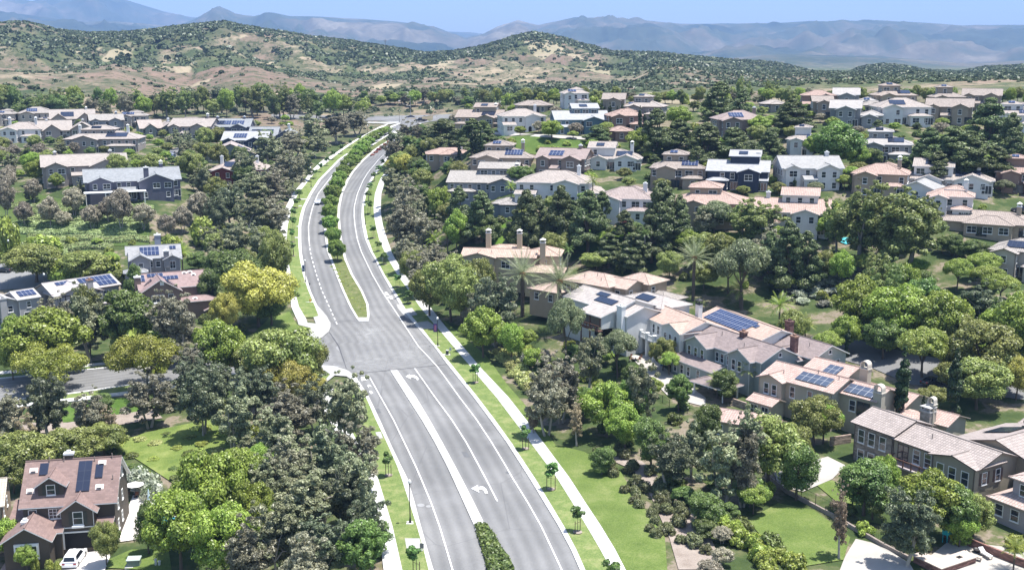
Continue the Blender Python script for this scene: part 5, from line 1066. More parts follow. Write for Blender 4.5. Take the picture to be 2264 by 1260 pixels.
def hash_(s): return sum(ord(ch)*(i+7) for i, ch in enumerate(s)) % 9973
make_kind('E', 'grey-leaved gum tree', 'gum_tree', 'tree', 'airy', 11, 7, 5200, .17, (.12,.145,.075), (.23,.24,.14), 'pale', 2, 4, .2, 1.1, 1.9)
make_kind('E3', 'silvery brown gum tree', 'gum_tree', 'tree', 'airy', 11, 7, 4300, .17, (.15,.15,.095), (.26,.255,.175), 'pale', 2, 3, .25, 1.1, 1.9)
make_kind('E4', 'dark green-grey gum tree', 'gum_tree', 'tree', 'airy', 11, 7, 4800, .17, (.075,.10,.055), (.15,.175,.10), 'pale', 2, 3, .2, 1.1, 1.9)
make_kind('E2', 'small pale grey olive-like tree', 'grey_tree', 'tree', 'round', 6, 5.5, 3200, .15, (0.17,0.165,0.11), (0.30,0.27,0.20), 'pale', 2, 2, .2, 1.0, 1.8)
make_kind('B', 'thin rusty brown half-bare tree', 'dry_tree', 'tree', 'airy', 8, 4, 1700, .14, (.20,.165,.10), (.29,.25,.16), 'pale', 1, 2, .25, 1.1, 1.5)
make_kind('G', 'bright green round tree', 'broadleaf_tree', 'tree', 'round', 8, 8, 5200, .20, (0.12,0.19,0.03), (0.23,0.31,0.06), 'brown', 1, 3)
make_kind('V2', 'mid green rounded tree', 'broadleaf_tree', 'tree', 'round', 8, 7, 5200, .19, (.07,.13,.03), (.14,.21,.055), 'brown', 1, 2)
make_kind('O', 'olive green spreading tree', 'broadleaf_tree', 'tree', 'round', 8, 8, 5200, .19, (0.13,0.165,0.045), (0.22,0.25,0.075), 'brown', 1, 3)
make_kind('U', 'wide umbrella-shaped street tree', 'street_tree', 'tree', 'umbrella', 8, 13, 6500, .20, (0.14,0.18,0.03), (0.25,0.28,0.055), 'grey', 1, 2, limbs=9)
make_kind('Y', 'yellow-green blossoming tree', 'blossoming_tree', 'tree', 'round', 9, 10, 7500, .20, (.25,.265,.055), (.36,.35,.085), 'brown', 1, 2)
make_kind('L', 'lime green feathery tree', 'feathery_tree', 'tree', 'weep', 8, 8, 6500, .15, (0.17,0.26,0.05), (0.28,0.36,0.09), 'brown', 1, 2, .35, 1.1, 2.2)
make_kind('W', 'grey-green willowy tree', 'willowy_tree', 'tree', 'weep', 9, 9, 6500, .16, (0.12,0.15,0.075), (0.2,0.225,0.12), 'brown', 1, 2, .3, 1.1, 2.2)
make_kind('D', 'dark green pine', 'pine_tree', 'tree', 'cone', 13, 8, 6800, .19, (0.055,0.085,0.03), (0.115,0.145,0.06), 'brown', 1, 4, .12, 1.0, 2.0)
make_kind('V', 'dark green leafy tree', 'evergreen_tree', 'tree', 'oval', 9, 6.5, 5200, .19, (0.065,0.11,0.03), (0.13,0.185,0.05), 'brown', 1, 3)
make_kind('T', 'tall loose green tree', 'tall_tree', 'tree', 'airy', 12, 8, 5200, .20, (0.11,0.16,0.045), (0.22,0.26,0.09), 'grey', 1, 3)
make_kind('C', 'narrow dark cypress', 'cypress_tree', 'tree', 'column', 9, 1.4, 5200, .13, (.017,.034,.011), (.032,.055,.018), 'brown', 1, 2, .1, .8, 2.0, limbs=2)
make_kind('K', 'young staked street tree', 'young_tree', 'tree', 'young', 4, 1.9, 520, .13, (0.05,0.12,0.03), (0.11,0.2,0.05), None, 1, 4)
make_kind('M', 'low bright green median tree', 'median_tree', 'tree', 'round', 4.5, 5, 3400, .17, (0.09,0.17,0.03), (0.18,0.27,0.05), 'brown', 1, 3)
make_kind('S', 'dark green shrub', 'shrub', 'shrub', 'mound', 1.6, 2.2, 900, .12, (0.07,0.11,0.03), (0.14,0.18,0.05), None, 1, 3)
make_kind('SL', 'bright green leafy shrub', 'shrub', 'shrub', 'mound', 2.0, 2.6, 1100, .14, (0.14,0.2,0.035), (0.26,0.31,0.07), None, 1, 3)
make_kind('SY', 'pale yellow-green shrub', 'shrub', 'shrub', 'mound', 1.8, 2.8, 1100, .14, (0.22,0.25,0.09), (0.36,0.38,0.16), None, 1, 2, .25, 1.1, 2.0)
make_kind('SB', 'brownish green rounded bush', 'bush', 'bush', 'mound', 1.3, 1.6, 700, .09, (0.085,0.1,0.045), (0.15,0.165,0.07), None, 1, 3)
make_kind('SG', 'silvery grey shrub', 'shrub', 'shrub', 'mound', 1.5, 2.4, 900, .12, (.13,.14,.11), (.22,.225,.18), None, 1, 2)
make_kind('SW', 'white-flowering shrub', 'flowering_shrub', 'shrub', 'mound', 1.6, 3.0, 1300, .12, (.09,.13,.05), (.52,.53,.46), None, 1, 2)
make_kind('SR', 'reddish flowering shrub', 'flowering_shrub', 'shrub', 'mound', 1.4, 2.6, 900, .12, (.22,.07,.05), (.30,.16,.10), None, 1, 1)
make_kind('HB', 'round chaparral bush', 'chaparral_bush', 'bush', 'mound', 3.0, 5.5, 260, .42, (0.07,0.1,0.05), (0.12,0.15,0.075), None, 1, 3)
# trunk and stakes of the young street trees
def young_parts():
    m = MB(); m.tube((0,0,-.1),(0,0,.66),.012,.010,6); t = m.mesh('trunk', BARKS['brown'], True)
    k = MB(); k.tube((-.14,0,-.1),(-.14,0,.55),.013,.013,5); k.tube((.14,0,-.1),(.14,0,.55),.013,.013,5); k.tube((-.14,0,.45),(.14,0,.45),.006,.006,4)
    return t, k.mesh('stake', plain('stake_wood', (.10,.07,.05), .9))
YT, YS = young_parts()
def soil_ring():
    m = MB(); n = 18; m.face([(.62*math.cos(6.283*i/n)*(1+.08*math.sin(i*2.3)), .62*math.sin(6.283*i/n), .0) for i in range(n)]); return m.mesh('soil_ring', M_DIRT)
SR_ = soil_ring()
PLANTS = []   # (root, key, px, py)
def plant(key, p, hm, wm, group=None, rs=random, sink=.25):
    K = KINDS[key]; cm, tm = K['meshes'][rs.randrange(len(K['meshes']))]; rz = rs.uniform(0, 6.28)
    if tm is None and key != 'K':
        o = mobj(K['name'], cm); o.location = (p[0], p[1], p[2]-.08*hm); o.rotation_euler = (0, 0, rz); o.scale = (wm, wm, hm)
    else:
        o = empty(K['name'], (p[0], p[1], p[2]-sink*.3), rz); c = mobj('crown', cm, o); c.scale = (wm, wm, hm)
        if key == 'K':
            for nm_, me_ in (('trunk', YT), ('stake', YS)):
                q = mobj(nm_, me_, o); q.scale = (hm, hm, hm)
            q = mobj('soil_ring', SR_, o); q.location = (0, 0, .40)
        else: t = mobj('trunk', tm, o); t.scale = (wm, wm, hm)
    o['category'] = K['cat']; o['group'] = group or (K['desc']+'s'); q = project(*o.location); PLANTS.append((o, key, float(q[0]), float(q[1]))); return o
_pk = random.Random(11)
def put(key, cx, ytop, ybase, w, group=None, sc=1.0):
    if key == 'E': key = _pk.choice(['E','E','E3','E3','E4'])
    if key == 'G': key = _pk.choice(['G','G','G','V2'])
    """a plant whose foot is seen at (cx, ybase), w photo pixels wide, top at ytop"""
    p = g1(cx, ybase); s_ = mpp(p); return plant(key, p, max(.6, (ybase-ytop)*s_/.93*sc), w*s_*sc, group)
def many(key, s, group=None):
    for q in s.split(): put(key, *map(float, q.split(',')), group=group)
# ---- bottom left
many('E', '20,868,985,80 115,838,978,92 205,862,972,76 330,822,945,105 450,800,962,115 420,790,890,90 520,850,1005,125 600,905,1042,115 560,815,955,110 640,850,985,125 700,835,962,100 768,832,995,110 700,925,1095,155 640,960,1115,130 785,930,1085,115 800,1000,1165,115 700,1030,1190,155 815,1080,1235,110 620,1100,1290,150 720,1130,1300,140 555,1140,1310,110 675,1170,1340,120 480,800,900,90 600,780,900,80')
many('E', '760,1040,1180,110 660,1020,1150,110 740,960,1110,110 585,1010,1140,90')
many('B', '465,1195,1270,52 520,905,985,45 60,905,1000,50 1275,888,985,52 1855,1078,1235,60 250,900,975,45 1180,900,960,40')
many('G', '470,1000,1200,165 400,1090,1265,150 500,1120,1290,150 560,1065,1205,100 110,688,825,190 290,650,795,135 480,715,850,120 800,1150,1290,105 45,700,790,80 15,1150,1235,75 60,1205,1265,50 340,730,800,90 30,755,840,60')
many('L', '535,995,1130,120 620,1110,1200,70 580,980,1060,60')
many('U', '110,765,862,160 325,742,862,170')
many('V', '330,1110,1225,60 250,1165,1215,40 75,1130,1180,30')
many('O', '237,1155,1250,62 60,960,1065,150 150,950,1040,120 230,940,1010,110 30,1010,1090,90 80,545,625,130 200,640,790,60')
many('SW', '310,1030,1085,85 340,1060,1100,60')
many('SL', '60,1195,1245,40 110,1235,1262,22 80,1225,1262,20 128,1240,1262,18 440,1040,1080,60 560,940,975,40')
many('SG', '600,1040,1100,60 575,1090,1130,40')
many('O', '620,735,885,175 690,760,870,80 650,780,880,120 560,760,850,90')
many('Y', '572,590,722,165 500,655,745,65 510,742,835,80 640,800,905,110 700,830,890,50')
many('E', '205,642,800,110 390,648,805,115 430,760,870,80 130,655,760,90 470,800,900,70')
many('V', '470,600,690,60 520,560,665,90 600,640,720,80 300,590,690,50')
many('SL', '300,705,800,100 350,770,820,60')
# ---- left middle: terraces and the belt beside the sidewalk
many('E2', '55,450,502,40 165,420,482,52 205,458,508,45 270,425,512,56 320,455,510,48 405,460,515,42 370,478,530,40 445,430,500,60 110,440,505,48 140,470,505,40 15,400,490,45 240,440,495,40 75,400,450,40')
many('E', '560,380,460,85 600,375,460,90 640,335,425,80 560,440,530,90 515,420,505,70 605,430,528,80 580,495,592,80 520,490,582,72 480,430,520,60 600,300,372,80 650,285,352,70 700,250,325,85 745,255,318,70 790,245,300,70 670,330,400,60 700,300,350,55 450,370,440,60 545,340,420,60 640,390,440,50')
many('O', '612,520,645,75 190,560,622,110 480,520,580,60 660,300,350,50 420,340,400,60 340,345,400,60 260,345,400,50')
many('V', '540,565,665,100 480,560,640,70 590,560,640,60 440,560,600,50')
many('SL', '20,480,560,50 150,570,622,90 230,560,600,70 100,520,560,70 380,520,570,60 450,480,540,60')
# ---- belt right of the road
many('E', '880,370,455,82 895,440,560,92 905,400,500,80 960,540,625,80 930,560,655,72 1040,600,705,70 1100,620,765,110 1065,640,740,80 945,480,570,80 1000,560,640,60 880,290,360,60 905,270,330,60 870,310,370,50 920,440,520,70 900,520,600,60')
many('O', '998,573,712,122 950,600,700,90 1020,600,720,90 1060,580,700,70 885,340,388,52 915,560,640,60')
many('G', '1070,684,792,100 1130,720,800,60 1010,470,560,60 1040,400,450,70 975,420,500,60')
many('Y', '893,345,390,45 870,352,385,35')
many('W', '1250,668,805,80 1365,735,835,90 1580,450,520,80 1640,540,685,130 1610,560,650,90')
many('E', '1300,738,865,82 1240,790,935,112 1210,800,965,92 1420,800,955,80 1480,950,1085,112 1600,905,1115,165 1640,930,1120,100 2000,1080,1250,115 1530,930,1060,80')
many('O', '1800,880,985,112 1700,930,1085,145 2150,1095,1195,85 1750,940,1060,90 1465,750,820,62')
many('G', '1340,850,965,120 1400,840,950,80 1290,860,930,60 2050,1040,1190,150 2100,1070,1200,110 1500,830,910,60 1380,900,1000,90 1950,1010,1110,70 2120,1120,1210,80')
many('V', '1760,980,1105,92 1910,1020,1140,122 1560,900,1010,70 1440,930,1040,80 1600,820,890,60 1930,1060,1150,70 1960,700,780,70 1560,1090,1170,80 1330,990,1050,60')
many('L', '1665,1070,1135,72 1820,895,980,80 2040,730,835,112 2115,575,642,60 2180,590,642,70 1480,780,830,50')
# ---- pines and big trees on the right slope
many('D', '1165,430,555,75 1190,440,540,70 1065,430,535,85 1015,420,520,62 1240,420,545,80 1300,430,555,90 1140,470,550,60 1460,412,565,105 1500,440,550,70 1400,520,605,80 1740,500,645,105 1780,520,640,80 1380,470,540,60 1270,450,540,70 1700,520,620,70 1345,520,590,70 1330,430,520,60 1440,470,580,80')
many('T', '1900,420,598,155 2010,428,615,155 1850,440,560,80 1680,450,545,120 1960,430,600,110 1640,450,530,80 2050,440,540,70 1930,560,680,90 1960,580,700,80 2230,640,760,90')
many('G', '1990,590,685,80 1900,620,748,130 1980,640,768,155 2070,650,775,130 1950,710,795,90 1870,700,778,72 1860,560,640,60 2250,660,800,120 2200,690,780,90 2030,620,720,90 1990,440,560,70 1830,480,530,60')
many('E', '2160,628,745,112 1560,460,530,60 1700,500,600,70')
many('O', '2130,700,790,90 2170,720,855,150 2160,800,905,130 2110,760,830,80 2200,780,870,100 1750,690,770,70 1550,520,600,80 1480,560,620,60 1590,520,600,80 1220,520,590,60 1320,560,600,80')
many('Y', '2245,790,885,80')
many('D', '1590,190,280,85 1640,205,285,62 1750,225,292,92 1620,290,375,95 1560,280,375,105 1500,270,345,82 1700,290,360,70 2180,228,350,115 2100,290,400,125 2050,290,385,82 2230,260,370,80 2140,300,405,130 1045,268,330,80 980,270,345,92 1450,250,350,80 1540,330,400,70 1660,320,390,60 2200,330,410,90 2070,340,410,80 1010,290,345,60 1320,280,320,60 945,290,345,55 1080,285,330,50')
many('G', '1850,278,378,112 1830,290,372,70 1890,320,380,60 1500,240,290,60 1560,360,400,60 1420,290,345,70 1800,300,350,50 1680,260,300,60 1220,270,310,50 1150,370,410,60')
many('C', '1045,292,356,12 1051,296,360,12 1057,300,362,12 1063,296,358,10 1016,322,358,9 1313,238,275,8 1330,238,275,8 1348,230,272,8 1364,240,285,8 1414,240,300,9 1425,250,295,8 1376,232,262,7 1395,235,262,7 1988,776,960,30 2103,781,966,32 2256,928,1040,18 2036,878,965,14 2050,874,968,13 2063,880,970,13 1873,728,790,13 2085,1060,1110,14 1185,560,600,8 1756,395,425,9 1690,215,240,5 2097,205,232,5')
# ---- far line of trees
rr = random.Random(3)
for x in range(-40, 800, 17):
    k = rr.choice('GGOTTEVT'); x2 = x+rr.uniform(-8, 8); b = 262+rr.uniform(-14, 4); put(k, x2, b-rr.uniform(34, 60), b, rr.uniform(30, 48))
for x in range(800, 2330, 15):
    k = rr.choice('GOTTEVOS'); 
    if k == 'S': k = 'SL'
    b = 232 + rr.uniform(-6, 4) - (4 if x > 1500 else 0); put(k, x+rr.uniform(-9, 9), b-rr.uniform(18, 34), b, rr.uniform(22, 36))
many('T', '1705,180,228,36 1745,195,235,34 1640,175,235,36 620,190,262,55 560,195,262,60 130,200,262,55 370,200,262,60 410,200,262,40')
# ---- fill between houses
def fill(polyp, kinds, spacing, hm, wm, seed=0, group=None):
    """scatter over a photo polygon: spacing, height and width ranges in metres"""
    rs = random.Random(seed); A = np.array(polyp, float); x0, y0 = A.min(0); x1, y1 = A.max(0); n = len(polyp); pts = []
    for _ in range(1500):
        x, y = rs.uniform(x0, x1), rs.uniform(y0, y1); c = False
        for i in range(n):
            xa, ya = polyp[i]; xb, yb = polyp[(i+1) % n]
            if (ya > y) != (yb > y) and x < (xb-xa)*(y-ya)/(yb-ya)+xa: c = not c
        if not c: continue
        p = g1(x, y)
        if any((p.x-q[0])**2+(p.y-q[1])**2 < spacing**2 for q in pts): continue
        if blocked(p.x, p.y): continue
        pts.append((p.x, p.y)); k = rs.choice(kinds); s_ = rs.uniform(0, 1); h_ = hm[0]+(hm[1]-hm[0])*s_; w_ = wm[0]+(wm[1]-wm[0])*s_
        if k == 'C': w_ = 1.2
        elif k in ('S','SL','SY','SB','SG','SW'): h_, w_ = (1.4+1.2*s_, 2.2+1.6*s_) if hm[1] > 3 else (h_, w_)
        plant(k, p, h_, w_, group, rs)
HB = []
for hs, _s in HOUSES:
    for b in hs.blocks:
        HB.append((hs.root.matrix_basis.inverted(), b))
def blocked(x, y, m=1.0):
    for Mi, b in HB:
        q = Mi @ Vector((x, y, 0))
        if b[0]-m < q.x < b[1]+m and b[2]-m-1 < q.y < b[3]+m: return True
    return False
fill([(0,275),(660,270),(660,335),(520,400),(0,400)], ['O','G','E2','V','S','SL','G'], 8.5, (2,4), (3,5), 1)
fill([(0,330),(200,330),(110,400),(190,440),(60,450),(0,440)], ['E2','O','G','E','S'], 9, (4,8), (4,7), 2)
fill([(400,330),(640,310),(640,460),(600,620),(470,600),(420,440)], ['E','V','S','E','O'], 9, (5,9), (5,8), 3)
fill([(0,540),(300,540),(280,640),(0,600)], ['O','SL','SL','L','S'], 7, (2,5), (3,5), 4)
fill([(0,690),(470,690),(660,770),(640,790),(0,815)], ['V','O','S','S','E'], 9, (3,7), (4,7), 5)
fill([(0,900),(330,900),(420,860),(690,820),(720,930),(780,1000),(840,1260),(500,1260),(560,1000),(480,940),(0,980)], ['O','S','SG','V','S','SL','E'], 8.5, (3,6), (3.5,6), 6)
fill([(430,600),(620,560),(650,660),(560,700),(470,690)], ['V','S','SL'], 7, (3,6), (4,6), 7)
fill([(865,380),(900,385),(960,560),(1100,700),(1200,820),(1130,790),(1000,690),(930,620),(880,560)], ['S','SL','O','E2','SG'], 6.5, (2.5,5), (3,5), 8)
fill([(900,300),(1000,330),(1040,470),(1100,560),(1000,560),(920,440)], ['E','V','O','D','S'], 8, (5,9), (5,8), 9)
fill([(1000,330),(1400,330),(1700,400),(2264,400),(2264,440),(1500,430),(1000,400)], ['G','O','V','SL','S','W','L','G'], 7, (2.2,4.5), (3.5,5.5), 10)
fill([(1000,440),(1500,470),(2180,460),(2180,500),(1600,560),(1000,540)], ['O','G','S','SL','V','SL'], 7, (2.5,5), (3.5,5.5), 11)
fill([(1080,550),(1500,560),(1900,600),(1840,690),(1700,660),(1500,640),(1240,580)], ['O','G','V','W','SL','S'], 8, (3.5,7), (4.5,7.5), 12)
fill([(1900,600),(2264,590),(2264,800),(2130,780),(1900,720)], ['G','O','V','S','SL','L'], 9, (3.5,7), (5,8), 13)
fill([(1000,240),(1500,245),(2264,250),(2264,400),(1500,320),(1430,320),(1000,290)], ['G','O','V','D','L','SL','T','E2','S'], 7.5, (2.2,4.5), (3.5,5.5), 14)
fill([(1400,310),(2264,310),(2264,400),(1500,395),(1400,350)], ['G','O','V','D','W','SL','S'], 7.5, (2.8,6), (4,7), 15)
fill([(1150,760),(1290,770),(1520,900),(1640,1000),(1500,1000),(1340,980),(1230,930)], ['S','SL','V','G','S'], 6, (2.5,5), (3,5), 16)
fill([(1500,960),(1720,990),(1700,1110),(1640,1160),(1560,1200),(1480,1100)], ['S','SL','V','SG'], 5.5, (2,4.5), (3,4.5), 17)
fill([(1560,1160),(1650,1170),(1760,1262),(1560,1300)], ['SG','SL','E2','S'], 5, (2,4), (2.5,4), 18)
fill([(1830,1110),(2000,1130),(2264,1180),(2264,1215),(2050,1225),(1880,1180)], ['SL','S','G','O'], 6, (2,4.5), (3,4.5), 19)
fill([(2050,920),(2264,820),(2264,780),(2130,800)], ['O','G','L'], 9, (4,6), (5,7), 20)
fill([(1710,735),(1760,730),(1900,820),(1860,850)], ['L','O','SL'], 7, (3,5), (4,6), 21)
fill([(1050,310),(1370,325),(1360,345),(1060,330)], ['SL','SL','S'], 5, (1,2), (2,3.5), 22)
0 and fill([(0,470),(330,480),(330,545),(0,545)], ['SL','SG','SL','S'], 5.5, (.8,1.5), (2.5,4), 23)
fill([(240,985),(480,935),(560,1000),(530,1085),(330,1080)], ['SL','S','SY'], 3.2, (.35,.8), (1.6,3.0), 24)
fill([(1700,590),(1880,590),(1890,680),(1730,670)], ['SW','SW','SG'], 4.2, (1.0,1.4), (3.4,4.4), 25)
# ---- low shrubs right of the sidewalk
def row(key, a, b, n, hm, wm, jx=.6, group=None, seed=1):
    rs = random.Random(seed)
    for i in range(n):
        t = i/(n-1); p = g1(a[0]+(b[0]-a[0])*t, a[1]+(b[1]-a[1])*t); s_ = rs.uniform(.85, 1.2); plant(key, p+Vector((rs.uniform(-jx,jx), rs.uniform(-jx,jx), 0)), hm*s_, wm*s_, group, rs)
row('SY', (1100,785), (1185,880), 9, 1.8, 3.0, .5); row('SY', (1120,785), (1225,915), 8, 1.7, 2.8, .5, seed=2)
row('SY', (905,560), (980,660), 9, 1.4, 2.4, .8, seed=3); row('S', (1130,765), (1250,880), 9, 1.7, 2.4, .5, seed=4); row('SL', (1150,770), (1260,860), 8, 1.8, 2.6, .5, seed=5)
row('SB', (1310,1005), (1395,1085), 7, 1.2, 1.6, 1.2, seed=6); row('SB', (1340,1000), (1440,1090), 8, 1.3, 1.7, 1.4, seed=7); row('SB', (1385,1085), (1465,1195), 9, 1.3, 1.8, 1.2, seed=8); row('SB', (1430,1080), (1510,1200), 9, 1.4, 1.9, 1.3, seed=9); row('SB', (1470,1090), (1560,1230), 9, 1.5, 2.0, 1.3, seed=10); row('SB', (1370,1000), (1520,1120), 8, 1.5, 2.0, 1.3, seed=11)
row('SL', (1620,1190), (1760,1262), 8, 1.9, 2.6, .5, seed=12); row('SL', (1600,1170), (1690,1250), 6, 2.0, 2.6, .6, seed=13)
row('SL', (738,590), (800,695), 13, .4, 1.7, .5, seed=31); row('S', (750,592), (808,695), 11, .35, 1.6, .5, seed=32); row('SR', (822,345), (862,316), 6, 1.0, 2.2, .5, seed=14); row('SR', (1390,500), (1500,480), 2, 1.5, 2.2, .5, seed=15)
row('V', (2085,560), (2190,585), 8, 4.2, 4.2, .6, seed=16)
# ---- median trees and the kerbside young trees
many('M', '746,533,580,40 738,506,546,36 731,479,516,38 729,454,492,36 731,434,470,36 736,412,450,38 745,394,428,35 752,380,410,33 760,367,394,33 768,353,380,33 777,343,368,33 786,332,356,32 797,321,345,32 806,312,334,30 816,304,325,29 826,297,316,27 836,290,308,26 846,284,301,26 858,282,297,21 790,344,362,23 812,325,340,21')
many('K', '836,534,557,18 850,560,586,19 880,608,636,20 905,642,673,22 828,382,402,17 837,367,386,16 845,353,372,15 818,406,428,17 815,424,447,17 816,446,475,17 826,500,528,17 1051,805,848,26 1162,942,995,31 1218,1022,1085,34 1277,1122,1180,38 1349,1235,1300,46 696,376,396,16 662,420,443,18 655,442,462,18 649,462,484,18 647,482,510,18 648,508,537,18 649,538,568,20 709,362,382,14 723,348,368,14 738,334,354,14 755,321,341,14 775,309,328,13 793,300,317,13 822,280,296,12 859,1000,1054,34 921,1205,1275,42', group='young street trees along the verges')
# ---- palms
def palm_kind(key, n, L, droop, lw, c1, c2, nseg=9):
    mat = leaf_mat('leaf_'+key, c1, c2, .3); rs = np.random.RandomState(hash_(key)); m = MB()
    for i in range(n):
        a = i*2.39996; el = 1.35 - 1.75*((i+.5)/n)**.8 + rs.normal()*.08; l = L*(.85+.25*rs.rand()); p = Vector((0,0,0)); d = Vector((math.cos(a)*math.cos(el), math.sin(a)*math.cos(el), math.sin(el))); seg = l/nseg
        for j in range(nseg):
            d = (d + Vector((0,0,-droop*(j+1)/nseg))).normalized(); q = p + d*seg; s = d.cross(Vector((0,0,1))).normalized(); upv = s.cross(d).normalized(); ll = lw*math.sin(math.pi*min(1, (j+1.2)/(nseg+1)))
            m.face([p-s*.03, q-s*.03, q+s*.03, p+s*.03])
            for sg in (-1, 1):
                for h_ in (0, .33, .66):
                    b = p.lerp(q, h_); tip = b + s*sg*ll + d*ll*.55 - upv*ll*.25; m.face([b-d*.035, b+d*.035, tip])
            p = q
    return m.mesh('fronds', mat)
PF = {'P': (palm_kind('P', 26, 3.2, .16, .75, (.10,.17,.03), (.24,.28,.06)), 'feathery light green palm', 3.2), 'Q': (palm_kind('Q', 54, 4.2, .08, .55, (.11,.14,.07), (.24,.26,.15)), 'tall date palm with grey-green fronds', 4.2), 'F': (palm_kind('F', 30, 1.6, .30, .5, (.03,.07,.02), (.08,.13,.035)), 'dark fan palm', 1.6), 'N': (palm_kind('N', 22, 2.4, .20, .6, (.06,.11,.03), (.12,.18,.05)), 'slender pale-trunked palm', 2.4)}
def palm(key, cx, ytop, ybase, w, label):
    p = g1(cx, ybase); s_ = mpp(p); me, desc, L = PF[key]; wm = w*s_; sc = wm/(2*L*.82); hm = (ybase-ytop)*s_/.93 - .62*L*sc; o = empty('palm_tree', p, random.uniform(0, 6.28)); f = mobj('crown', me, o); f.scale = (sc,)*3; f.location = (0,0,hm)
    m = MB(); n = 8; r = .30*sc if key == 'Q' else .16*sc
    for k in range(n): m.tube((0,0,-1+(hm+1)*k/n),(0,0,-1+(hm+1)*(k+1)/n), r*1.08, r*.92, 9, cap=(k == n-1))
    t = m.build('trunk', BARKS['brown' if key != 'N' else 'pale'], o)
    if key == 'Q':
        m = MB(); m.lathe([(.05,-1.0),(.42*sc,-.7),(.55*sc,-.2),(.40*sc,.3),(.05,.5)], 10); b = m.build('frond_bases', plain('palm_husk',(.30,.17,.08),.9), o); b.location=(0,0,hm)
    tag(o, label, 'palm', 'palms in the gardens')
palm('Q',1155,575,700,100,'left of the two tall date palms in front of the ochre house'); palm('Q',1236,588,735,112,'right of the two tall date palms, in front of the grey-roofed white house'); palm('Q',1532,545,665,84,'lone tall date palm behind the white house with the large blue array')
palm('P',405,543,612,46,'light green palm right of the blue-grey gabled house'); palm('P',338,562,600,34,'small light palm in front of the blue-grey gabled house'); palm('P',1585,825,880,48,'small palm beside the brown-roofed garden pavilion'); palm('P',1652,800,870,52,'feathery palm in front of the arched-chimney house'); palm('P',1722,655,725,62,'drooping palm behind the sage green house'); palm('P',1780,700,745,50,'palm right of the sage green house gable'); palm('P',1635,620,680,60,'broad palm left of the white flowering slope')
palm('N',1424,510,600,30,'slender palm on the green bank behind the date palms'); palm('N',1255,545,600,30,'slender palm right of the three-chimney ochre house')
palm('F',905,305,352,34,'left fan palm between the road and the salmon-tiled house'); palm('F',932,310,356,36,'right fan palm beside the salmon-tiled house'); palm('P',1905,385,430,34,'palm in front of the pinkish hip-roofed house'); palm('P',1310,390,450,36,'palm between the two long hip-roofed houses'); palm('P',1130,405,450,30,'palm at the end of the long blue-grey house'); palm('P',2240,1190,1262,60,'feathery palm at the lower right corner')
palm('P',960,515,575,44,'palm in the tree belt left of the ochre house'); palm('P',990,510,565,44,'second palm in the belt nearest the ochre house'); palm('P',500,655,725,40,'palm hidden behind the bright yellow tree')
# ---- chaparral on the hills: the nearest bushes one by one, the rest as one mass
def hills():
    rs = np.random.RandomState(5); pts = []
    n = 120000; az = rs.uniform(-R(30), R(30), n); r = np.sqrt(rs.uniform(600**2, 1750**2, n)); x = np.sin(az)*r; y = np.cos(az)*r
    n1 = fbm(x/420, y/420, 5, 5); n2 = fbm(x/75, y/75, 6, 4); n3 = fbm(x/28, y/28, 9, 3); k = np.clip((r-900)/500, 0, 1)
    d = .5 + 1.5*(n1*.7+n2*.3) + .55*(k-.55) + .75*n3; pr = np.clip((d-.36+.65*np.clip((x-60)/150,0,1)*np.clip((r-560)/80,0,1)*(r<1000)+.3*np.clip((x-60)/120,0,1)+.10*(x<60))*1.35, .03, .85); ok = rs.rand(n) < pr; x, y, r = x[ok], y[ok], r[ok]
    keep = np.ones(len(x), bool)
    z = height_exact(x, y); s = (1.1 + 2.3*rs.rand(len(x))**2.4)*(.85+.3*(r > 1100)); order = np.argsort(r)
    nb = 300; near = order[:nb]; rest = order[nb:]
    for i in near:
        o = plant('HB', (x[i], y[i], z[i]), s[i]*.75, s[i]*1.7, 'chaparral bushes on the lower hills', random)
    # the rest
    nf = 17; N_ = len(rest); d3 = rs.normal(size=(N_, nf, 3)); d3[..., 2] = np.abs(d3[..., 2]); d3 /= np.linalg.norm(d3, axis=2)[..., None]
    sr = s[rest][:, None, None]; Pc = np.stack([x[rest], y[rest], z[rest]], -1)[:, None, :] + d3*sr*np.array([.85,.85,.62])*(.75+.3*rs.rand(N_, nf, 1)); nm = d3 + rs.normal(size=d3.shape)*.35; nm /= np.linalg.norm(nm, axis=2)[..., None]
    U = np.cross(nm, rs.normal(size=nm.shape)); U /= np.linalg.norm(U, axis=2)[..., None]; V = np.cross(nm, U); q = sr*.42*(.7+.6*rs.rand(N_, nf, 1))
    me = quads_mesh('chaparral', Pc.reshape(-1,3), (U*q).reshape(-1,3), (V*q).reshape(-1,3), leaf_mat('leaf_chaparral', (.05,.07,.035), (.075,.10,.05), .1)); o = mobj('chaparral', me)
    tag(o, 'dense chaparral scrub covering the upper hill slopes', 'scrub', kind='stuff'); print('chaparral', N_)
hills()
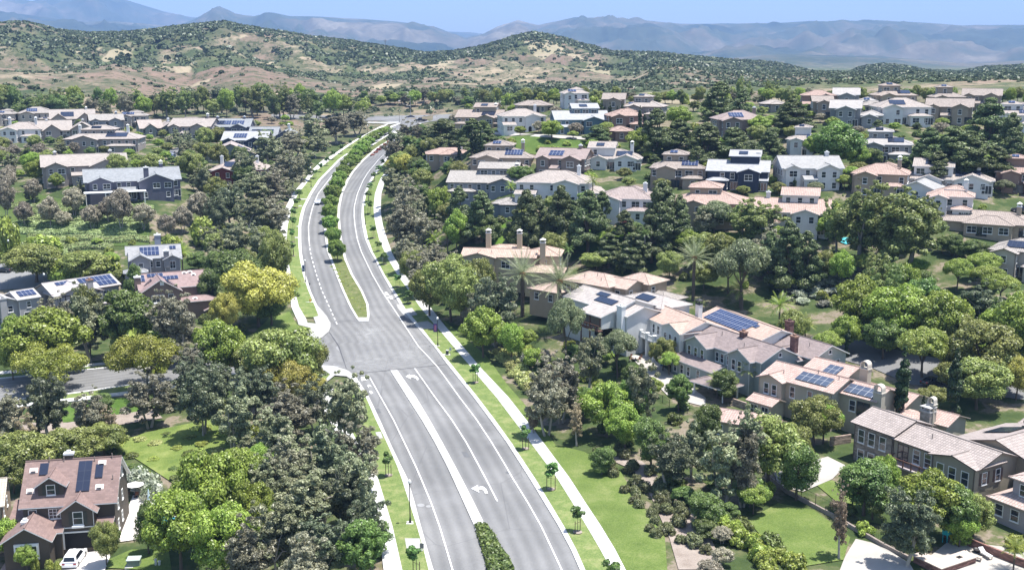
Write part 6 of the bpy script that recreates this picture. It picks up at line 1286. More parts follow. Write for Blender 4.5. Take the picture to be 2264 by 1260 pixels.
# ------------------------------------------------------------ street furniture
M_BLACKP = plain('black_paint', (.02,.02,.022), .4, .1, 3, .2); M_CONCF = plain('footing_concrete', (.5,.49,.46), .9)
def glow():
    m, nt, bs = _mat('lamp_globe'); bs.inputs['Base Color'].default_value = (.8,.8,.78,1); bs.inputs['Roughness'].default_value = .25; return m
M_GLOBE = glow()
def lamp(px, py, ytop, label, banner=None, tall=None):
    p = g1(px, py); s_ = mpp(p); h = tall or (py-ytop)*s_/.94; o = empty('street_lamp', p, 0); k = h/6.0
    m = MB(); m.lathe([(.26,-.3),(.26,.1),(.17,.35),(.11,.8),(.075,1.0),(.06,h-.75),(.09,h-.72),(.16,h-.6)], 12); m.build('pole', M_BLACKP, o)
    m = MB(); m.lathe([(.12,h-.6),(.22,h-.45),(.24,h-.28),(.19,h-.1),(.06,h)], 12); m.build('globe', M_GLOBE, o, True)
    m = MB(); m.box(-.5,.5,-.5,.5,-.2,.24); m.build('footing', M_CONCF, o)
    if banner is not None:
        m = MB(); m.tube((0,0,h-1.5),(-.95,0,h-1.5),.02,.02,6); m.tube((0,0,h-3.3),(-.95,0,h-3.3),.02,.02,6); br = m.build('banner_arm', M_BLACKP, o)
        m = MB(); m.box(-.9,-.12,-.012,.012,h-3.28,h-1.52); b = m.build('banner', banner[0], o); m = MB(); 
        for q in banner[1]: m.face([(x, -.016, h-3.28+z) for x, z in q])
        m.build('banner_shape', banner[2], b)
    tag(o, label, 'street lamp', 'street lamps with white globes'); return o
m_bp = plain('banner_purple', (.10,.05,.22), .7, .3, 2); m_bb = plain('banner_pale_blue', (.45,.50,.68), .7); m_br = plain('banner_rose', (.42,.16,.22), .7); m_bd = plain('banner_ink', (.03,.035,.09), .7)
lamp(907,1158,1060,'black lamp post on the left verge beside the manhole covers')
lamp(968,766,703,'lamp post with a purple and rose banner opposite the side street',(m_bp,[[(-.75,.3),(-.3,.0+.2),(-.25,1.3),(-.55,1.6),(-.7,1.2)]],m_br))
lamp(676,625,576,'lamp post with a pale blue banner on the left verge above the hydrant',(m_bb,[[(-.8,.1),(-.3,.1),(-.35,.45),(-.7,.5)],[(-.75,.8),(-.25,.75),(-.3,1.5),(-.7,1.55)]],m_bd))
lamp(808,498,454,'thin lamp post on the right verge at the middle of the bend')
lamp(688,416,372,'thin lamp post on the left verge above the small silver car')
lamp(813,301,278,'distant lamp post at the top of the left verge')
lamp(101,653,606,'lamp post between the half-timbered grey house and the left edge')
lamp(22,576,532,'lamp post near the big round tree at the left edge')
lamp(1772,643,609,'lamp post standing in the white flowering slope')
lamp(883,272,226,'tall thin lamp post at the far junction')
# traffic signal
def signal():
    p = g1(907.5,257); o = empty('traffic_signal', p, 0); m = MB(); m.tube((0,0,0),(0,0,6.2),.16,.12,8); m.tube((0,0,6.2),(0,0,10.5),.10,.06,8); m.tube((0,0,10.5),(-1.6,0,11.0),.05,.04,6); m.tube((0,0,5.4),(-4.5,-1.5,6.6),.09,.06,6); m.build('pole', plain('galvanised',(.45,.45,.44),.5,.1,2,.3), o)
    m = MB(); m.box(-2.0,-1.4,-.15,.15,10.9,11.1); m.build('luminaire', M_GLOBE, o)
    for x, y, z in ((-4.4,-1.6,6.0),(-2.6,-1.0,5.7),(-.45,-.2,3.6),(.45,-.2,3.6)):
        m = MB(); m.box(x-.22,x+.22,y-.2,y+.15,z,z+1.25); 
        for k in range(3): m.tube((x,y-.2,z+.22+.4*k),(x,y-.42,z+.22+.4*k),.15,.16,8,cap=False)
        hd = m.build('signal_head', M_BLACKP, o); m = MB()
        for k in range(3): m.tube((x,y-.2,z+.22+.4*k),(x,y-.215,z+.22+.4*k),.13,.13,8)
        m.build('lens', plain('signal_lens',(.12,.05,.03),.3), hd)
    tag(o,'grey traffic signal pole with four black heads at the far junction','traffic signal')
signal()
def post_sign(px, py, ytop, label, w=.45, hh=.6, c=(.45,.5,.52)):
    p = g1(px,py); s_=mpp(p); h=(py-ytop)*s_/.93; o=empty('road_sign',p,0); m=MB(); m.tube((0,0,-.2),(0,0,h),.03,.03,6); m.build('post',plain('galvanised',(.45,.45,.44)),o); m=MB(); m.box(-w/2,w/2,-.045,-.03,h-hh,h); m.build('sign_plate',plain('sign_'+str(c[0]),c,.5),o); tag(o,label,'sign','small roadside signs')
post_sign(996,788,769,'small pale sign on a post beside the kerbside bin'); post_sign(933,1221,1200,'grey sign on a thin post beside the square concrete pad',.5,.7,(.18,.18,.19)); post_sign(685,636,626,'small dark marker post in the gutter below the blue banner lamp',.3,.5,(.1,.09,.12)); post_sign(846,586,569,'small grey sign beside the young trees on the right verge',.5,.7,(.3,.34,.33))
def litter_bin():
    p=g1(989,786); o=empty('litter_bin',p,0); m=MB(); m.lathe([(.27,.25),(.3,.3),(.3,1.05),(.27,1.1)],12); m.build('body',plain('bin_green',(.05,.06,.06),.5),o); m=MB(); m.lathe([(.31,1.1),(.31,1.17),(.2,1.24),(.05,1.26)],12); m.build('lid',plain('bin_lid',(.55,.55,.54),.5),o); m=MB(); m.box(-1.2,.7,-.5,.5,.0,.26); m.build('pad',M_CONCF,o); tag(o,'dark round litter bin on a concrete pad by the right kerb','litter bin')
litter_bin()
def hydrant():
    p=g1(686,669); o=empty('fire_hydrant',p,0); m=MB(); m.lathe([(.2,.2),(.2,.27),(.12,.3),(.12,.75),(.16,.78),(.13,.92),(.04,1.0)],10); m.build('barrel',plain('hydrant_yellow',(.55,.33,.03),.4),o,True); m=MB(); m.tube((-.24,0,.6),(.24,0,.6),.08,.08,8); m.tube((0,-.22,.55),(0,0,.55),.1,.1,8); m.build('outlet',plain('hydrant_red',(.45,.08,.03),.4),o); m=MB(); m.box(-1.3,.8,-.5,.5,.05,.24); m.build('pad',M_CONCF,o); tag(o,'yellow fire hydrant with orange outlets on the left verge','fire hydrant')
hydrant()
def cabinet():
    p=g1(297,1250); o=empty('utility_cabinet',p,R(6)); m=MB(); m.box(-.8,.8,-.6,.6,.15,1.0); m.build('body',plain('cabinet_green',(.17,.22,.19),.5),o); m=MB(); m.face([(-.88,-.7,1.0),(.88,-.7,1.0),(.88,.6,1.15),(-.88,.6,1.15)]); m.box(-.88,.88,-.7,.66,.98,1.06); m.build('lid',plain('cabinet_lid',(.36,.42,.38),.5),o); m=MB(); m.box(-1.05,1.15,-.85,.85,-.1,.15); m.build('plinth',M_CONCF,o); tag(o,'green utility cabinet on the small lawn in front of the brown house','utility cabinet')
    for x,lab in ((345,'taller pale pipe stub on the small lawn beside the green cabinet'),(353,'shorter pale pipe stub on the small lawn')):
        q=g1(x,1250); m=MB(); hh=.95 if x==345 else .7; m.lathe([(.16,-.1),(.16,hh-.15),(.21,hh-.12),(.18,hh),(.03,hh+.06)],12); b=m.build('pipe_stub',plain('pipe_pale',(.55,.56,.54),.6),None,True); b.location=q; tag(b,lab,'pipe','pipe stubs on the lawn')
cabinet()
# ------------------------------------------------------------ vehicles
def car(px, py, yaw, c, label, kind='suv', cat='car', sc=1.0, glass_c=None):
    p = g1(px, py); o = empty('parked_car' if kind != 'pickup' else 'pickup_truck', p+Vector((0,0,.14)), R(yaw)); L, Wd, Hh = {'suv':(4.8,1.95,1.72),'sedan':(4.7,1.85,1.42),'pickup':(5.9,2.0,1.9)}[kind]; paint = plain('paint_%g%g'%(c[0],c[2]), c, .22, .02, 2, 0, .6)
    if kind == 'suv': low=[(-.5,.30),(-.5,.62),(-.47,.95),(-.1,1.0),(.20,1.0),(.46,.86),(.5,.62),(.5,.3)]; top=[(-.475,.95),(-.42,1.62),(-.30,1.70),(.02,1.70),(.12,1.60),(.27,.98)]
    elif kind == 'sedan': low=[(-.5,.28),(-.5,.62),(-.47,.90),(-.3,.93),(.22,.90),(.46,.74),(.5,.55),(.5,.28)]; top=[(-.38,.90),(-.24,1.34),(-.12,1.42),(.04,1.40),(.26,.90)]
    else: low=[(-.5,.4),(-.5,.8),(-.49,1.12),(0,1.15),(.24,1.15),(.46,1.05),(.5,.8),(.5,.4)]; top=[(-.04,1.14),(-.01,1.82),(.05,1.9),(.13,1.86),(.24,1.14)]
    m = MB()
    def hull(prof, w0, w1, zmid):
        n=len(prof); zl=min(z for _,z in prof); zh=max(z for _,z in prof)
        f=lambda z: (w0+(w1-w0)*max(0,(z-zmid)/(zh-zmid+1e-6)))/2
        A=[(-f(z),x*L,z) for x,z in prof]; B=[(f(z),x*L,z) for x,z in prof]
        for i in range(n-1): m.face([A[i],B[i],B[i+1],A[i+1]][::-1])
        m.face(A[::-1]); m.face(B); return A,B
    hull(low, Wd, Wd*.93, .6); A,B = hull(top, Wd*.93, Wd*.74, .95); m.face([A[0],A[-1],B[-1],B[0]])
    me = m.mesh('body', paint, False, True); b = mobj('body', me, o); md = b.modifiers.new('bevel','BEVEL'); md.width=.07; md.segments=2; md.limit_method='ANGLE'
    g = MB(); n=len(top); zt=max(z for _,z in top)
    def tq(i,j,a0,a1,off=.012):
        P0,P1=Vector(A[i]),Vector(A[j]); Q0,Q1=Vector(B[i]),Vector(B[j]); nn=(Q0-P0).cross(P1-P0).normalized(); ce=(P0+P1+Q0+Q1)/4
        if nn.dot(ce-Vector((0,0,1.1)))<0: nn=-nn
        q=[P0.lerp(Q0,.08),P0.lerp(Q0,.92),P1.lerp(Q1,.92),P1.lerp(Q1,.08)]; q=[q[0].lerp(q[3],a0),q[1].lerp(q[2],a0),q[1].lerp(q[2],a1),q[0].lerp(q[3],a1)]; g.face([v+nn*off for v in q])
    tq(0,1,.15,.92); tq(n-2,n-1,.08,.9)
    for S,sx in ((A,-1),(B,1)):
        t=[Vector(v) for v in S]; ce=sum(t,Vector())/len(t); inn=[ce+(v-ce)*.78 for v in t]; g.face([v+Vector((sx*.03,0,0)) for v in (inn if sx>0 else inn[::-1])])
    g.build('window', plain('car_glass', glass_c or (.012,.014,.02), .08, .02, 1, 0, .8), o)
    for y in (-.31*L,.32*L):
        for sx in (-1,1):
            w=MB(); w.tube((sx*(Wd/2-.2),y,.34),(sx*(Wd/2+.01),y,.34),.34,.34,16); wh=w.build('wheel',plain('tyre_rubber',(.02,.02,.02),.8),o); w=MB(); w.tube((sx*(Wd/2+.005),y,.34),(sx*(Wd/2+.02),y,.34),.2,.18,12); w.build('rim',plain('rim_alloy',(.4,.4,.42),.3,.05,2,.8),wh)
    for sx in (-1,1):
        for y,nm,cc in ((.497*L,'headlight',(.6,.6,.6)),(-.5*L,'tail_light',(.3,.02,.02))):
            z=low[1][1]+.05; w=MB(); w.box(sx*Wd*.38-.18,sx*Wd*.38+.18,y-.03,y+.03,z,z+.16); w.build(nm,plain(nm+'_lens',cc,.2),o)
    if kind == 'pickup':
        w=MB(); w.box(-Wd*.40,Wd*.40,-.47*L,-.06*L,1.10,1.19); w.build('cargo_bed',M_DARK,o)
    tag(o,label,cat); return o
car(166,1243,4,(.72,.72,.73),'white SUV standing in the driveway in front of the open garage')
car(705,451,172,(.55,.58,.64),'small silver car with a dark windscreen driving down the left carriageway','sedan',glass_c=(.05,.08,.16))
car(907,262,92,(.03,.03,.06),'dark blue hatchback crossing at the far junction','sedan')
car(931,270,60,(.03,.03,.035),'dark pickup truck half hidden by trees near the far junction','pickup','pickup truck')
car(380,352,178,(.05,.09,.18),'dark blue car parked by the kerb in the left neighbourhood','suv'); car(381,344,178,(.16,.17,.2),'grey car parked behind the dark blue one','sedan')
car(2258,470,60,(.025,.025,.03),'black SUV parked at the right edge above the stone-chimney house')
car(2062,851,-62,(.03,.03,.035),'black car parked in the street shaded by the lime green tree','sedan')
car(394,862,80,(.6,.6,.6),'white car parked under the trees on the side street','sedan')
car(8,602,80,(.04,.04,.05),'dark car parked at the left edge near the round tree','sedan')
# ------------------------------------------------------------ fences and walls
def fence(pts, h, label, wall_h=0.0, spacing=2.4, name='iron_fence', wmat=None, solid=None, group=None):
    P=[]; 
    for i in range(len(pts)-1):
        a,b=g1(*pts[i]),g1(*pts[i+1]); n=max(1,int((b-a).length/spacing))
        for k in range(n): q=a.lerp(b,k/n); P.append(Vector((q.x,q.y,float(H(q.x,q.y)))))
    P.append(g1(*pts[-1])); o0=P[0].copy(); o=empty(name,o0,0); P=[p-o0 for p in P]; m=MB()
    if wall_h:
        w=MB()
        for a,b in zip(P[:-1],P[1:]):
            d=(b-a); u=Vector((d.x,d.y,0)).normalized(); nn=Vector((-u.y,u.x,0))*.15
            q=[a-nn,a+nn,b+nn,b-nn]; z0=Vector((0,0,-.5)); z1=Vector((0,0,wall_h)); bt=[v+z0 for v in q]; tp=[v+z1 for v in q]; w.face(tp); 
            for k in range(4): w.face([bt[k],bt[(k+1)%4],tp[(k+1)%4],tp[k]])
        w.build('wall_base' if h else 'wall', wmat or plain('wall_blocks',(.3,.25,.22),.9,.2,2), o)
    if h:
        m=MB(); r=MB()
        for a in P: m=MB(); m.tube(a+Vector((0,0,wall_h-.1)),a+Vector((0,0,wall_h+h)),.045,.045,5); m.build('fence_post',solid or M_BLACKP,o)
        for a,b in zip(P[:-1],P[1:]):
            for z in (.12,h-.08): r.tube(a+Vector((0,0,wall_h+z)),b+Vector((0,0,wall_h+z)),.02,.02,4)
            n=12
            for k in range(1,n): q=a.lerp(b,k/n); r.tube(q+Vector((0,0,wall_h+.12)),q+Vector((0,0,wall_h+h-.08)),.01,.01,3,cap=False)
        r.build('railing',solid or M_BLACKP,o)
    tag(o,label,'fence' if h else 'wall',group); return o
fence([(1690,1050),(1740,1090),(1835,1140),(1900,1178),(1955,1210),(2010,1238)],1.5,'black iron fence on a low brown wall along the pale yard on the right',.55)
fence([(1500,905),(1560,935),(1620,960)],1.4,'black iron fence below the low clay-tiled building',0)
fence([(1290,780),(1380,840),(1480,900)],1.4,'black iron fence at the foot of the white house gardens',0)
fence([(1320,492),(1400,497)],1.3,'dark pool fence in front of the white brown-roofed house',0)
fence([(1760,528),(1830,532)],1.2,'dark fence at the pool below the clay-tiled balcony house',0)
fence([(2085,1185),(2150,1210),(2250,1250),(2300,1268)],0,'reddish stone retaining wall beside the lower right terrace',1.1,wmat=wall_mat('terrace_stone',(.22,.12,.1),'stone'),name='retaining_wall')
fence([(20,425),(60,440),(75,452)],1.4,'dark fence running down the slope at the left edge',0)
fence([(1620,895),(1650,905)],0,'short pale stone wall beside the pavilion palms',1.2,wmat=wall_mat('terrace_stone2',(.35,.27,.23),'stone'),name='retaining_wall')
fence([(1835,985),(1880,978)],0,'stone wall at the back of the pale patio',1.4,wmat=wall_mat('terrace_stone2',(.35,.27,.23),'stone'),name='retaining_wall')
# ------------------------------------------------------------ garden furniture
def lounger(px,py,yaw,label,c=(.62,.62,.6)):
    p=g1(px,py)+Vector((0,0,.2)); o=empty('sun_lounger',p,R(yaw)); mt=plain('cushion_%g'%c[0],c,.8); m=MB(); m.box(-.33,.33,-.95,.35,.3,.42); m.build('seat',mt,o); m=MB(); m.face([(-.33,.35,.42),(.33,.35,.42),(.33,.95,.85),(-.33,.95,.85)]); m.face([(-.33,.35,.3),(-.33,.95,.73),(.33,.95,.73),(.33,.35,.3)]); m.face([(-.33,.35,.3),(-.33,.35,.42),(-.33,.95,.85),(-.33,.95,.73)]); m.face([(.33,.35,.42),(.33,.35,.3),(.33,.95,.73),(.33,.95,.85)]); m.face([(-.33,.95,.73),(-.33,.95,.85),(.33,.95,.85),(.33,.95,.73)]); m.build('backrest',mt,o)
    for x in (-.28,.28):
        for y in (-.85,.8): m=MB(); m.box(x-.03,x+.03,y-.03,y+.03,-.1,.3); m.build('leg',M_METAL,o)
    tag(o,label,'sun lounger','sun loungers by the pools')
lounger(345,1117,0,'grey sun lounger nearest the folded parasol by the pool'); lounger(356,1128,-15,'dark sun lounger by the pool',(.08,.08,.09)); lounger(383,1124,-25,'white sun lounger on the pool deck under the trees',(.7,.7,.68))
lounger(2178,1232,18,'white sun lounger on the lower right terrace',(.66,.66,.66)); lounger(2152,1238,60,'tan low lounger beside the fire bowl',(.45,.38,.32))
def parasol(px,py,label,c,folded=False,h=2.5,r=1.4):
    p=g1(px,py)+Vector((0,0,.15)); o=empty('parasol',p,0); m=MB(); m.tube((0,0,0),(0,0,h),.03,.03,6); m.build('pole',M_METAL,o); m=MB()
    if folded: m.lathe([(.25,h-1.6),(.16,h-.8),(.1,h-.2),(.02,h+.05)],9)
    else:
        n=8
        for k in range(n): a,b=2*math.pi*k/n,2*math.pi*(k+1)/n; m.face([(r*math.cos(a),r*math.sin(a),h-.5),(r*math.cos(b),r*math.sin(b),h-.5),(0,0,h)]); m.face([(r*math.cos(a),r*math.sin(a),h-.54),(0,0,h-.05),(r*math.cos(b),r*math.sin(b),h-.54)])
    m.build('canopy',plain('canopy_%g'%c[0],c,.8),o); m=MB(); m.lathe([(.3,-.1),(.3,.08),(.05,.14)],10); m.build('base',M_METAL,o); tag(o,label,'parasol','garden parasols')
parasol(330,1118,'pale blue folded parasol beside the brown house pool',(.42,.55,.62),True); parasol(300,1100,'white round parasol behind the brown house',(.7,.68,.64)); parasol(485,427,'left white parasol on the red house terrace',(.72,.72,.7)); parasol(505,426,'right white parasol on the red house terrace',(.72,.72,.7),r=1.5); parasol(310,432,'white parasol on the terrace of the slate house',(.7,.7,.7)); parasol(340,775,'pale pink parasol in the garden behind the bright green tree',(.6,.5,.45))
parasol(2170,640,'pale parasol at the cream house on the right',(.6,.6,.58))
def terrace_bar():
    p=g1(2105,1252); o=empty('outdoor_kitchen',p,R(30)); m=MB(); m.box(-3.2,3.2,-.9,.9,-.4,.9); m.box(-3.2,-1.6,.9,3.2,-.4,.9); m.build('base',wall_mat('terrace_stone',(.22,.12,.1),'stone'),o); m=MB(); m.box(-3.4,3.4,-1.1,1.0,.9,1.0); m.box(-3.4,-1.4,1.0,3.4,.902,1.0); m.build('counter_top',plain('counter_stone',(.48,.41,.36),.5),o); m=MB(); m.box(.8,1.5,-.3,.2,1.0,1.06); m.build('grill',M_METAL,o); tag(o,'L-shaped stone outdoor kitchen counter at the lower right corner','outdoor kitchen')
    p=g1(2160,1222); o=empty('fire_bowl',p+Vector((0,0,.12)),0); m=MB(); m.lathe([(.2,0),(.35,.15),(.55,.42),(.5,.42),(.2,.25)],14); m.build('bowl',M_METAL,o,True); m=MB(); m.lathe([(.4,.28),(.2,.4),(.02,.44)],8); m.build('coals',plain('coals',(.05,.045,.045),.9),o); tag(o,'round dark fire bowl on the lower right terrace','fire bowl')
    p=g1(2093,1197); o=empty('play_slide',p,R(40)); m=MB(); m.box(-.6,.6,-.4,.4,1.1,1.9); m.build('canopy',plain('play_cyan',(.04,.45,.52),.5),o); m=MB(); m.face([(-.35,-.4,1.1),(.35,-.4,1.1),(.35,-1.7,.2),(-.35,-1.7,.2)]); m.face([(-.35,-.4,1.02),(-.35,-1.7,.12),(.35,-1.7,.12),(.35,-.4,1.02)]); m.build('slide',plain('play_yellow',(.65,.6,.08),.5),o)
    for x in (-.5,.5):
        for y in (-.3,.3): m=MB(); m.tube((x,y,-.2),(x,y,1.2),.05,.05,6); m.build('leg',plain('play_cyan',(.04,.45,.52),.5),o)
    tag(o,'cyan and yellow play slide under the trees at the lower right','play slide')
    p=g1(1470,808); o=empty('inflatable_toy',p,0); m=MB(); m.tube((-.9,0,.5),(.9,0,.5),.5,.5,12); m.tube((0,-.8,.9),(0,.8,.9),.3,.3,10); m.build('body',plain('toy_blue',(.05,.2,.6),.4),o,True); m=MB(); m.tube((-.95,0,.5),(-.90,0,.5),.4,.4,12); m.build('end_cap',plain('toy_white',(.6,.62,.65),.4),o); tag(o,'blue and white inflatable toy in the garden below the white house','inflatable toy')
terrace_bar()
def dining(px,py,label):
    p=g1(px,py)+Vector((0,0,.15)); o=empty('garden_table',p,0); m=MB(); m.lathe([(.75,.7),(.75,.75)],18); m.build('table_top',plain('table_cream',(.62,.58,.5),.6),o); m=MB(); m.tube((0,0,0),(0,0,.7),.08,.06,8); m.tube((0,0,0),(0,0,.04),.4,.4,12); m.build('pedestal',M_METAL,o); tag(o,label,'table')
    for k in range(4):
        a=k*1.57+.5; c=empty('garden_chair',p+Vector((1.15*math.cos(a),1.15*math.sin(a),0)),a+R(90)); w=plain('wicker',(.2,.1,.06),.8); m=MB(); m.box(-.25,.25,-.25,.25,.38,.45); m.build('seat',w,c); m=MB(); m.box(-.25,.25,-.29,-.24,.45,.9); m.build('backrest',w,c)
        for x in (-.21,.21):
            for y in (-.21,.21): m=MB(); m.box(x-.02,x+.02,y-.02,y+.02,0,.38); m.build('leg',w,c)
        tag(c,'brown wicker chair around the round table: '+['right rear','left rear','left front','right front'][k]+' seat, '+label.split(' ')[-3]+' garden','chair','wicker chairs at the garden tables')
dining(300,1094,'round cream table with wicker chairs behind the brown house')
dining(1405,797,'round cream table on the terrace of the chalk house')
# hedge in the near median, hedges on the terraced bank and the white-flowering slope
def hedge_strip(name, pts_l, pts_r, h, mat_key, label, n_per=26, cat='hedge', kind=None, size=.13):
    """solid clipped planting between two traced edges, covered in small leaves"""
    L_=[g1(*p) for p in pts_l]; R__=[g1(*p) for p in pts_r]; rs=np.random.RandomState(len(label)); P=[]; Nn=[]
    for i in range(len(L_)-1):
        a,b,c,d=L_[i],L_[i+1],R__[i+1],R__[i]; area=((a-c).cross(b-d)).length/2; n=int(area*n_per)+8; u,v=rs.rand(n),rs.rand(n)
        for uu,vv in zip(u,v):
            p=a.lerp(b,uu).lerp(d.lerp(c,uu),vv); e=min(vv,1-vv)*2; hh=h*(.62+.38*min(1,e*3))*(1+.1*math.sin(p.x*2.1)*math.sin(p.y*1.7)); P.append((p.x,p.y,p.z+hh*rs.uniform(.88,1.05))); Nn.append((0,0,1))
        for (s,t) in ((a,b),(d,c)):
            w=(t-s).length; 
            for _ in range(int(w*h*n_per*1.3)): q=s.lerp(t,rs.rand()); P.append((q.x+rs.normal()*.06,q.y+rs.normal()*.06,q.z+h*rs.rand()*.8)); o_=(s-(d if s is a else a)); Nn.append(tuple(Vector((o_.x,o_.y,.4)).normalized()))
    P=np.array(P); Nn=np.array(Nn)+rs.normal(size=(len(P),3))*.55; Nn/=np.linalg.norm(Nn,axis=1)[:,None]; U=np.cross(Nn,rs.normal(size=Nn.shape)); U/=np.linalg.norm(U,axis=1)[:,None]; V=np.cross(Nn,U); s=size*(.7+.6*rs.rand(len(P)))[:,None]
    o0=np.array(L_[0]); me=quads_mesh(name,P-o0,U*s,V*s*1.3,KINDS[mat_key]['meshes'][0][0].materials[0]); o=mobj(name,me); o.location=tuple(o0)
    c=MB(); 
    for i in range(len(L_)-1):
        a,b,cc,d=[Vector(q)-Vector(o0) for q in (L_[i],L_[i+1],R__[i+1],R__[i])]; m_=(a+b+cc+d)/4; sh=lambda q: m_+(q-m_)*.93; a,b,cc,d=map(sh,(a,b,cc,d)); up=Vector((0,0,h*(.93 if mat_key=='TH' else .72))); c.face([a+up,b+up,cc+up,d+up]); 
        for s_,t_ in ((a,b),(b,cc),(cc,d),(d,a)): c.face([s_,t_,t_+up,s_+up])
    c.build('inner_twigs',plain('hedge_core_pale',(.17,.22,.085),.95,.25,2) if mat_key=='TH' else plain('hedge_core',(.03,.045,.018),.95,.3,2),o); tag(o,label,cat,kind=kind); return o
hedge_strip('clipped_hedge',[(1052,1166),(1055,1180),(1063,1205),(1071,1230),(1078,1260),(1092,1310)],[(1074,1164),(1090,1186),(1104,1212),(1121,1234),(1133,1260),(1150,1310)],.8,'V','dark green clipped hedge filling the near end of the road median',34)
leaf_mat('leaf_terrace', (.15,.19,.08), (.24,.29,.13), .15); KINDS['TH'] = dict(meshes=[(bpy.data.meshes.new('terrace_leaf'), None)]); KINDS['TH']['meshes'][0][0].materials.append(_mc['leaf_terrace'])
NM = ['uppermost long','second long','third long','fourth long','fifth long','lowest long','short upper right','short upper left','bottom left']
for i,(a,b,w) in enumerate([((70,470),(300,474),9),((40,484),(320,488),9),((20,499),(330,502),10),((0,514),(300,518),11),((60,530),(330,533),10),((0,545),(250,548),11),((250,457),(340,462),8),((10,458),(150,458),8),((0,559),(150,563),10)]):
    n=8; pl=[(a[0]+(b[0]-a[0])*k/n, a[1]+(b[1]-a[1])*k/n-w/2+3*math.sin(k*1.9+i)) for k in range(n+1)]; pr=[(x+2,y+w) for x,y in pl]
    hedge_strip('terrace_hedge',pr,pl,1.0,'TH',NM[i]+' pale green hedge row on the terraced bank',22,size=.15)
for i,(x,y) in enumerate([(1757,630),(1790,617),(1825,607),(1835,625),(1770,650),(1805,640),(1845,612),(1815,625),(1865,628),(1850,645),(1830,648),(1790,600)]):
    put('SW',x,y-11,y+4,38)

def utility_pole(px, py, ytop, label):
    p = g1(px, py); h = (py-ytop)*mpp(p); o = empty('utility_pole', p, 0); m = MB(); m.tube((0,0,-1),(0,0,h),.35,.22,6); m.build('pole', plain('pole_wood',(.12,.10,.09),.9), o); m = MB(); m.box(-2.2,2.2,-.12,.12,h-1.6,h-1.35); m.box(-1.6,1.6,-.12,.12,h-3.2,h-2.95); m.build('crossarm', plain('pole_wood',(.12,.10,.09),.9), o); tag(o, label, 'utility pole', 'utility poles on the hills')
utility_pole(678,108,84,'utility pole on the hill slope left of the saddle'); utility_pole(852,113,88,'utility pole on the ridge saddle above the far junction')
# ------------------------------------------------------------ a label of its own for every plant
LAND = []
for hs, short in HOUSES:
    b = hs.blocks; cx_ = (b[0][0]+b[0][1])/2; v = Matrix.Translation(hs.root.location) @ hs.root.rotation_euler.to_matrix().to_4x4() @ Vector((cx_, 4, 3)); q = project(*v); LAND.append((float(q[0]), float(q[1]), short))
LAND += [(795, 712, 'rounded tip of the tree-lined median'), (725, 735, 'white corner ramp of the side street'), (968, 735, 'lamp post with the purple banner'), (907, 1110, 'black lamp post by the manholes'), (676, 600, 'lamp post with the blue banner'),
 (1750, 1170, 'lawn patch inside the iron fence'), (200, 850, 'side street'), (400, 980, 'sunny green bank'), (1785, 1050, 'pale patio'), (1350, 1040, 'bare soil strip'), (1800, 630, 'white flowering slope'), (1940, 790, 'quiet right-hand street'), (890, 262, 'far junction'), (180, 500, 'terraced hedge rows'), (1060, 1200, 'clipped median hedge'), (1150, 850, 'long right sidewalk'), (640, 900, 'lower left sidewalk'), (1300, 530, 'middle green bank'), (1200, 322, 'upper green bank')]
ORD = ['', 'second-nearest', 'third-nearest', 'fourth-nearest', 'fifth-nearest', 'sixth-nearest', 'seventh-nearest', 'eighth-nearest', 'ninth-nearest', 'tenth-nearest', 'eleventh-nearest', 'twelfth-nearest']
CNT = ['first','second','third','fourth','fifth','sixth','seventh','eighth','ninth','tenth','eleventh','twelfth','thirteenth','fourteenth','fifteenth','sixteenth','seventeenth','eighteenth','nineteenth','twentieth','twenty-first','twenty-second','twenty-third','twenty-fourth','twenty-fifth','twenty-sixth','twenty-seventh','twenty-eighth','twenty-ninth','thirtieth','thirty-first','thirty-second']
buck = {}; sizes = {}
for o, key, px, py in PLANTS:
    h_ = (o.children[0].scale.z if o.type == 'EMPTY' else o.scale.z); sizes.setdefault(key, []).append(h_)
med = {k: (np.percentile(v, 33), np.percentile(v, 67)) for k, v in sizes.items()}
young = {'left': [], 'right': []}; medn = []
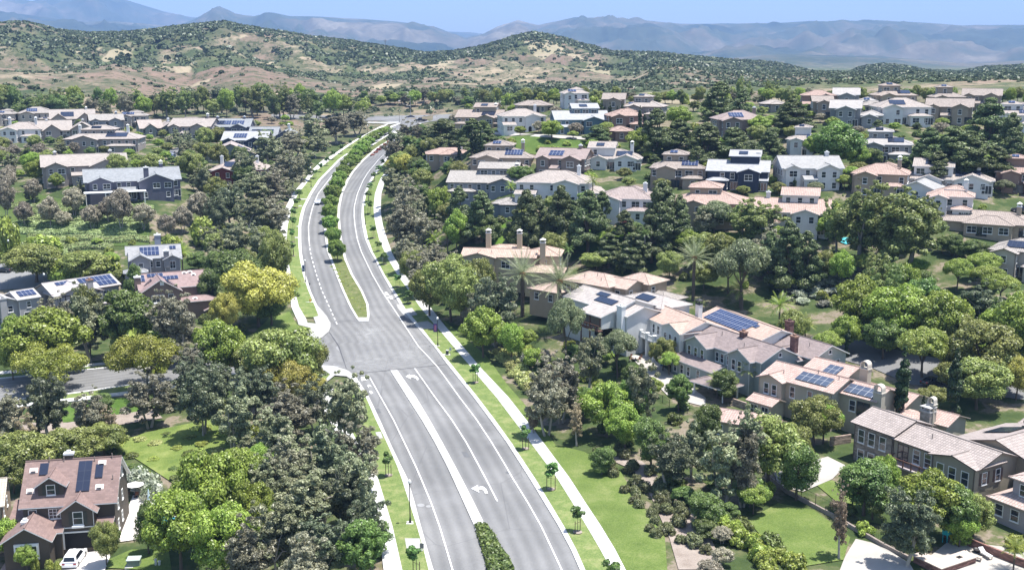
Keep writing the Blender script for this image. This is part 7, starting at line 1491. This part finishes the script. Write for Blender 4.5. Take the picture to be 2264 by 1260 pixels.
for o, key, px, py in PLANTS:
    if key == 'K': young['left' if (px < X(L5, py) if py < 720 else px < 1000 and py > 980) else 'right'].append((py, o)); continue
    if key == 'M': medn.append((py, o)); continue
    h_ = (o.children[0].scale.z if o.type == 'EMPTY' else o.scale.z); sz = 'small ' if h_ < med[key][0] else ('large ' if h_ > med[key][1] else '')
    desc = KINDS[key]['desc']
    if desc.split()[0] in ('small', 'low'): sz = ''
    best = min(LAND, key=lambda L: math.hypot((L[0]-px), (L[1]-py)*1.6)); dx, dy = px-best[0], py-best[1]
    rel = ('left of' if dx < 0 else 'right of') if abs(dx) > abs(dy)*1.1 else ('in front of' if dy > 0 else 'behind')
    if key == 'HB': rel = 'uphill from'
    buck.setdefault((sz+desc, rel, best[2]), []).append((math.hypot(dx, dy*1.6), o))
for (desc, rel, lm), L in buck.items():
    L.sort(key=lambda t: t[0])
    if 'chaparral' in desc: lm = lm.replace('with panels','').replace('behind the teal one','').strip()
    for i, (_, o) in enumerate(L): o['label'] = ((ORD[i] if i < 12 else f'{i+1}th-nearest') + ' ' + desc + f' {rel} the {lm}').strip()
for side, L in young.items():
    L.sort(key=lambda t: -t[0])
    for i, (_, o) in enumerate(L): o['label'] = f'{CNT[i]} young staked tree along the {side} verge, counted from the bottom'
medn.sort(key=lambda t: -t[0])
for i, (_, o) in enumerate(medn): o['label'] = f'{CNT[i]} round tree along the road median, counted from its near tip'
# ------------------------------------------------------------ haze: the air between the camera and the ranges
def haze():
    m = MB(); m.box(-19000, 19000, -400, 18500, -420, 1150); me = m.mesh('haze', None if False else M_DARK); me.materials.clear()
    mt = bpy.data.materials.new('haze_air'); mt.use_nodes = True; nt = mt.node_tree; nt.nodes.remove(nt.nodes['Principled BSDF'])
    v = nt.nodes.new('ShaderNodeVolumePrincipled'); v.inputs['Color'].default_value = (.35, .57, 1.0, 1); v.inputs['Density'].default_value = HAZE; v.inputs['Anisotropy'].default_value = .0
    nt.links.new(v.outputs[0], nt.nodes['Material Output'].inputs['Volume']); me.materials.append(mt)
    me.polygons.foreach_set('material_index', [0]*len(me.polygons)); o = mobj('haze', me); tag(o, kind='stuff')
HAZE = .95e-4
haze()
